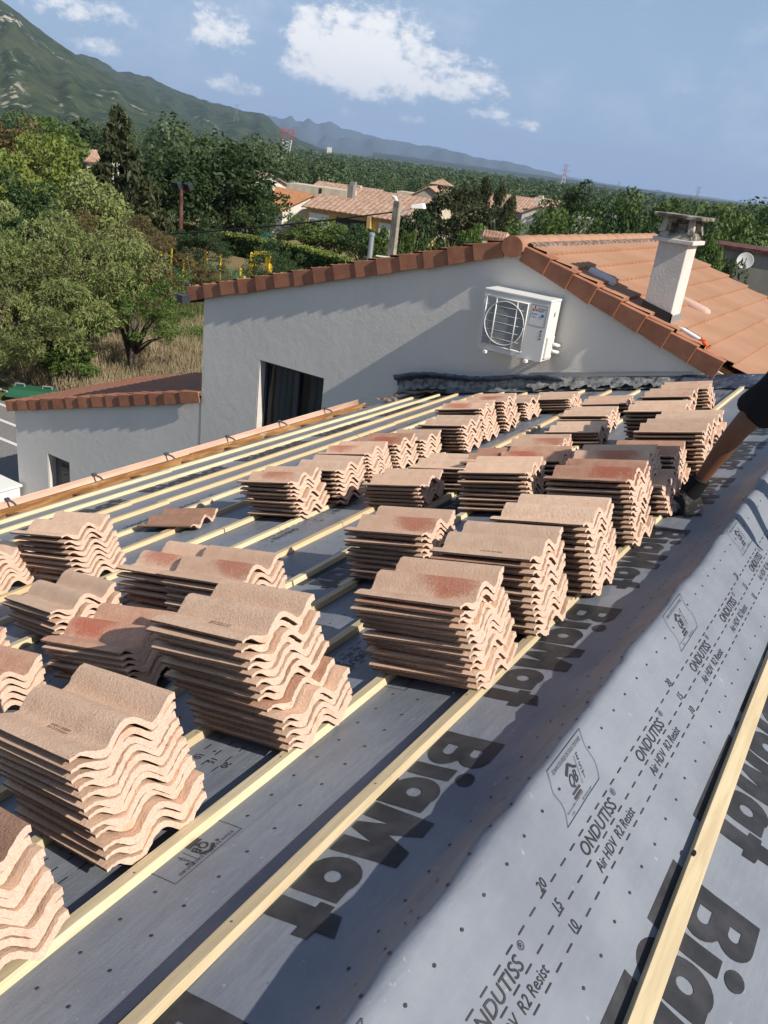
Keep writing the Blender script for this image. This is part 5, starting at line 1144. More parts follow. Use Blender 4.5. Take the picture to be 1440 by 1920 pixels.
def tree(name, label, kind, mat, base, top, rx, ry=None, i=0, crown_low=None, trunk_r=0.15, group=None, stems=1, cat='tree'):
    """base: ground point; top: z of the crown's top; crown from crown_low up"""
    ry = ry or rx; bx, by, bz = base; H = top-bz
    lo = bz+(0.06 if kind == 'broad' else 0.2)*H if crown_low is None else crown_low
    t = empty(name, (bx, by, bz), label, cat, group)
    V, F, c = crown_variant(kind, i); key = (kind, i, mat)
    if key not in CROWN_MESH: CROWN_MESH[key] = np_mesh('crown', V, F, MATS[mat])
    hz = (top-lo)/2; ce = (bx, by, lo+hz)
    o = D.objects.new('crown', CROWN_MESH[key]); COL.objects.link(o); o.location = ce; o.scale = (rx, ry, hz); o.rotation_euler = (0, 0, rnd.uniform(0, 6.28)); put(o, t)
    rot = o.matrix_basis
    mb = MB(); r2 = random.Random(i*7+int(abs(bx)*10))
    for s in range(stems):
        off = Vector((r2.uniform(-.3, .3)*(stems > 1), r2.uniform(-.3, .3)*(stems > 1), 0)); p0 = Vector(base)+off
        lean = Vector((r2.uniform(-.25, .25)*rx, r2.uniform(-.25, .25)*ry, 0)); pts = [p0, p0+lean*0.3+Vector((0, 0, (lo-bz)*0.7+0.2)), p0+lean*0.7+Vector((0, 0, (lo-bz)+hz*0.5)), p0+lean+Vector((0, 0, H*0.82))]
        mb.tube(pts, [trunk_r, trunk_r*0.8, trunk_r*0.5, trunk_r*0.15], 8)
        for q in range(0, len(c), max(1, len(c)//(14 if stems == 1 else 7))):
            tgt = Vector(ce)+Vector((c[q][0]*rx*0.85, c[q][1]*ry*0.85, c[q][2]*hz*0.85)); sidx = 1+(q % 2); st = pts[sidx]
            mid = st.lerp(tgt, 0.5)+Vector((0, 0, 0.10*hz)); mb.tube([st, mid, tgt], [trunk_r*0.42, trunk_r*0.26, trunk_r*0.08], 5)
    tr = mb.build('trunk', MATS['bark'], t, smooth=True, fixn=False); return t
def gpt(px, py, d):
    p = at(px, py, d); return p.x, p.y, ground_z(p.x, p.y)
def T(name, label, kind, mat, px, py_top, d, r, i=0, **k):
    p = at(px, py_top, d); return tree(name, label, kind, mat, (p.x, p.y, ground_z(p.x, p.y)), p.z, r, i=i, **k)
# feathery trees beside the car park
T('willow_tree', 'large olive green feathery tree behind the green waste container', 'willow', 'leaf_olive', 95, 392, 28.5, 3.0, 0, trunk_r=0.22, crown_low=GZ+0.5)
T('willow_tree', 'olive feathery tree cut by the left edge of the picture, lower branches hanging', 'willow', 'leaf_olive', -60, 430, 26.5, 2.7, 1, trunk_r=0.2, crown_low=GZ+0.8)
T('willow_tree', 'fresh green thin tree with several slim stems left of the grey house corner', 'loose', 'leaf_mid', 255, 505, 28.0, 1.75, 0, trunk_r=0.09, stems=4, crown_low=GZ+1.1)
T('willow_tree', 'brownish olive tree standing between the big feathery tree and the floodlight mast', 'willow', 'leaf_brown', 215, 402, 33, 2.4, 2, trunk_r=0.16, crown_low=GZ+1.0)
T('shrub', 'dark leafy shrub at the foot of the feathery tree by the waste container', 'bush', 'leaf_mid', 128, 645, 26.8, 0.85, 0, trunk_r=0.05, cat='shrub', crown_low=GZ+0.05)
T('small_tree', 'small dark tree in front of the floodlight mast by the green fence', 'loose', 'leaf_dark', 378, 418, 44, 1.7, 1, trunk_r=0.08, crown_low=GZ+1.2)
T('small_tree', 'bare brownish small tree below the floodlight mast', 'loose', 'leaf_brown', 385, 490, 42, 1.3, 2, trunk_r=0.07, crown_low=GZ+0.6)
T('small_tree', 'wispy young tree in front of the yellow goal', 'loose', 'leaf_dark', 520, 440, 40, 1.55, 0, trunk_r=0.07, crown_low=GZ+0.5)
# second row
T('spruce_tree', 'tall spruce with a pointed top rising above the other trees', 'spruce', 'leaf_conifer', 222, 206, 56, 4.0, 0, trunk_r=0.25, crown_low=GZ+0.6)
for a in (
 ('broad_tree', 'dark round tree right of the tall spruce', 'broad', 'leaf_dark', 312, 283, 66, 3.6, 0), ('broad_tree', 'dark round tree left of the orange roofed white house', 'broad', 'leaf_dark', 420, 274, 68, 4.4, 1),
 ('broad_tree', 'dark tree drooping over the hedge beside the orange roof', 'broad', 'leaf_dark', 476, 352, 66, 2.0, 2), ('broad_tree', 'yellow green tree left of the tall spruce', 'broad', 'leaf_bright', 110, 262, 58, 2.7, 1),
 ('broad_tree', 'bright yellow green tree at the left edge of the picture', 'broad', 'leaf_bright', 8, 270, 52, 2.6, 2), ('broad_tree', 'brownish tree at the left edge behind the yellow green one', 'broad', 'leaf_brown', 15, 228, 72, 3.2, 0),
 ('broad_tree', 'dull green tree between the spruce and the yellow green tree', 'broad', 'leaf_olive', 165, 332, 48, 2.2, 0), ('broad_tree', 'dark green tree before the bright tree at the far left', 'broad', 'leaf_dark', 40, 335, 44, 1.9, 2),
 ('broad_tree', 'mid green tree behind the yellow green tree on the left', 'broad', 'leaf_mid', 85, 226, 92, 4.0, 1), ('broad_tree', 'dark green tree behind the spruce on its left', 'broad', 'leaf_forest', 160, 236, 98, 4.2, 2),
 ('leafy_tree', 'mid green tree before the white gable house', 'broad', 'leaf_mid', 585, 408, 68, 2.5, 0), ('leafy_tree', 'mid green leafy tree above the right end of the hedge', 'broad', 'leaf_mid', 636, 424, 66, 2.3, 1), ('leafy_tree', 'dark leafy bush before the yellow house garage', 'bush', 'leaf_dark', 680, 426, 58, 1.5, 1), ('leafy_tree', 'leafy shrub between the steel pole and the concrete pole', 'bush', 'leaf_mid', 715, 437, 38, 0.8, 0),
 ('leafy_tree', 'leafy shrub right behind the concrete pole', 'bush', 'leaf_mid', 762, 446, 36, 0.6, 2), ('round_tree', 'clipped looking round dark tree right of the concrete pole', 'bush', 'leaf_dark', 790, 402, 44, 1.35, 1),
 ('conifer_tree', 'dense dark conifer with a brownish flank before the church', 'bush', 'leaf_conifer', 862, 362, 64, 2.7, 0), ('broad_tree', 'green bush below the cypresses near the blue cover', 'bush', 'leaf_mid', 895, 428, 46, 1.0, 1),
 ('cypress_tree', 'cypress just right of the church tower', 'cypress', 'leaf_conifer', 872, 347, 78, 1.25, 0), ('cypress_tree', 'cypress with a blunt top, second from the church tower', 'cypress', 'leaf_conifer', 893, 350, 76, 1.2, 1), ('cypress_tree', 'tallest cypress of the group by the church', 'cypress', 'leaf_conifer', 912, 338, 78, 1.35, 0), ('cypress_tree', 'cypress right of the tallest one', 'cypress', 'leaf_conifer', 941, 344, 78, 1.25, 1),
 ('cypress_tree', 'cypress at the right end of the group by the church', 'cypress', 'leaf_conifer', 960, 372, 74, 1.4, 0), ('leafy_tree', 'bushy green tree directly behind the orange ridge tiles', 'broad', 'leaf_mid', 1040, 402, 44, 2.0, 1), ('leafy_tree', 'bushy green tree behind the orange ridge, left of the other', 'broad', 'leaf_mid', 1000, 412, 47, 1.7, 2),
 ('leafy_tree', 'bushy green tree behind the orange ridge near the chimney', 'broad', 'leaf_mid', 1085, 408, 46, 1.7, 0), ('broad_tree', 'tall round tree above the village roofs', 'broad', 'leaf_dark', 1087, 347, 108, 3.7, 2), ('broad_tree', 'dark tree left of the chimney top', 'broad', 'leaf_dark', 1165, 382, 62, 2.2, 1),
 ('broad_tree', 'dark tree in front of the flat grey roof near the chimney', 'broad', 'leaf_dark', 1178, 415, 48, 1.6, 2), ('broad_tree', 'bushy tree directly behind the chimney cap', 'broad', 'leaf_mid', 1225, 372, 60, 2.8, 0), ('broad_tree', 'bushy green tree right of the chimney cap', 'broad', 'leaf_mid', 1330, 392, 52, 2.3, 1), ('broad_tree', 'bushy dark tree before the concrete wall with the dish', 'broad', 'leaf_dark', 1318, 418, 42, 1.7, 2),
 ('broad_tree', 'green tree above the dish wall', 'broad', 'leaf_mid', 1390, 402, 58, 2.3, 0), ('broad_tree', 'dark green tree at the right edge of the picture', 'broad', 'leaf_dark', 1438, 398, 62, 2.3, 1), ('broad_tree', 'low tree at the left corner of the dish wall', 'bush', 'leaf_mid', 1335, 455, 38, 0.8, 0), ('broad_tree', 'dark tree filling the gap right of the chimney shaft', 'broad', 'leaf_dark', 1275, 398, 46, 1.7, 0)):
    T(*a[:-1], i=a[-1], group=None)

def build_hedge():
    t = empty('clipped_hedge', gpt(470, 470, 60), 'long clipped dark hedge with brighter leaves along its top', 'hedge')
    pts = [(275, 412, 69), (330, 420, 68), (400, 434, 65), (480, 447, 62), (560, 462, 59), (640, 483, 55), (680, 500, 53)]
    P = []
    for px, py, d in pts: p = at(px, py, d); P.append(p)
    rs = np.random.default_rng(4)
    def fill(n, zlo, zhi, width, size):
        k = rs.integers(0, len(P)-1, n); tt = rs.random(n); A = np.array([tuple(P[i]) for i in k]); B = np.array([tuple(P[i+1]) for i in k]); c = A+(B-A)*tt[:, None]
        gz = np.array([ground_z(x, y) for x, y, _ in c]); top = c[:, 2]; f = zlo+(zhi-zlo)*rs.random(n); z = gz+(top-gz)*f
        off = np.where(rs.random(n) < 0.6, -width/2, width/2*(2*rs.random(n)-1)); dn = np.stack([-c[:, 0], -c[:, 1]], 1); dn /= np.linalg.norm(dn, axis=1)[:, None]
        p = np.stack([c[:, 0]-dn[:, 0]*off, c[:, 1]-dn[:, 1]*off, z], 1)+rs.normal(size=(n, 3))*0.07
        return leaf_quads(p, 0.12*np.ones(n), n, size, rs, 0, 1.6)
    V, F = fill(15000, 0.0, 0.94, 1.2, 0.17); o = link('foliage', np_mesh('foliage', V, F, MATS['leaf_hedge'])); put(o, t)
    V, F = fill(9000, 0.93, 1.02, 1.2, 0.12); o = link('top_foliage', np_mesh('top_foliage', V, F, MATS['leaf_hedge_top'])); put(o, t)  # leaves along the top in a brighter, yellower green
build_hedge()

def build_forest():
    rs = np.random.default_rng(12); cs = []; R = []
    for _ in range(5200):
        d = 125*(2600/125)**(rs.random()**0.85); az = RAD(-68+82*rs.random()); x, y = d*math.sin(az), d*math.cos(az)
        azd = math.degrees(az)
        if d < 215 and -40 < azd < -12: continue
        if d < 165 and azd > -14: continue
        if d < 175 and azd < -40: continue
        h = 10.0+4.5*rs.random(); r = 1.8+3.6*rs.random()**1.5
        if azd < -40: h += 2.5*smooth((d-300)/1200)
        h += 3.0*max(0, mnoise.noise((x*0.01, y*0.01, 2)))
        if d > 900: r *= 1.5
        cs.append((x, y, ground_z(x, y)+h-r*0.9)); R.append(r)
    cs = np.array(cs); R = np.array(R); n = 110
    V, F = [], []
    N = len(cs); dd = np.hypot(cs[:, 0], cs[:, 1]); cnt = np.where(dd < 420, 420, 80); k = np.repeat(np.arange(N), cnt); d = rs.normal(size=(len(k), 3)); d /= np.linalg.norm(d, axis=1)[:, None]; d[:, 2] = np.abs(d[:, 2])*1.25-0.25
    lump = 0.72+0.45*rs.random(len(k)); p = cs[k]+d*(R[k]*lump)[:, None]*np.array([1, 1, 1.15])
    u = np.cross(d, rs.normal(size=(len(k), 3))); u /= np.linalg.norm(u, axis=1)[:, None]; nn = d+0.75*rs.normal(size=(len(k), 3)); v = np.cross(u, nn); v /= np.linalg.norm(v, axis=1)[:, None]
    s = (R[k]*np.where(np.hypot(cs[k][:, 0], cs[k][:, 1]) < 420, 0.062, 0.15)*(0.6+0.8*rs.random(len(k))))[:, None]
    V = np.stack([p-u*s*1.3, p+v*s, p+u*s*1.3, p-v*s], 1).reshape(-1, 3); F = np.arange(len(k)*4).reshape(-1, 4)
    me = np_mesh('forest', V, F, MATS['leaf_forest']); o = link('forest', me); tag(o, 'broad wooded plain of dark green trees stretching to the hills', 'forest', None, 'stuff')
    # understorey so that the ground does not shine through
    mb = MB(); rows = []
    for d in list(np.geomspace(220, 9000, 40)):
        rows.append([(d*math.sin(RAD(a)), d*math.cos(RAD(a)), ground_z(d*math.sin(RAD(a)), d*math.cos(RAD(a)))+(3.0 if d > 240 else 0.3)+4.0*smooth((d-300)/900)*(1+0.6*mnoise.noise((d*math.sin(RAD(a))*0.006, d*math.cos(RAD(a))*0.006, 1)))) for a in np.arange(-75, 25, 0.8)])
    mb.grid(rows); o = mb.build('far_woodland', MATS['leaf_forest'], None, smooth=True, fixn=False); tag(o, 'distant wooded plain below the hills', 'woodland', None, 'stuff')
build_forest()

def build_grass():
    rs = np.random.default_rng(9); pts = []
    def region(n, fn): 
        out = []
        while len(out) < n:
            p = fn()
            if p is not None: out.append(p)
        return np.array(out)
    def blade(P, hgt, name, label, mat):
        n = len(P); a = rs.random(n)*6.28; w = 0.010+0.016*rs.random(n); h = hgt*(0.5+rs.random(n)); lean = rs.normal(size=(n, 2))*0.25*h[:, None]
        dx, dy = np.cos(a)*w, np.sin(a)*w; z = np.array([ground_z(x, y) for x, y in P])
        V = np.stack([np.stack([P[:, 0]-dx, P[:, 1]-dy, z], 1), np.stack([P[:, 0]+dx, P[:, 1]+dy, z], 1), np.stack([P[:, 0]+lean[:, 0]+dx*.2, P[:, 1]+lean[:, 1]+dy*.2, z+h], 1), np.stack([P[:, 0]+lean[:, 0]-dx*.2, P[:, 1]+lean[:, 1]-dy*.2, z+h], 1)], 1).reshape(-1, 3)
        o = link(name, np_mesh(name, V, np.arange(n*4).reshape(-1, 4), MATS[mat])); tag(o, label, 'grass', None, 'stuff')
    blade(region(60000, lambda: (rs.uniform(-26, -15), rs.uniform(15.6, 29))), 0.5, 'dry_grass', 'long straw coloured dry grass behind the extension', 'grass_dry')
    blade(region(16000, lambda: (rs.uniform(-30, -17), rs.uniform(23, 34))), 0.55, 'weeds', 'green and dry weeds along the road verge', 'grass_green')
    blade(region(2500, lambda: (rs.uniform(-37, -27), rs.uniform(31, 41))), 0.45, 'verge_weeds', 'dry weeds along the green sports fence', 'grass_green')
build_grass()
sheet('dry_meadow', [(-31, 16), (-20.3, 14.9), (-14.6, 13.4), (-14, 27), (-22, 27.2), (-30, 25)], 'straw', 0.005)

# ------------------------------------------------------------------ mountains
def build_range(name, prof_px, dist, base_d, mat, seed, rough, rock=None, back=1.35):
    px = [p[0] for p in prof_px]; py = [p[1] for p in prof_px]; na, nt = 190, 54; xs = np.linspace(px[0], px[-1], na); rows = []; rk = []
    for j in range(nt+1):
        t = j/nt; row = []
        for x in xs:
            yy = float(np.interp(x, px, py)); d = ray_px(x, yy); hd = math.hypot(d.x, d.y); top = d.z*dist/hd; az = math.atan2(d.x, d.y)
            if t <= 0.8: s = t/0.8; dd = base_d+(dist-base_d)*s; h = -24+(max(top, -20)+24)*(s**1.15)
            else: s = (t-0.8)/0.2; dd = dist*(1+(back-1)*s); h = -24+(max(top, -20)+24)*(1-s)
            X, Y = dd*math.sin(az), dd*math.cos(az); env = math.sin(math.pi*min(1, t/0.8)) if t < 0.8 else 0
            f = 1.0/(dist*0.06); nz = mnoise.fractal((X*f, Y*f, seed), 0.9, 2.1, 6); nz2 = mnoise.noise((az*60, seed, t*1.5))
            h += rough*(nz*0.8+nz2*0.5)*env*max(0.1, (top+24)/300.0)+(rough*0.10*mnoise.fractal((X*f*4, Y*f*4, seed), 1.0, 2.0, 4) if 0.6 < t <= 0.85 else 0)
            row.append((X, Y, h))
            if rock: rk.append(rock(x, t/0.8, X, Y))
        rows.append(row)
    mb = MB(); mb.grid(rows); o = mb.build(name, MATS[mat], None, smooth=True, fixn=False)
    if rock:
        at_ = o.data.attributes.new('rock', 'FLOAT', 'POINT'); at_.data.foreach_set('value', rk)
    tag(o, kind='structure'); return o
def rock_near(x, s, X, Y):
    r = 0.0
    n = mnoise.noise((x*0.012, s*4.0, 3.0))
    if -250 < x < 300 and 0.12 < s < 0.62: r = max(r, smooth((n+0.05)/0.35)*0.8)
    if -40 < x < 140 and 0.70 < s < 0.80: r = 1.0
    return r
build_range('mountain', [(-620, -420), (-400, -270), (-200, -130), (-60, -50), (0, -4), (40, 28), (90, 66), (140, 103), (200, 140), (270, 180), (340, 218), (420, 255), (520, 290)], 3300, 1500, 'mountain', 1.0, 48, rock_near)
build_range('mountain_ridge', [(-300, -40), (60, 90), (150, 103), (180, 108), (222, 134), (245, 135), (285, 146), (330, 168), (400, 193), (450, 206), (490, 213), (510, 226), (530, 245), (560, 262), (620, 285)], 5200, 2600, 'mountain', 5.0, 110, lambda x, s, X, Y: 0.75*smooth((mnoise.noise((x*0.02, s*5.0, 9.0))-0.15)/0.3) if s < 0.5 else 0)
build_range('far_hills', [(380, 190), (500, 219), (560, 228), (640, 240), (700, 256), (760, 268), (830, 278), (880, 292), (960, 306), (1030, 324), (1100, 343), (1180, 352), (1260, 361)], 16000, 11000, 'far_mountain', 9.0, 260)
build_range('far_hills', [(900, 300), (1000, 316), (1060, 330), (1120, 341), (1142, 345), (1180, 351), (1260, 361), (1340, 371), (1400, 379), (1470, 388), (1600, 405), (1800, 430)], 22000, 17000, 'far_mountain', 14.0, 120)
build_range('low_hills', [(700, 285), (900, 313), (1000, 327), (1100, 341), (1180, 353), (1240, 360), (1320, 372), (1400, 381), (1500, 394), (1700, 420)], 7500, 4200, 'far_mountain', 21.0, 30)

# ------------------------------------------------------------------ village
def house_at(name, label, px, py_eave, d, w, dep, turn, roof_h, wall, tiles, eave_drop=None, parts=(), gable='x', cat='house'):
    """px, py of the eave's middle; turn in degrees about z; roof ridge along local x unless gable == 'y'"""
    p = at(px, py_eave, d); gz = ground_z(p.x, p.y)-0.3; t = empty(name, (p.x, p.y, gz), label, cat); H = p.z-gz
    Rm = Matrix.Translation((p.x, p.y, gz)) @ Matrix.Rotation(RAD(turn), 4, 'Z')
    def L(*v): return Rm @ Vector(v)
    mb = MB(); hw, hd = w/2, dep/2
    if gable == 'x': pr = [(-hw, H), (-hw, H)]
    base = [(-hw, -hd), (hw, -hd), (hw, hd), (-hw, hd)]
    if roof_h > 0:
        if gable == 'x':
            mb.prism([L(-hw, -hd, 0), L(-hw, hd, 0), L(-hw, hd, H), L(-hw, 0, H+roof_h-0.06), L(-hw, -hd, H)], Rm.to_3x3() @ Vector((w, 0, 0)))
        else:
            mb.prism([L(-hw, -hd, 0), L(hw, -hd, 0), L(hw, -hd, H), L(0, -hd, H+roof_h-0.06), L(-hw, -hd, H)], Rm.to_3x3() @ Vector((0, dep, 0)))
    else: mb.hexa([L(x, y, 0) for x, y in base], [L(x, y, H) for x, y in base])
    mb.build('wall', MATS[wall], t)
    def roof_slab(a, b, c, e, nm='roof'):
        up = Vector((0, 0, 0.12)); m2 = MB(); n = 22; rows = []
        for i in range(2*n+1):
            k = i/(2*n); q, r_ = L(*a).lerp(L(*b), k), L(*e).lerp(L(*c), k); bmp = Vector((0, 0, 0.05*(i % 2))); rows.append([q+bmp, q.lerp(r_, 0.5)+bmp+Vector((0, 0, 0.02*math.sin(i))), r_+bmp])
        m2.grid(rows); o = m2.build(nm, MATS[tiles], t, fixn=False); sm = o.modifiers.new('thickness', 'SOLIDIFY'); sm.thickness = 0.12; return o
    o_ = min(0.35, 0.06*w)
    if roof_h > 0:
        k = o_/hd if gable == 'x' else o_/hw
        zr, ze = H+roof_h, H-roof_h*k
        if gable == 'x':
            roof_slab((-hw-o_, -hd-o_, ze), (hw+o_, -hd-o_, ze), (hw+o_, 0.0, zr), (-hw-o_, 0.0, zr)); roof_slab((hw+o_, hd+o_, ze), (-hw-o_, hd+o_, ze), (-hw-o_, 0.0, zr), (hw+o_, 0.0, zr))
        else:
            roof_slab((-hw-o_, hd+o_, ze), (-hw-o_, -hd-o_, ze), (0, -hd-o_, zr), (0, hd+o_, zr)); roof_slab((hw+o_, -hd-o_, ze), (hw+o_, hd+o_, ze), (0, hd+o_, zr), (0, -hd-o_, zr))
    for nm, mat, c, s in parts:
        m2 = MB(); m2.hexa([L(c[0]+dx*s[0]/2, c[1]+dy*s[1]/2, c[2]-s[2]/2+H) for dx, dy in ((-1, -1), (1, -1), (1, 1), (-1, 1))], [L(c[0]+dx*s[0]/2, c[1]+dy*s[1]/2, c[2]+s[2]/2+H) for dx, dy in ((-1, -1), (1, -1), (1, 1), (-1, 1))]); m2.build(nm, MATS[mat], t)
    return t
house_at('village_house', 'yellow house with tan tiled roof and white garage doors behind the concrete pole', 700, 402, 84, 11.2, 6, 10, 1.0, 'wall_yellow', 'house_tiles', parts=(
    ('garage_door', 'shutter_white', (-4.2, -3.02, -1.5), (2.1, 0.08, 2.1)), ('garage_door', 'shutter_white', (3.3, -3.02, -1.4), (2.6, 0.08, 2.0)), ('porch_opening', 'dark_opening', (-0.8, -3.02, -1.3), (3.2, 0.06, 1.6)), ('porch_pillar', 'wall_yellow', (1.1, -3.2, -1.2), (0.35, 0.5, 2.4)), ('chimney', 'wall_grey', (-3.0, 1.0, 1.6), (0.6, 0.6, 1.4))))
house_at('village_house', 'long tan tiled house behind the yellow one with a mossy roof patch', 735, 381, 104, 13, 6, 10, 1.0, 'wall_cream', 'house_tiles', parts=(('chimney', 'wall_cream', (-5.0, 1.2, 0.9), (0.6, 0.6, 1.0)),))
house_at('village_house', 'white gabled house with an orange tiled roof and green shutters', 548, 388, 92, 6.2, 8.0, 66, 1.5, 'wall_white', 'house_tiles_orange', gable='y', parts=(('shutter', 'shutter_green', (0.1, -4.03, -0.3), (0.9, 0.06, 0.9)), ('roof_window', 'window_glass', (-1.6, 1.0, 0.92), (0.9, 1.0, 0.08)), ('chimney', 'wall_cream', (-1.0, 3.0, 1.4), (0.5, 0.5, 1.1))))
house_at('village_building', 'grey rendered building with a flat cream top wall between the white and the yellow house', 585, 366, 104, 9.5, 5.0, 18, 0, 'wall_grey', 'house_tiles', parts=(('parapet', 'wall_cream', (1.4, -0.6, 0.55), (7.2, 4.0, 1.1)), ('wall_gap', 'dark_opening', (1.9, -2.63, 0.5), (0.3, 0.06, 1.0))), cat='building')
house_at('village_house', 'low pale walled house behind the orange roof', 520, 356, 122, 8.0, 6.0, 16, 0.9, 'wall_cream', 'house_tiles', parts=(('chimney', 'wall_grey', (2.0, 0.5, 0.9), (0.5, 0.5, 0.9)),))
house_at('village_house', 'tan roofed house partly hidden by the dark round trees', 486, 348, 118, 7.5, 7, 62, 1.6, 'wall_white', 'house_tiles', gable='y')
house_at('village_house', 'tan tiled house behind the grey building', 655, 368, 122, 9.0, 7.5, 12, 1.3, 'wall_stone', 'house_tiles', parts=(('chimney', 'wall_grey', (0.8, -0.8, 1.2), (0.7, 0.7, 1.5)),))
house_at('church', 'stone church nave with a red tiled roof beside the dark conifer', 812, 372, 132, 5.6, 9.0, 20, 1.6, 'wall_stone', 'house_tiles', gable='y', cat='church', parts=(('lean_to', 'wall_cream', (-3.6, -2.0, -1.2), (2.2, 4.0, 3.4)), ('window', 'dark_opening', (0, -4.53, -0.6), (0.5, 0.06, 1.2))))
def church_tower():
    p = at(826, 362, 138); gz = ground_z(p.x, p.y)-0.3; t = empty('bell_tower', (p.x, p.y, gz), 'square stone bell tower with a tiled cap above the church roof', 'tower'); R = Matrix.Translation((p.x, p.y, 0)) @ Matrix.Rotation(RAD(20), 4, 'Z')
    top = at(826, 346, 138).z; h = 1.35
    mb = MB(); mb.hexa([R @ Vector((x*h, y*h, gz)) for x, y in ((-1, -1), (1, -1), (1, 1), (-1, 1))], [R @ Vector((x*h, y*h, top)) for x, y in ((-1, -1), (1, -1), (1, 1), (-1, 1))]); mb.build('wall', MATS['wall_stone'], t)
    mb = MB(); e = 1.7; mb.add([R @ Vector((x*e, y*e, top)) for x, y in ((-1, -1), (1, -1), (1, 1), (-1, 1))]+[R @ Vector((0, 0, top+0.85))], [(0, 1, 4), (1, 2, 4), (2, 3, 4), (3, 0, 4), (3, 2, 1, 0)]); mb.build('roof', MATS['house_tiles'], t)
    for c, s in (((0, -1.36, top-1.1), (0.6, 0.06, 1.4)), ((1.36, 0, top-1.1), (0.06, 0.6, 1.4)), ((-1.36, 0, top-1.1), (0.06, 0.6, 1.4))):
        mb = MB(); mb.hexa([R @ Vector((c[0]+x*s[0]/2, c[1]+y*s[1]/2, c[2]-s[2]/2)) for x, y in ((-1, -1), (1, -1), (1, 1), (-1, 1))], [R @ Vector((c[0]+x*s[0]/2, c[1]+y*s[1]/2, c[2]+s[2]/2)) for x, y in ((-1, -1), (1, -1), (1, 1), (-1, 1))]); mb.build('bell_opening', MATS['dark_opening'], t)
church_tower()
house_at('village_building', 'pale stained building with a sloping top left of the church', 778, 372, 118, 4.6, 6.0, 22, 0, 'wall_cream', 'house_tiles', parts=(('side_wall', 'wall_grey', (-3.4, 1.0, -2.2), (2.2, 4.0, 3.6)), ('annex', 'wall_white', (2.6, -1.2, -2.4), (2.0, 3.4, 3.4))), cat='building')
house_at('village_house', 'tan tiled farmhouse right of the cypresses', 985, 396, 118, 8.5, 8.0, 8, 1.6, 'wall_stone', 'house_tiles', parts=(('chimney', 'wall_cream', (1.6, 0.6, 1.6), (0.6, 0.6, 1.1)),))
house_at('village_house', 'tan house with a white gable right of the farmhouse', 1018, 402, 112, 4.2, 7.0, 16, 1.0, 'wall_white', 'house_tiles', gable='y', parts=(('chimney', 'wall_white', (-1.0, 1.5, 1.2), (0.5, 0.5, 1.0)),))
house_at('village_house', 'tan roofed house at the right end of the farm group', 1036, 393, 126, 5.0, 6.0, 10, 1.2, 'wall_stone', 'house_tiles')
house_at('village_building', 'low building with a whitish stained wall and flat roof near the chimney', 1135, 416, 92, 6.5, 5.0, 6, 0, 'wall_white', 'house_tiles', parts=(('roof_slab', 'flat_roof_grey', (0, 0, 0.06), (6.9, 5.4, 0.14)), ('rooftop_wall', 'wall_stone', (0.6, 1.6, 0.4), (2.6, 0.3, 0.6)), ('annex', 'wall_grey', (2.6, -2.6, -0.8), (4.2, 3.0, 2.6))), cat='building')
house_at('garden_shed', 'small shed with a tan tiled roof behind the end of the grey house ridge', 928, 448, 42, 1.0, 1.1, 20, 0.22, 'wall_cream', 'house_tiles', cat='shed')
house_at('village_house', 'tan roofs showing between the spruce and the yellow green tree', 168, 301, 92, 4.6, 5.0, 32, 0.9, 'wall_white', 'house_tiles')
house_at('concrete_outbuilding', 'big concrete walled building at the right edge carrying a satellite dish', 1420, 472, 47, 5.4, 4.0, 4, 0.0, 'wall_concrete', 'house_tiles', cat='building', parts=(('roof_edge', 'mast_rust', (0, 0, 0.10), (5.7, 4.3, 0.18)),))
def flat_roof():
    p = at(430, 430, 72); t = empty('flat_roof_shelter', (p.x, p.y, GZ), 'flat grey roof of a shelter just behind the hedge', 'shelter'); mb = MB()
    c = [at(383, 418, 72), at(424, 419, 76), at(482, 438, 72), at(440, 440, 66)]; z = p.z; pts = [Vector((q.x, q.y, z)) for q in c]; mb.prism(pts, (0, 0, 0.18)); mb.build('roof_slab', MATS['flat_roof_grey'], t)
    for q in pts: m2 = MB(); m2.box((p.x+(q.x-p.x)*0.9, p.y+(q.y-p.y)*0.9, (GZ+z)/2), (0.25, 0.25, z-GZ)); m2.build('post', MATS['wall_grey'], t)
flat_roof()
def dish():
    c = at(1397, 489, 44.6); t = empty('satellite_dish', c, 'round white satellite dish on the concrete wall at the right edge', 'satellite dish'); f = Vector((0.25, -1, 0.30)).normalized(); q = f.to_track_quat('Z', 'Y').to_matrix().to_4x4()
    M4 = Matrix.Translation(c) @ q; prof_ = [(0.001, -0.07), (0.12, -0.06), (0.25, -0.03), (0.37, 0.02), (0.385, 0.022), (0.36, 0.005)]
    mb = MB(); mb.lathe(prof_, 28, M4); mb.build('reflector', MATS['dish_white'], t, smooth=True)
    mb = MB(); mb.tube([M4 @ Vector((0, -0.36, 0.0)), M4 @ Vector((0, -0.14, 0.36)), M4 @ Vector((0, 0.0, 0.40))], 0.018, 6); mb.tube([M4 @ Vector((0, 0, 0.34)), M4 @ Vector((0, 0, 0.43))], 0.03, 8); mb.build('receiver_arm', MATS['cable'], t)
    mb = MB(); mb.tube([M4 @ Vector((0, 0, -0.06)), M4 @ Vector((0, -0.1, -0.25)), Vector((c.x, c.y+0.6, c.z-0.3))], 0.025, 6); mb.build('bracket', MATS['galvanised'], t)
    mb = MB(); v, fsx = text_mesh('VISIOSAT', 0.11, 0.002) if False else ([(-0.13, 0.08), (0.13, 0.08), (0.13, 0.12), (-0.13, 0.12)], [(0, 1, 2, 3)]); mb.add([M4 @ Vector((x, y, -0.040)) for x, y in v], fsx); mb.build('faded_print', MATS['galvanised'], t)
dish()

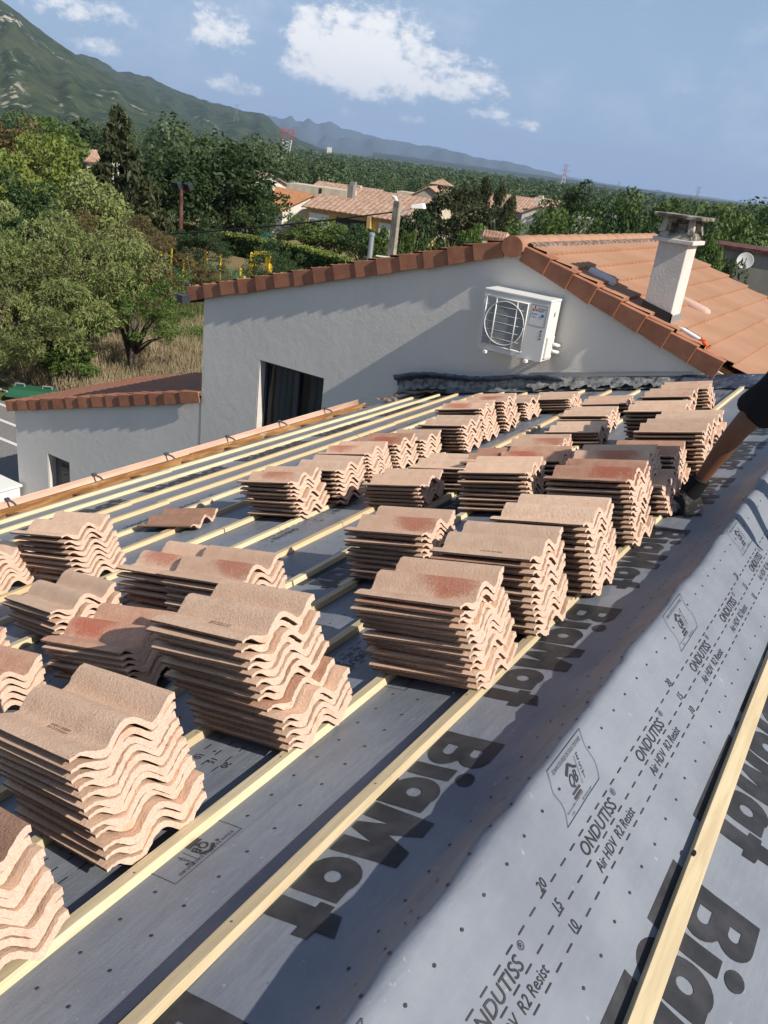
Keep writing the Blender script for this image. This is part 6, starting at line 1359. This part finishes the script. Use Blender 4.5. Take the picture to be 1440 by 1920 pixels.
# ------------------------------------------------------------------ poles, wires, pylons
def utility_pole():
    top = at(746, 377, 31); base = Vector((top.x, top.y, GZ)); t = empty('utility_pole', base, 'weathered concrete utility pole with a white street lamp beside the grey gable', 'utility pole')
    mb = MB(); mb.hexa([base+Vector((x*.19, y*.14, 0)) for x, y in ((-1, -1), (1, -1), (1, 1), (-1, 1))], [top+Vector((x*.115, y*.09, 0)) for x, y in ((-1, -1), (1, -1), (1, 1), (-1, 1))]); mb.build('pole', MATS['pole_concrete'], t, bevel=0.01)
    r = AR.copy(); r.z = 0; r.normalize()
    mb = MB(); mb.tube([top+Vector((0, 0, -0.55)), top+r*0.25+Vector((0, 0, -0.3)), top+r*0.55+Vector((0, 0, -0.16))], 0.02, 6); a = mb.build('lamp_arm', MATS['galvanised'], t)
    mb = MB(); mb.hexa([top+r*x+Vector((0, y, -0.19+z)) for x, y, z in ((0.5, -.05, 0), (0.98, -.11, .04), (0.98, .11, .04), (0.5, .05, 0))], [top+r*x+Vector((0, y, -0.08+z)) for x, y, z in ((0.5, -.04, 0), (0.92, -.09, .12), (0.92, .09, .12), (0.5, .04, 0))]); mb.build('street_lamp', MATS['lamp_white'], a, bevel=0.02)
    mb = MB(); mb.tube([top+Vector((-0.02, -0.02, 0)), top+Vector((-0.10, -0.05, 0.10)), top+Vector((-0.22, -0.05, 0.12))], [0.04, 0.07, 0.05], 8); mb.build('camera_head', MATS['lamp_white'], t)
    for z in (-1.9, -2.45):
        mb = MB(); mb.bar(top-r*0.48+Vector((0, -0.12, z)), top+r*0.42+Vector((0, -0.12, z)), 0.03, 0.04); mb.build('cross_bar', MATS['lamp_white'], t)
    return top
UTOP = utility_pole()
def steel_pole():
    top = at(698, 436, 21); t = empty('steel_pole', (top.x, top.y, GZ), 'plain galvanised steel pole with a rounded cap behind the verge tiles', 'pole'); mb = MB(); mb.lathe([(0.075, GZ-top.z), (0.062, -0.08), (0.075, -0.07), (0.075, -0.02), (0.04, 0.0)], 14, Matrix.Translation(top)); mb.build('pole_shaft', MATS['galvanised'], t, smooth=True, angle=40)
steel_pole()
def flood_mast():
    top = at(340, 352, 45); t = empty('floodlight_mast', (top.x, top.y, GZ), 'rusty floodlight mast with two dark floodlights above the sports court', 'floodlight mast'); mb = MB(); mb.lathe([(0.14, GZ-top.z), (0.09, -0.1), (0.09, 0.0)], 10, Matrix.Translation(top)); mb.build('mast', MATS['mast_rust'], t, smooth=True, angle=40)
    r = AR.copy(); r.z = 0; r.normalize(); mb = MB(); mb.bar(top-r*0.3+Vector((0, 0, -0.12)), top+r*0.45+Vector((0, 0, -0.12)), 0.07, 0.07); mb.build('cross_arm', MATS['mast_rust'], t)
    for s in (-0.2, 0.33):
        mb = MB(); c = top+r*s+Vector((0, 0, 0.08)); R = Matrix.Rotation(RAD(25), 3, 'X'); mb.box(c, (0.42, 0.28, 0.36), R); f = mb.build('floodlight', MATS['bin_dark'], t, bevel=0.03); mb = MB(); mb.box(c+Vector((0, -0.16, 0.0)), (0.34, 0.02, 0.28), R); mb.build('lens', MATS['window_glass'], f)
flood_mast()
def wire(label, a, b, sag, r=0.016, name='overhead_wire', group=None):
    mb = MB(); a, b = Vector(a), Vector(b); mb.tube([a.lerp(b, k/24)-Vector((0, 0, sag*4*(k/24)*(1-k/24))) for k in range(25)], r, 5); tag(mb.build(name, MATS['cable'], None, smooth=True), label, 'wire', group)
wire('thick black overhead wire running left from the concrete utility pole', UTOP+Vector((0, 0, -0.35)), at(-420, 410, 52), 0.9, 0.028)
wire('thin black overhead wire running right from the concrete utility pole to the trees', UTOP+Vector((0, 0, -0.4)), at(905, 456, 44), 0.25, 0.022)
def thin_pole(label, px, py, d, h, g): 
    p = at(px, py, d); mb = MB(); mb.tube([(p.x, p.y, p.z-h), p], [0.09, 0.07], 6); tag(mb.build('thin_pole', MATS['pole_concrete'], None), label, 'pole', g)
for lab, px, py, d in (('thin pole behind the flat cream wall of the grey building', 612, 340, 125), ('thin pole right of the flat cream wall', 637, 345, 125), ('thin pole in the clearing by the tan roof at the wood edge', 516, 332, 135)): thin_pole(lab, px, py, d, 8, 'thin poles in the village')
def pylon(label, px, py_top, d, h, w, mats, double=False):
    p = at(px, py_top, d); t = empty('pylon', (p.x, p.y, p.z-h), label, 'pylon'); r = AR.copy(); r.z = 0; r.normalize(); b = Vector((p.x, p.y, p.z-h)); f = Vector((-r.y, r.x, 0)); q = w*0.022
    def leg(k): 
        t_ = k; s = w*0.5*(1-0.75*min(1, t_/0.6)) if not double else w*0.34*(0.45+0.55*t_); return s
    lo, hi = MB(), MB(); n = 8
    for i in range(n):
        m_ = lo if i < n*0.55 else hi; z0, z1 = h*i/n, h*(i+1)/n; s0, s1 = leg(i/n), leg((i+1)/n)
        for sx in (-1, 1):
            for sy in (-1, 1): m_.bar(b+r*sx*s0+f*sy*s0*0.4+Vector((0, 0, z0)), b+r*sx*s1+f*sy*s1*0.4+Vector((0, 0, z1)), q, q)
            m_.bar(b+r*sx*s0-f*s0*0.4+Vector((0, 0, z0)), b-r*sx*s1-f*s1*0.4+Vector((0, 0, z1)), q*0.7, q*0.7)
    for z, l in ((h*0.98, w*0.5), (h*0.80, w*0.62), (h*0.64, w*0.5)) if not double else ((h*0.99, w*0.62), (h*0.86, w*0.5)):
        hi.bar(b-r*l+Vector((0, 0, z)), b+r*l+Vector((0, 0, z)), q, q); hi.bar(b-r*l+Vector((0, 0, z)), b+Vector((0, 0, z+h*0.05)), q*.7, q*.7); hi.bar(b+r*l+Vector((0, 0, z)), b+Vector((0, 0, z+h*0.05)), q*.7, q*.7)
    lo.build('lower_lattice', MATS[mats[0]], t, fixn=False); hi.build('upper_lattice', MATS[mats[1]], t, fixn=False)
pylon('red and white lattice pylon standing before the end of the mountain', 540, 243, 950, 26, 17, ('pylon_white', 'pylon_red'), True)
pylon('distant reddish lattice pylon above the woods near the far hills', 1062, 309, 1500, 46, 13, ('pylon_white', 'pylon_red'))
pylon('distant grey lattice pylon right of the chimney', 1311, 351, 1900, 48, 14, ('pylon_grey', 'pylon_grey'))
pylon('small grey lattice pylon on the mountain flank', 444, 197, 3000, 50, 18, ('pylon_grey', 'pylon_grey'))
pylon('tiny grey lattice pylon on the skyline left of the chimney', 1161, 341, 2600, 40, 12, ('pylon_grey', 'pylon_grey'))
def far_buildings():
    for i, (px, py, w, h, lab) in enumerate(((1117, 359, 26, 7, 'long white building on the far plain, left one of the pair'), (1152, 363, 30, 8, 'long white building on the far plain, right one of the pair'), (1275, 381, 24, 5, 'white low building on the far plain right of the chimney'), (1330, 379, 22, 5, 'white building on the hazy far plain below the pylon'), (1383, 389, 30, 5, 'row of pale buildings on the far plain near the right edge'), (618, 276, 9, 12, 'white silo tower on the far plain, one of a pair'))):
        d = 2100; p = at(px, py, d); t = empty('far_building', (p.x, p.y, p.z-h), lab, 'building'); mb = MB(); mb.box((p.x, p.y, p.z-h/2-6), (w*1.0, 14, h+12), Matrix.Rotation(RAD(30), 3, 'Z')); mb.build('wall', MATS['far_white'], t); mb = MB(); mb.box((p.x, p.y, p.z+0.4), (w*1.03, 14.5, 0.8), Matrix.Rotation(RAD(30), 3, 'Z')); mb.build('roof', MATS['flat_roof_grey'], t)
far_buildings()

# ------------------------------------------------------------------ sports court fence, goal, bin, barriers
def sports_fence():
    spots = [(302, 452, 47), (322, 466, 43.5), (337, 462, 47), (344, 482, 43), (366, 484, 43.5), (414, 466, 50), (451, 500, 41), (458, 518, 37.5), (388, 470, 50)]
    prev = None; P = []
    for i, (px, py, d) in enumerate(spots):
        p = at(px, py, d); mb = MB(); mb.tube([(p.x, p.y, GZ), p], 0.055, 8); o = mb.build('fence_post', MATS['post_yellow'], None, smooth=True, angle=40); P.append(p)
        w = ('leftmost, by the feathery trees', 'left of the floodlight mast', 'just right of the floodlight mast, taller', 'just right of the floodlight mast, shorter', 'under the small dark tree', 'at the far side of the court, right', 'nearest the goal', 'short one nearest the verge tiles', 'at the far side behind the small dark tree')[i]
        tag(o, 'yellow post of the green sports fence, '+w, 'fence post', 'yellow fence posts round the court')
    t = empty('mesh_fence', (P[1].x, P[1].y, GZ), 'green wire mesh fence round the sports court', 'fence')
    for a, b, hh in ((P[0], P[2], 1.5), (P[2], P[5], 1.4), (P[3], P[6], 1.1), (P[1], P[3], 1.6)):
        mb = MB(); a0, b0 = Vector((a.x, a.y, GZ)), Vector((b.x, b.y, GZ)); L = (b0-a0).length; n = int(L/0.16)
        for k in range(n+1): q = a0.lerp(b0, k/n); mb.bar(q+Vector((0, 0, 0.05)), q+Vector((0, 0, hh)), 0.012, 0.012)
        for z in np.arange(0.08, hh, 0.18): mb.bar(a0+Vector((0, 0, z)), b0+Vector((0, 0, z)), 0.014, 0.014)
        o = mb.build('wire_mesh', MATS['fence_green'], t, fixn=False); o['kind'] = 'stuff'
    for px, d in ((310, 46), (330, 44.5)):
        p = at(px, 470, d); mb = MB(); mb.box((p.x, p.y, GZ+0.9), (0.9, 0.05, 1.7), Matrix.Rotation(RAD(40), 3, 'Z')); mb.build('green_screen', MATS['fence_green'], t)
sports_fence()
def goal():
    a, b = at(476, 474, 47), at(505, 474, 47); t = empty('goal_frame', (a.x, a.y, GZ), 'yellow goal frame at the edge of the sports field', 'goal'); mb = MB()
    mb.box((a.x, a.y, (a.z+GZ)/2), (0.34, 0.3, a.z-GZ), Matrix.Rotation(RAD(30), 3, 'Z')); mb.bar(a, b, 0.22, 0.16); mb.bar((a.x, a.y, GZ+0.5), (b.x, b.y, GZ+0.5), 0.2, 0.14); mb.box((b.x, b.y, (b.z+GZ)/2), (0.3, 0.3, b.z-GZ)); mb.build('frame', MATS['post_yellow'], t, bevel=0.02)
goal()
def waste_bin():
    c = ground(63, 752); c = Vector((c.x, c.y, GZ)); t = empty('waste_container', c, 'large green lidded waste container in the car park', 'waste container'); ang = RAD(33); R = Matrix.Rotation(ang, 3, 'Z'); W, Dp = 1.18, 0.85
    def P(x, y, z): return c+R @ Vector((x, y, z))
    def hx(mb, b, tp, z0, z1): mb.hexa([P(x*b[0], y*b[1], z0) for x, y in ((-1, -1), (1, -1), (1, 1), (-1, 1))], [P(x*tp[0], y*tp[1], z1) for x, y in ((-1, -1), (1, -1), (1, 1), (-1, 1))])
    zt = at(60, 738, c.xy.length).z-GZ-0.04
    mb = MB(); hx(mb, (W*.42, Dp*.40), (W*.5, Dp*.5), 0.2, zt); mb.build('body', MATS['bin_green'], t, bevel=0.03)
    mb = MB(); hx(mb, (W*.54, Dp*.56), (W*.53, Dp*.54), zt, zt+0.06); mb.build('rim', MATS['bin_green'], t, bevel=0.02)
    mb = MB(); hx(mb, (W*.52, Dp*.53), (W*.50, Dp*.30), zt+0.062, zt+0.20); mb.build('lid', MATS['bin_green'], t, bevel=0.03)
    for x in (-0.42, 0.38):
        mb = MB(); mb.tube([P(x-.14, 0.1, zt+0.2), P(x-.13, 0.1, zt+0.27), P(x+.13, 0.1, zt+0.27), P(x+.14, 0.1, zt+0.2)], 0.022, 6); mb.build('handle', MATS['galvanised'], t)
    for x in (-1, 1):
        mb = MB(); mb.tube([P(x*W*.5, -0.1, zt-0.12), P(x*(W*.5+.14), -0.1, zt-0.12)], 0.035, 8); mb.build('trunnion', MATS['bin_dark'], t)
        for y in (-1, 1): mb = MB(); mb.lathe([(0.10, -0.03), (0.10, 0.03)], 12, Matrix.Translation(P(x*W*.36, y*Dp*.34, 0.10)) @ Matrix.Rotation(RAD(90), 4, 'Y')); mb.build('wheel', MATS['bin_dark'], t)
    mb = MB(); mb.add([P(x, -Dp*.47-0.0, z) for x, z in ((0.30, zt-0.14), (0.62, zt-0.14), (0.62, zt-0.06), (0.30, zt-0.06))], [(0, 1, 2, 3)]); mb.build('sticker', MATS['sticker_white'], t)
waste_bin()
for i, (px, py, lab) in enumerate(((198, 727, 'yellow low barrier behind the extension roof, left one'), (243, 722, 'yellow low barrier behind the extension roof, right one'))):
    c = at(px, py, 26.2); c = Vector((c.x, c.y, GZ)); t = empty('parking_barrier', c, lab, 'barrier', 'yellow parking barriers behind the extension'); R = Matrix.Rotation(RAD(38), 3, 'Z'); top = at(px, py-4, 26.2).z
    mb = MB(); mb.tube([c+R @ Vector((-0.42, 0, 0)), Vector((0, 0, top-GZ))+c+R @ Vector((-0.40, 0, 0)), Vector((0, 0, top-GZ))+c+R @ Vector((0.40, 0, 0)), c+R @ Vector((0.42, 0, 0))], 0.05, 8); mb.build('hoop', MATS['post_yellow'], t)
    mb = MB(); mb.box(c+Vector((0, 0, (top-GZ)*0.8)), (0.8, 0.05, 0.12), R); mb.build('rail', MATS['post_yellow'], t)
def cabinet():
    c = Vector((-14.55, 9.05, 0)); zt = at(20, 905, 17.0).z; t = empty('white_cabinet', (c.x, c.y, GZ), 'white box with a grooved lid standing beside the extension', 'cabinet'); R = Matrix.Rotation(RAD(0), 3, 'Z'); mb = MB(); mb.box((c.x, c.y, (GZ+zt)/2-0.03), (1.05, 0.75, zt-GZ-0.06)); mb.build('body', MATS['white_plastic'], t, bevel=0.03)
    mb = MB(); mb.box((c.x, c.y, zt-0.03), (1.12, 0.82, 0.055)); mb.build('lid', MATS['white_plastic'], t, bevel=0.02)
    mb = MB(); mb.tube([(c.x+0.56, c.y-0.1, zt-0.5), (c.x+0.62, c.y-0.1, zt-0.42), (c.x+0.56, c.y-0.1, zt-0.34)], 0.018, 6); mb.build('handle', MATS['bin_dark'], t)
cabinet()
def pool_cover():
    p = at(980, 437, 56); rr = random.Random(2); mb = MB(); g = ground_z(p.x, p.y); H = p.z-g; rows = [[(p.x+(i-4)*0.32+rr.uniform(-.1, .1), p.y+(j-2)*0.4, g+H*max(0.05, 1-((i-4)/4.3)**2)*(1-0.12*abs(j-2))+rr.uniform(-.12, .12)) for j in range(5)] for i in range(9)]; mb.grid(rows); tag(mb.build('blue_cover', MATS['tarp_blue'], None, smooth=True, fixn=False), 'crumpled bright blue cover among the bushes behind the roof ridge', 'tarpaulin')
    a = at(489, 430, 70); t = empty('washing_line', (a.x, a.y, GZ), 'washing line with a turquoise and a white cloth behind the hedge', 'washing line')
    for dx, mat, w in ((0, 'tarp_blue', 0.9), (0.9, 'towel_white', 0.8)):
        r = AR.copy(); r.z = 0; r.normalize(); c = a+r*dx; mb = MB(); mb.grid([[c+r*w*u+Vector((0, 0.06*math.sin(u*7+v*3), -0.75*v)) for v in (0, 0.5, 1)] for u in np.linspace(0, 0.9, 6)]); mb.build('cloth', MATS[mat], t, smooth=True, fixn=False)
    mb = MB(); mb.tube([a-r*0.6+Vector((0, 0, 0.02)), a+r*2.2+Vector((0, 0, 0.02))], 0.02, 5); mb.tube([(a.x-r.x*0.6, a.y-r.y*0.6, GZ), a-r*0.6+Vector((0, 0, 0.05))], 0.04, 6); mb.tube([(a.x+r.x*2.2, a.y+r.y*2.2, GZ), a+r*2.2+Vector((0, 0, 0.05))], 0.04, 6); mb.build('line', MATS['galvanised'], t)
pool_cover()
def stones():
    rr = random.Random(8)
    mbv = []
    me = None
    p0 = ground(332, 545); mb = MB()
    for k in range(150):
        x, y = p0.x+rr.gauss(0, 1.3), p0.y+rr.gauss(0, 1.0); s = rr.uniform(0.08, 0.28); mb.lathe([(s*.5, -s*.3), (s, 0.05), (s*.5, s*.6)], 6, Matrix.Translation((x, y, GZ+0.05+0.5*math.exp(-((x-p0.x)**2+(y-p0.y)**2)))) @ Matrix.Rotation(rr.uniform(0, 3), 4, 'Z'))
    tag(mb.build('rubble_heap', MATS['wall_concrete'], None), 'heap of grey rubble beside the floodlight mast', 'rubble', None, 'stuff')
stones()
# ------------------------------------------------------------------ air
def haze():
    mb = MB(); mb.box((-2000, 6000, 425), (56000, 56000, 950)); o = mb.build('haze', [], None); m_ = D.materials.new('haze'); m_.use_nodes = True; nt = m_.node_tree; nt.nodes.clear()
    out = nt.nodes.new('ShaderNodeOutputMaterial'); pv = nt.nodes.new('ShaderNodeVolumePrincipled'); pv.inputs['Density'].default_value = HAZE_D; pv.inputs['Color'].default_value = (*HAZE_C, 1); pv.inputs['Anisotropy'].default_value = 0.0
    nt.links.new(pv.outputs[0], out.inputs['Volume']); o.data.materials.append(m_); tag(o, 'thin blue summer haze over the plain', 'haze', None, 'stuff')
HAZE_D, HAZE_C = 5.5e-5, (0.50, 0.67, 0.98)
haze()
# ------------------------------------------------------------------ the worker astride the ridge, bent forward
def skinned(name, joints, edges, mats, parent, root=0, sub=2):
    me = D.meshes.new(name); me.from_pydata([j[0] for j in joints], edges, []); o = D.objects.new(name, me); COL.objects.link(o)
    sk = o.modifiers.new('skin', 'SKIN'); sk.use_smooth_shade = True
    lay = me.skin_vertices[0].data
    for i, j in enumerate(joints):
        r = j[1]; lay[i].radius = (r, r) if not isinstance(r, tuple) else r; lay[i].use_root = (i == root)
    ss = o.modifiers.new('smooth', 'SUBSURF'); ss.levels = sub; ss.render_levels = sub
    me.materials.append(MATS[mats]); put(o, parent); return o
def worker():
    t = empty('person', (-0.25, 4.8, -1.56), 'worker in black shorts, black socks and scuffed work shoes stepping over the roof ridge', 'person')
    hipL, hipR, pel = (-.43, 4.80, -.79), (-.12, 4.84, -.79), (-.27, 4.86, -.74)
    J = [(pel, .13), ((-.22, 4.74, -.62), .13), ((-.10, 4.55, -.56), .15), ((.02, 4.38, -.56), .14), ((.09, 4.28, -.58), .062), ((.15, 4.20, -.62), .085), ((.19, 4.13, -.67), .092),
         (hipL, .098), ((-.535, 4.72, -.95), .085), ((-.622, 4.66, -1.11), .060), ((-.665, 4.675, -1.22), .058), ((-.715, 4.69, -1.36), .044), ((-.752, 4.70, -1.47), .036), ((-.775, 4.68, -1.565), .04), ((-.85, 4.60, -1.60), .032),
         (hipR, .098), ((-.02, 4.80, -1.0), .083), ((.07, 4.76, -1.20), .060), ((.11, 4.79, -1.33), .056), ((.16, 4.82, -1.48), .042), ((.19, 4.83, -1.60), .036), ((.20, 4.80, -1.70), .04), ((.21, 4.70, -1.74), .032),
         ((-.10, 4.36, -.60), .065), ((-.08, 4.30, -.83), .045), ((0.0, 4.20, -1.05), .036), ((.03, 4.17, -1.12), .03),
         ((.14, 4.46, -.60), .065), ((.24, 4.46, -.85), .045), ((.25, 4.32, -1.06), .036), ((.25, 4.28, -1.13), .03)]
    E_ = [(0, 1), (1, 2), (2, 3), (3, 4), (4, 5), (5, 6), (0, 7), (7, 8), (8, 9), (9, 10), (10, 11), (11, 12), (12, 13), (13, 14), (0, 15), (15, 16), (16, 17), (17, 18), (18, 19), (19, 20), (20, 21), (21, 22), (3, 23), (23, 24), (24, 25), (25, 26), (3, 27), (27, 28), (28, 29), (29, 30)]
    # hands: palm and five fingers each
    for w, (hx, hy, hz) in ((26, (.03, 4.17, -1.12)), (30, (.25, 4.28, -1.13))):
        i0 = len(J); J.append(((hx+.005, hy-.03, hz-.06), (.034, .018))); E_.append((w, i0))
        for k in range(4):
            dx = (k-1.5)*0.019; L = (0.7, 0.8, 0.78, 0.62)[k]*0.1; a = len(J)
            J += [((hx+dx, hy-.05, hz-.085), .009), ((hx+dx*1.15, hy-.055, hz-.085-L*.5), .0085), ((hx+dx*1.2, hy-.035, hz-.085-L*.9), .0075)]; E_ += [(i0, a), (a, a+1), (a+1, a+2)]
        a = len(J); J += [((hx+.036, hy-.03, hz-.055), .0105), ((hx+.05, hy-.055, hz-.085), .009)]; E_ += [(i0, a), (a, a+1)]
    skinned('body', J, E_, 'skin', t)
    Jt = [(pel, .185), ((-.40, 4.80, -.77), .165), ((-.475, 4.765, -.86), .142), ((-.55, 4.71, -.98), .122), ((-.600, 4.68, -1.065), .106), ((-.13, 4.84, -.80), .16), ((-.05, 4.81, -.95), .135), ((.04, 4.77, -1.13), .105), ((-.24, 4.77, -.66), .155), ((-.36, 4.97, -.80), .13)]
    sh = skinned('shorts', Jt, [(0, 1), (1, 2), (2, 3), (3, 4), (0, 5), (5, 6), (6, 7), (0, 8), (0, 9)], 'black_cloth', t)
    tx = D.textures.new('cloth_folds', 'CLOUDS'); tx.noise_scale = 0.07
    dm = sh.modifiers.new('folds', 'DISPLACE'); dm.texture = tx; dm.strength = 0.05; dm.mid_level = 0.5; dm.texture_coords = 'GLOBAL'
    skinned('shirt', [((-.23, 4.76, -.64), .155), ((-.10, 4.55, -.565), .175), ((.02, 4.38, -.565), .165), ((.07, 4.31, -.575), .08), ((-.10, 4.36, -.61), .082), ((-.09, 4.32, -.74), .066), ((.14, 4.46, -.61), .082), ((.20, 4.46, -.74), .066)], [(0, 1), (1, 2), (2, 3), (2, 4), (4, 5), (2, 6), (6, 7)], 'black_cloth', t)
    # head: face towards the ground in front
    hd = Vector((.19, 4.13, -.67)); face = Vector((.25, -.55, -.80)).normalized()
    hb = MB(); q = face.to_track_quat('Z', 'Y').to_matrix().to_4x4(); M4 = Matrix.Translation(hd) @ q
    for sx in (-1, 1):
        mb = MB(); mb.lathe([(0.002, -0.012), (0.010, -0.006), (0.012, 0), (0.010, 0.006), (0.002, 0.012)], 10, M4 @ Matrix.Translation((sx*.032, .012, .080))); e = mb.build('eye', MATS['eye_white'], t, smooth=True)
        mb = MB(); mb.lathe([(0.0055, 0), (0.005, 0.0035)], 10, M4 @ Matrix.Translation((sx*.032, .012, .0905))); mb.build('iris', MATS['eye_iris'], e)
        mb = MB(); mb.lathe([(0.006, -0.012), (0.026, -0.005), (0.028, 0.004), (0.016, 0.008)], 12, M4 @ Matrix.Translation((sx*.090, 0, .0)) @ Matrix.Rotation(sx*RAD(90), 4, 'Y')); mb.build('ear', MATS['skin'], t, smooth=True)
    mb = MB(); mb.add([M4 @ Vector(v) for v in ((0, .015, .088), (-.016, -.028, .090), (.016, -.028, .090), (0, -.026, .116), (0, -.034, .09))], [(0, 1, 3), (0, 3, 2), (1, 4, 3), (4, 2, 3), (0, 2, 4, 1)]); mb.build('nose', MATS['skin'], t, smooth=True)
    mb = MB(); mb.tube([M4 @ Vector((-.024, -.055, .080)), M4 @ Vector((0, -.057, .090)), M4 @ Vector((.024, -.055, .080))], [.003, .006, .003], 6); mb.build('mouth', MATS['lip'], t, smooth=True)
    mb = MB(); rows = []
    for a in np.linspace(0.0, 1.75, 8): rows.append([M4 @ Vector((.104*math.sin(a)*math.cos(b), .104*math.sin(a)*math.sin(b)+.012, -.104*math.cos(a))) for b in np.linspace(0, 2*math.pi, 19)])
    mb.grid(rows); mb.build('hair', MATS['hair'], t, smooth=True, fixn=False)
    # socks and shoes
    for nm, pts in (('left', [(-.742, 4.698, -1.44), (-.752, 4.70, -1.47), (-.775, 4.695, -1.53), (-.79, 4.69, -1.565)]), ('right', [(.185, 4.83, -1.57), (.19, 4.83, -1.60), (.20, 4.82, -1.66), (.20, 4.81, -1.70)])):
        mb = MB(); mb.tube(pts, [.051, .050, .055, .05], 16); mb.build('sock', MATS['black_cloth'], t, smooth=True, angle=60)
    def shoe(heel, dirv, up):
        d = Vector(dirv).normalized(); n = Vector(up).normalized(); d = (d-n*d.dot(n)).normalized(); s = d.cross(n); h = Vector(heel)
        secs = [(0.0, .026, .05), (.03, .036, .085), (.08, .039, .095), (.13, .042, .088), (.18, .047, .068), (.225, .048, .056), (.262, .040, .045), (.285, .020, .026)]
        def ring(x, w, z): return [h+d*x+s*(w*c)+n*(0.012+z*v) for c, v in ((-1, 0), (-1.04, .35), (-.92, .7), (-.5, .97), (0, 1.03), (.5, .97), (.92, .7), (1.04, .35), (1, 0))]
        mb = MB(); mb.grid([ring(*q) for q in secs[:6]]); mb.add(ring(*secs[0]), [tuple(range(9))]); o = mb.build('shoe', MATS['shoe_leather'], t, smooth=True)
        mb = MB(); mb.grid([ring(x, w*1.03, z*1.03) for x, w, z in secs[4:]]); mb.add(ring(*secs[-1]), [tuple(range(9))]); mb.build('toe_cap', MATS['toe_cap'], o, smooth=True)
        mb = MB(); out = [(x, w+.004) for x, w, z in secs]; pl = [h+d*(x+(0.004 if i == len(out)-1 else 0))+s*w for i, (x, w) in enumerate(out)]+[h+d*(x+(0.004 if i == 0 else 0))-s*w for i, (x, w) in enumerate(reversed(out))]; mb.prism(pl, n*0.016); mb.build('sole', MATS['black_plastic'], o)
        mb = MB()
        for x in (.105, .13, .155, .178): z = float(np.interp(x, [q[0] for q in secs], [q[2] for q in secs])); mb.tube([h+d*x+s*.03+n*(z*.86+.016), h+d*(x+.008)+n*(z*1.05+.016), h+d*x-s*.03+n*(z*.86+.016)], .0035, 5)
        mb.build('laces', MATS['bin_dark'], o)
    shoe((-.715, 4.735, prof(-.715)+0.006), (-.14, -.17, -.03), (-.26, 0, .97)); shoe((.20, 4.86, prof(.20)+0.006), (.03, -.2, 0), (.26, 0, .97))
worker()
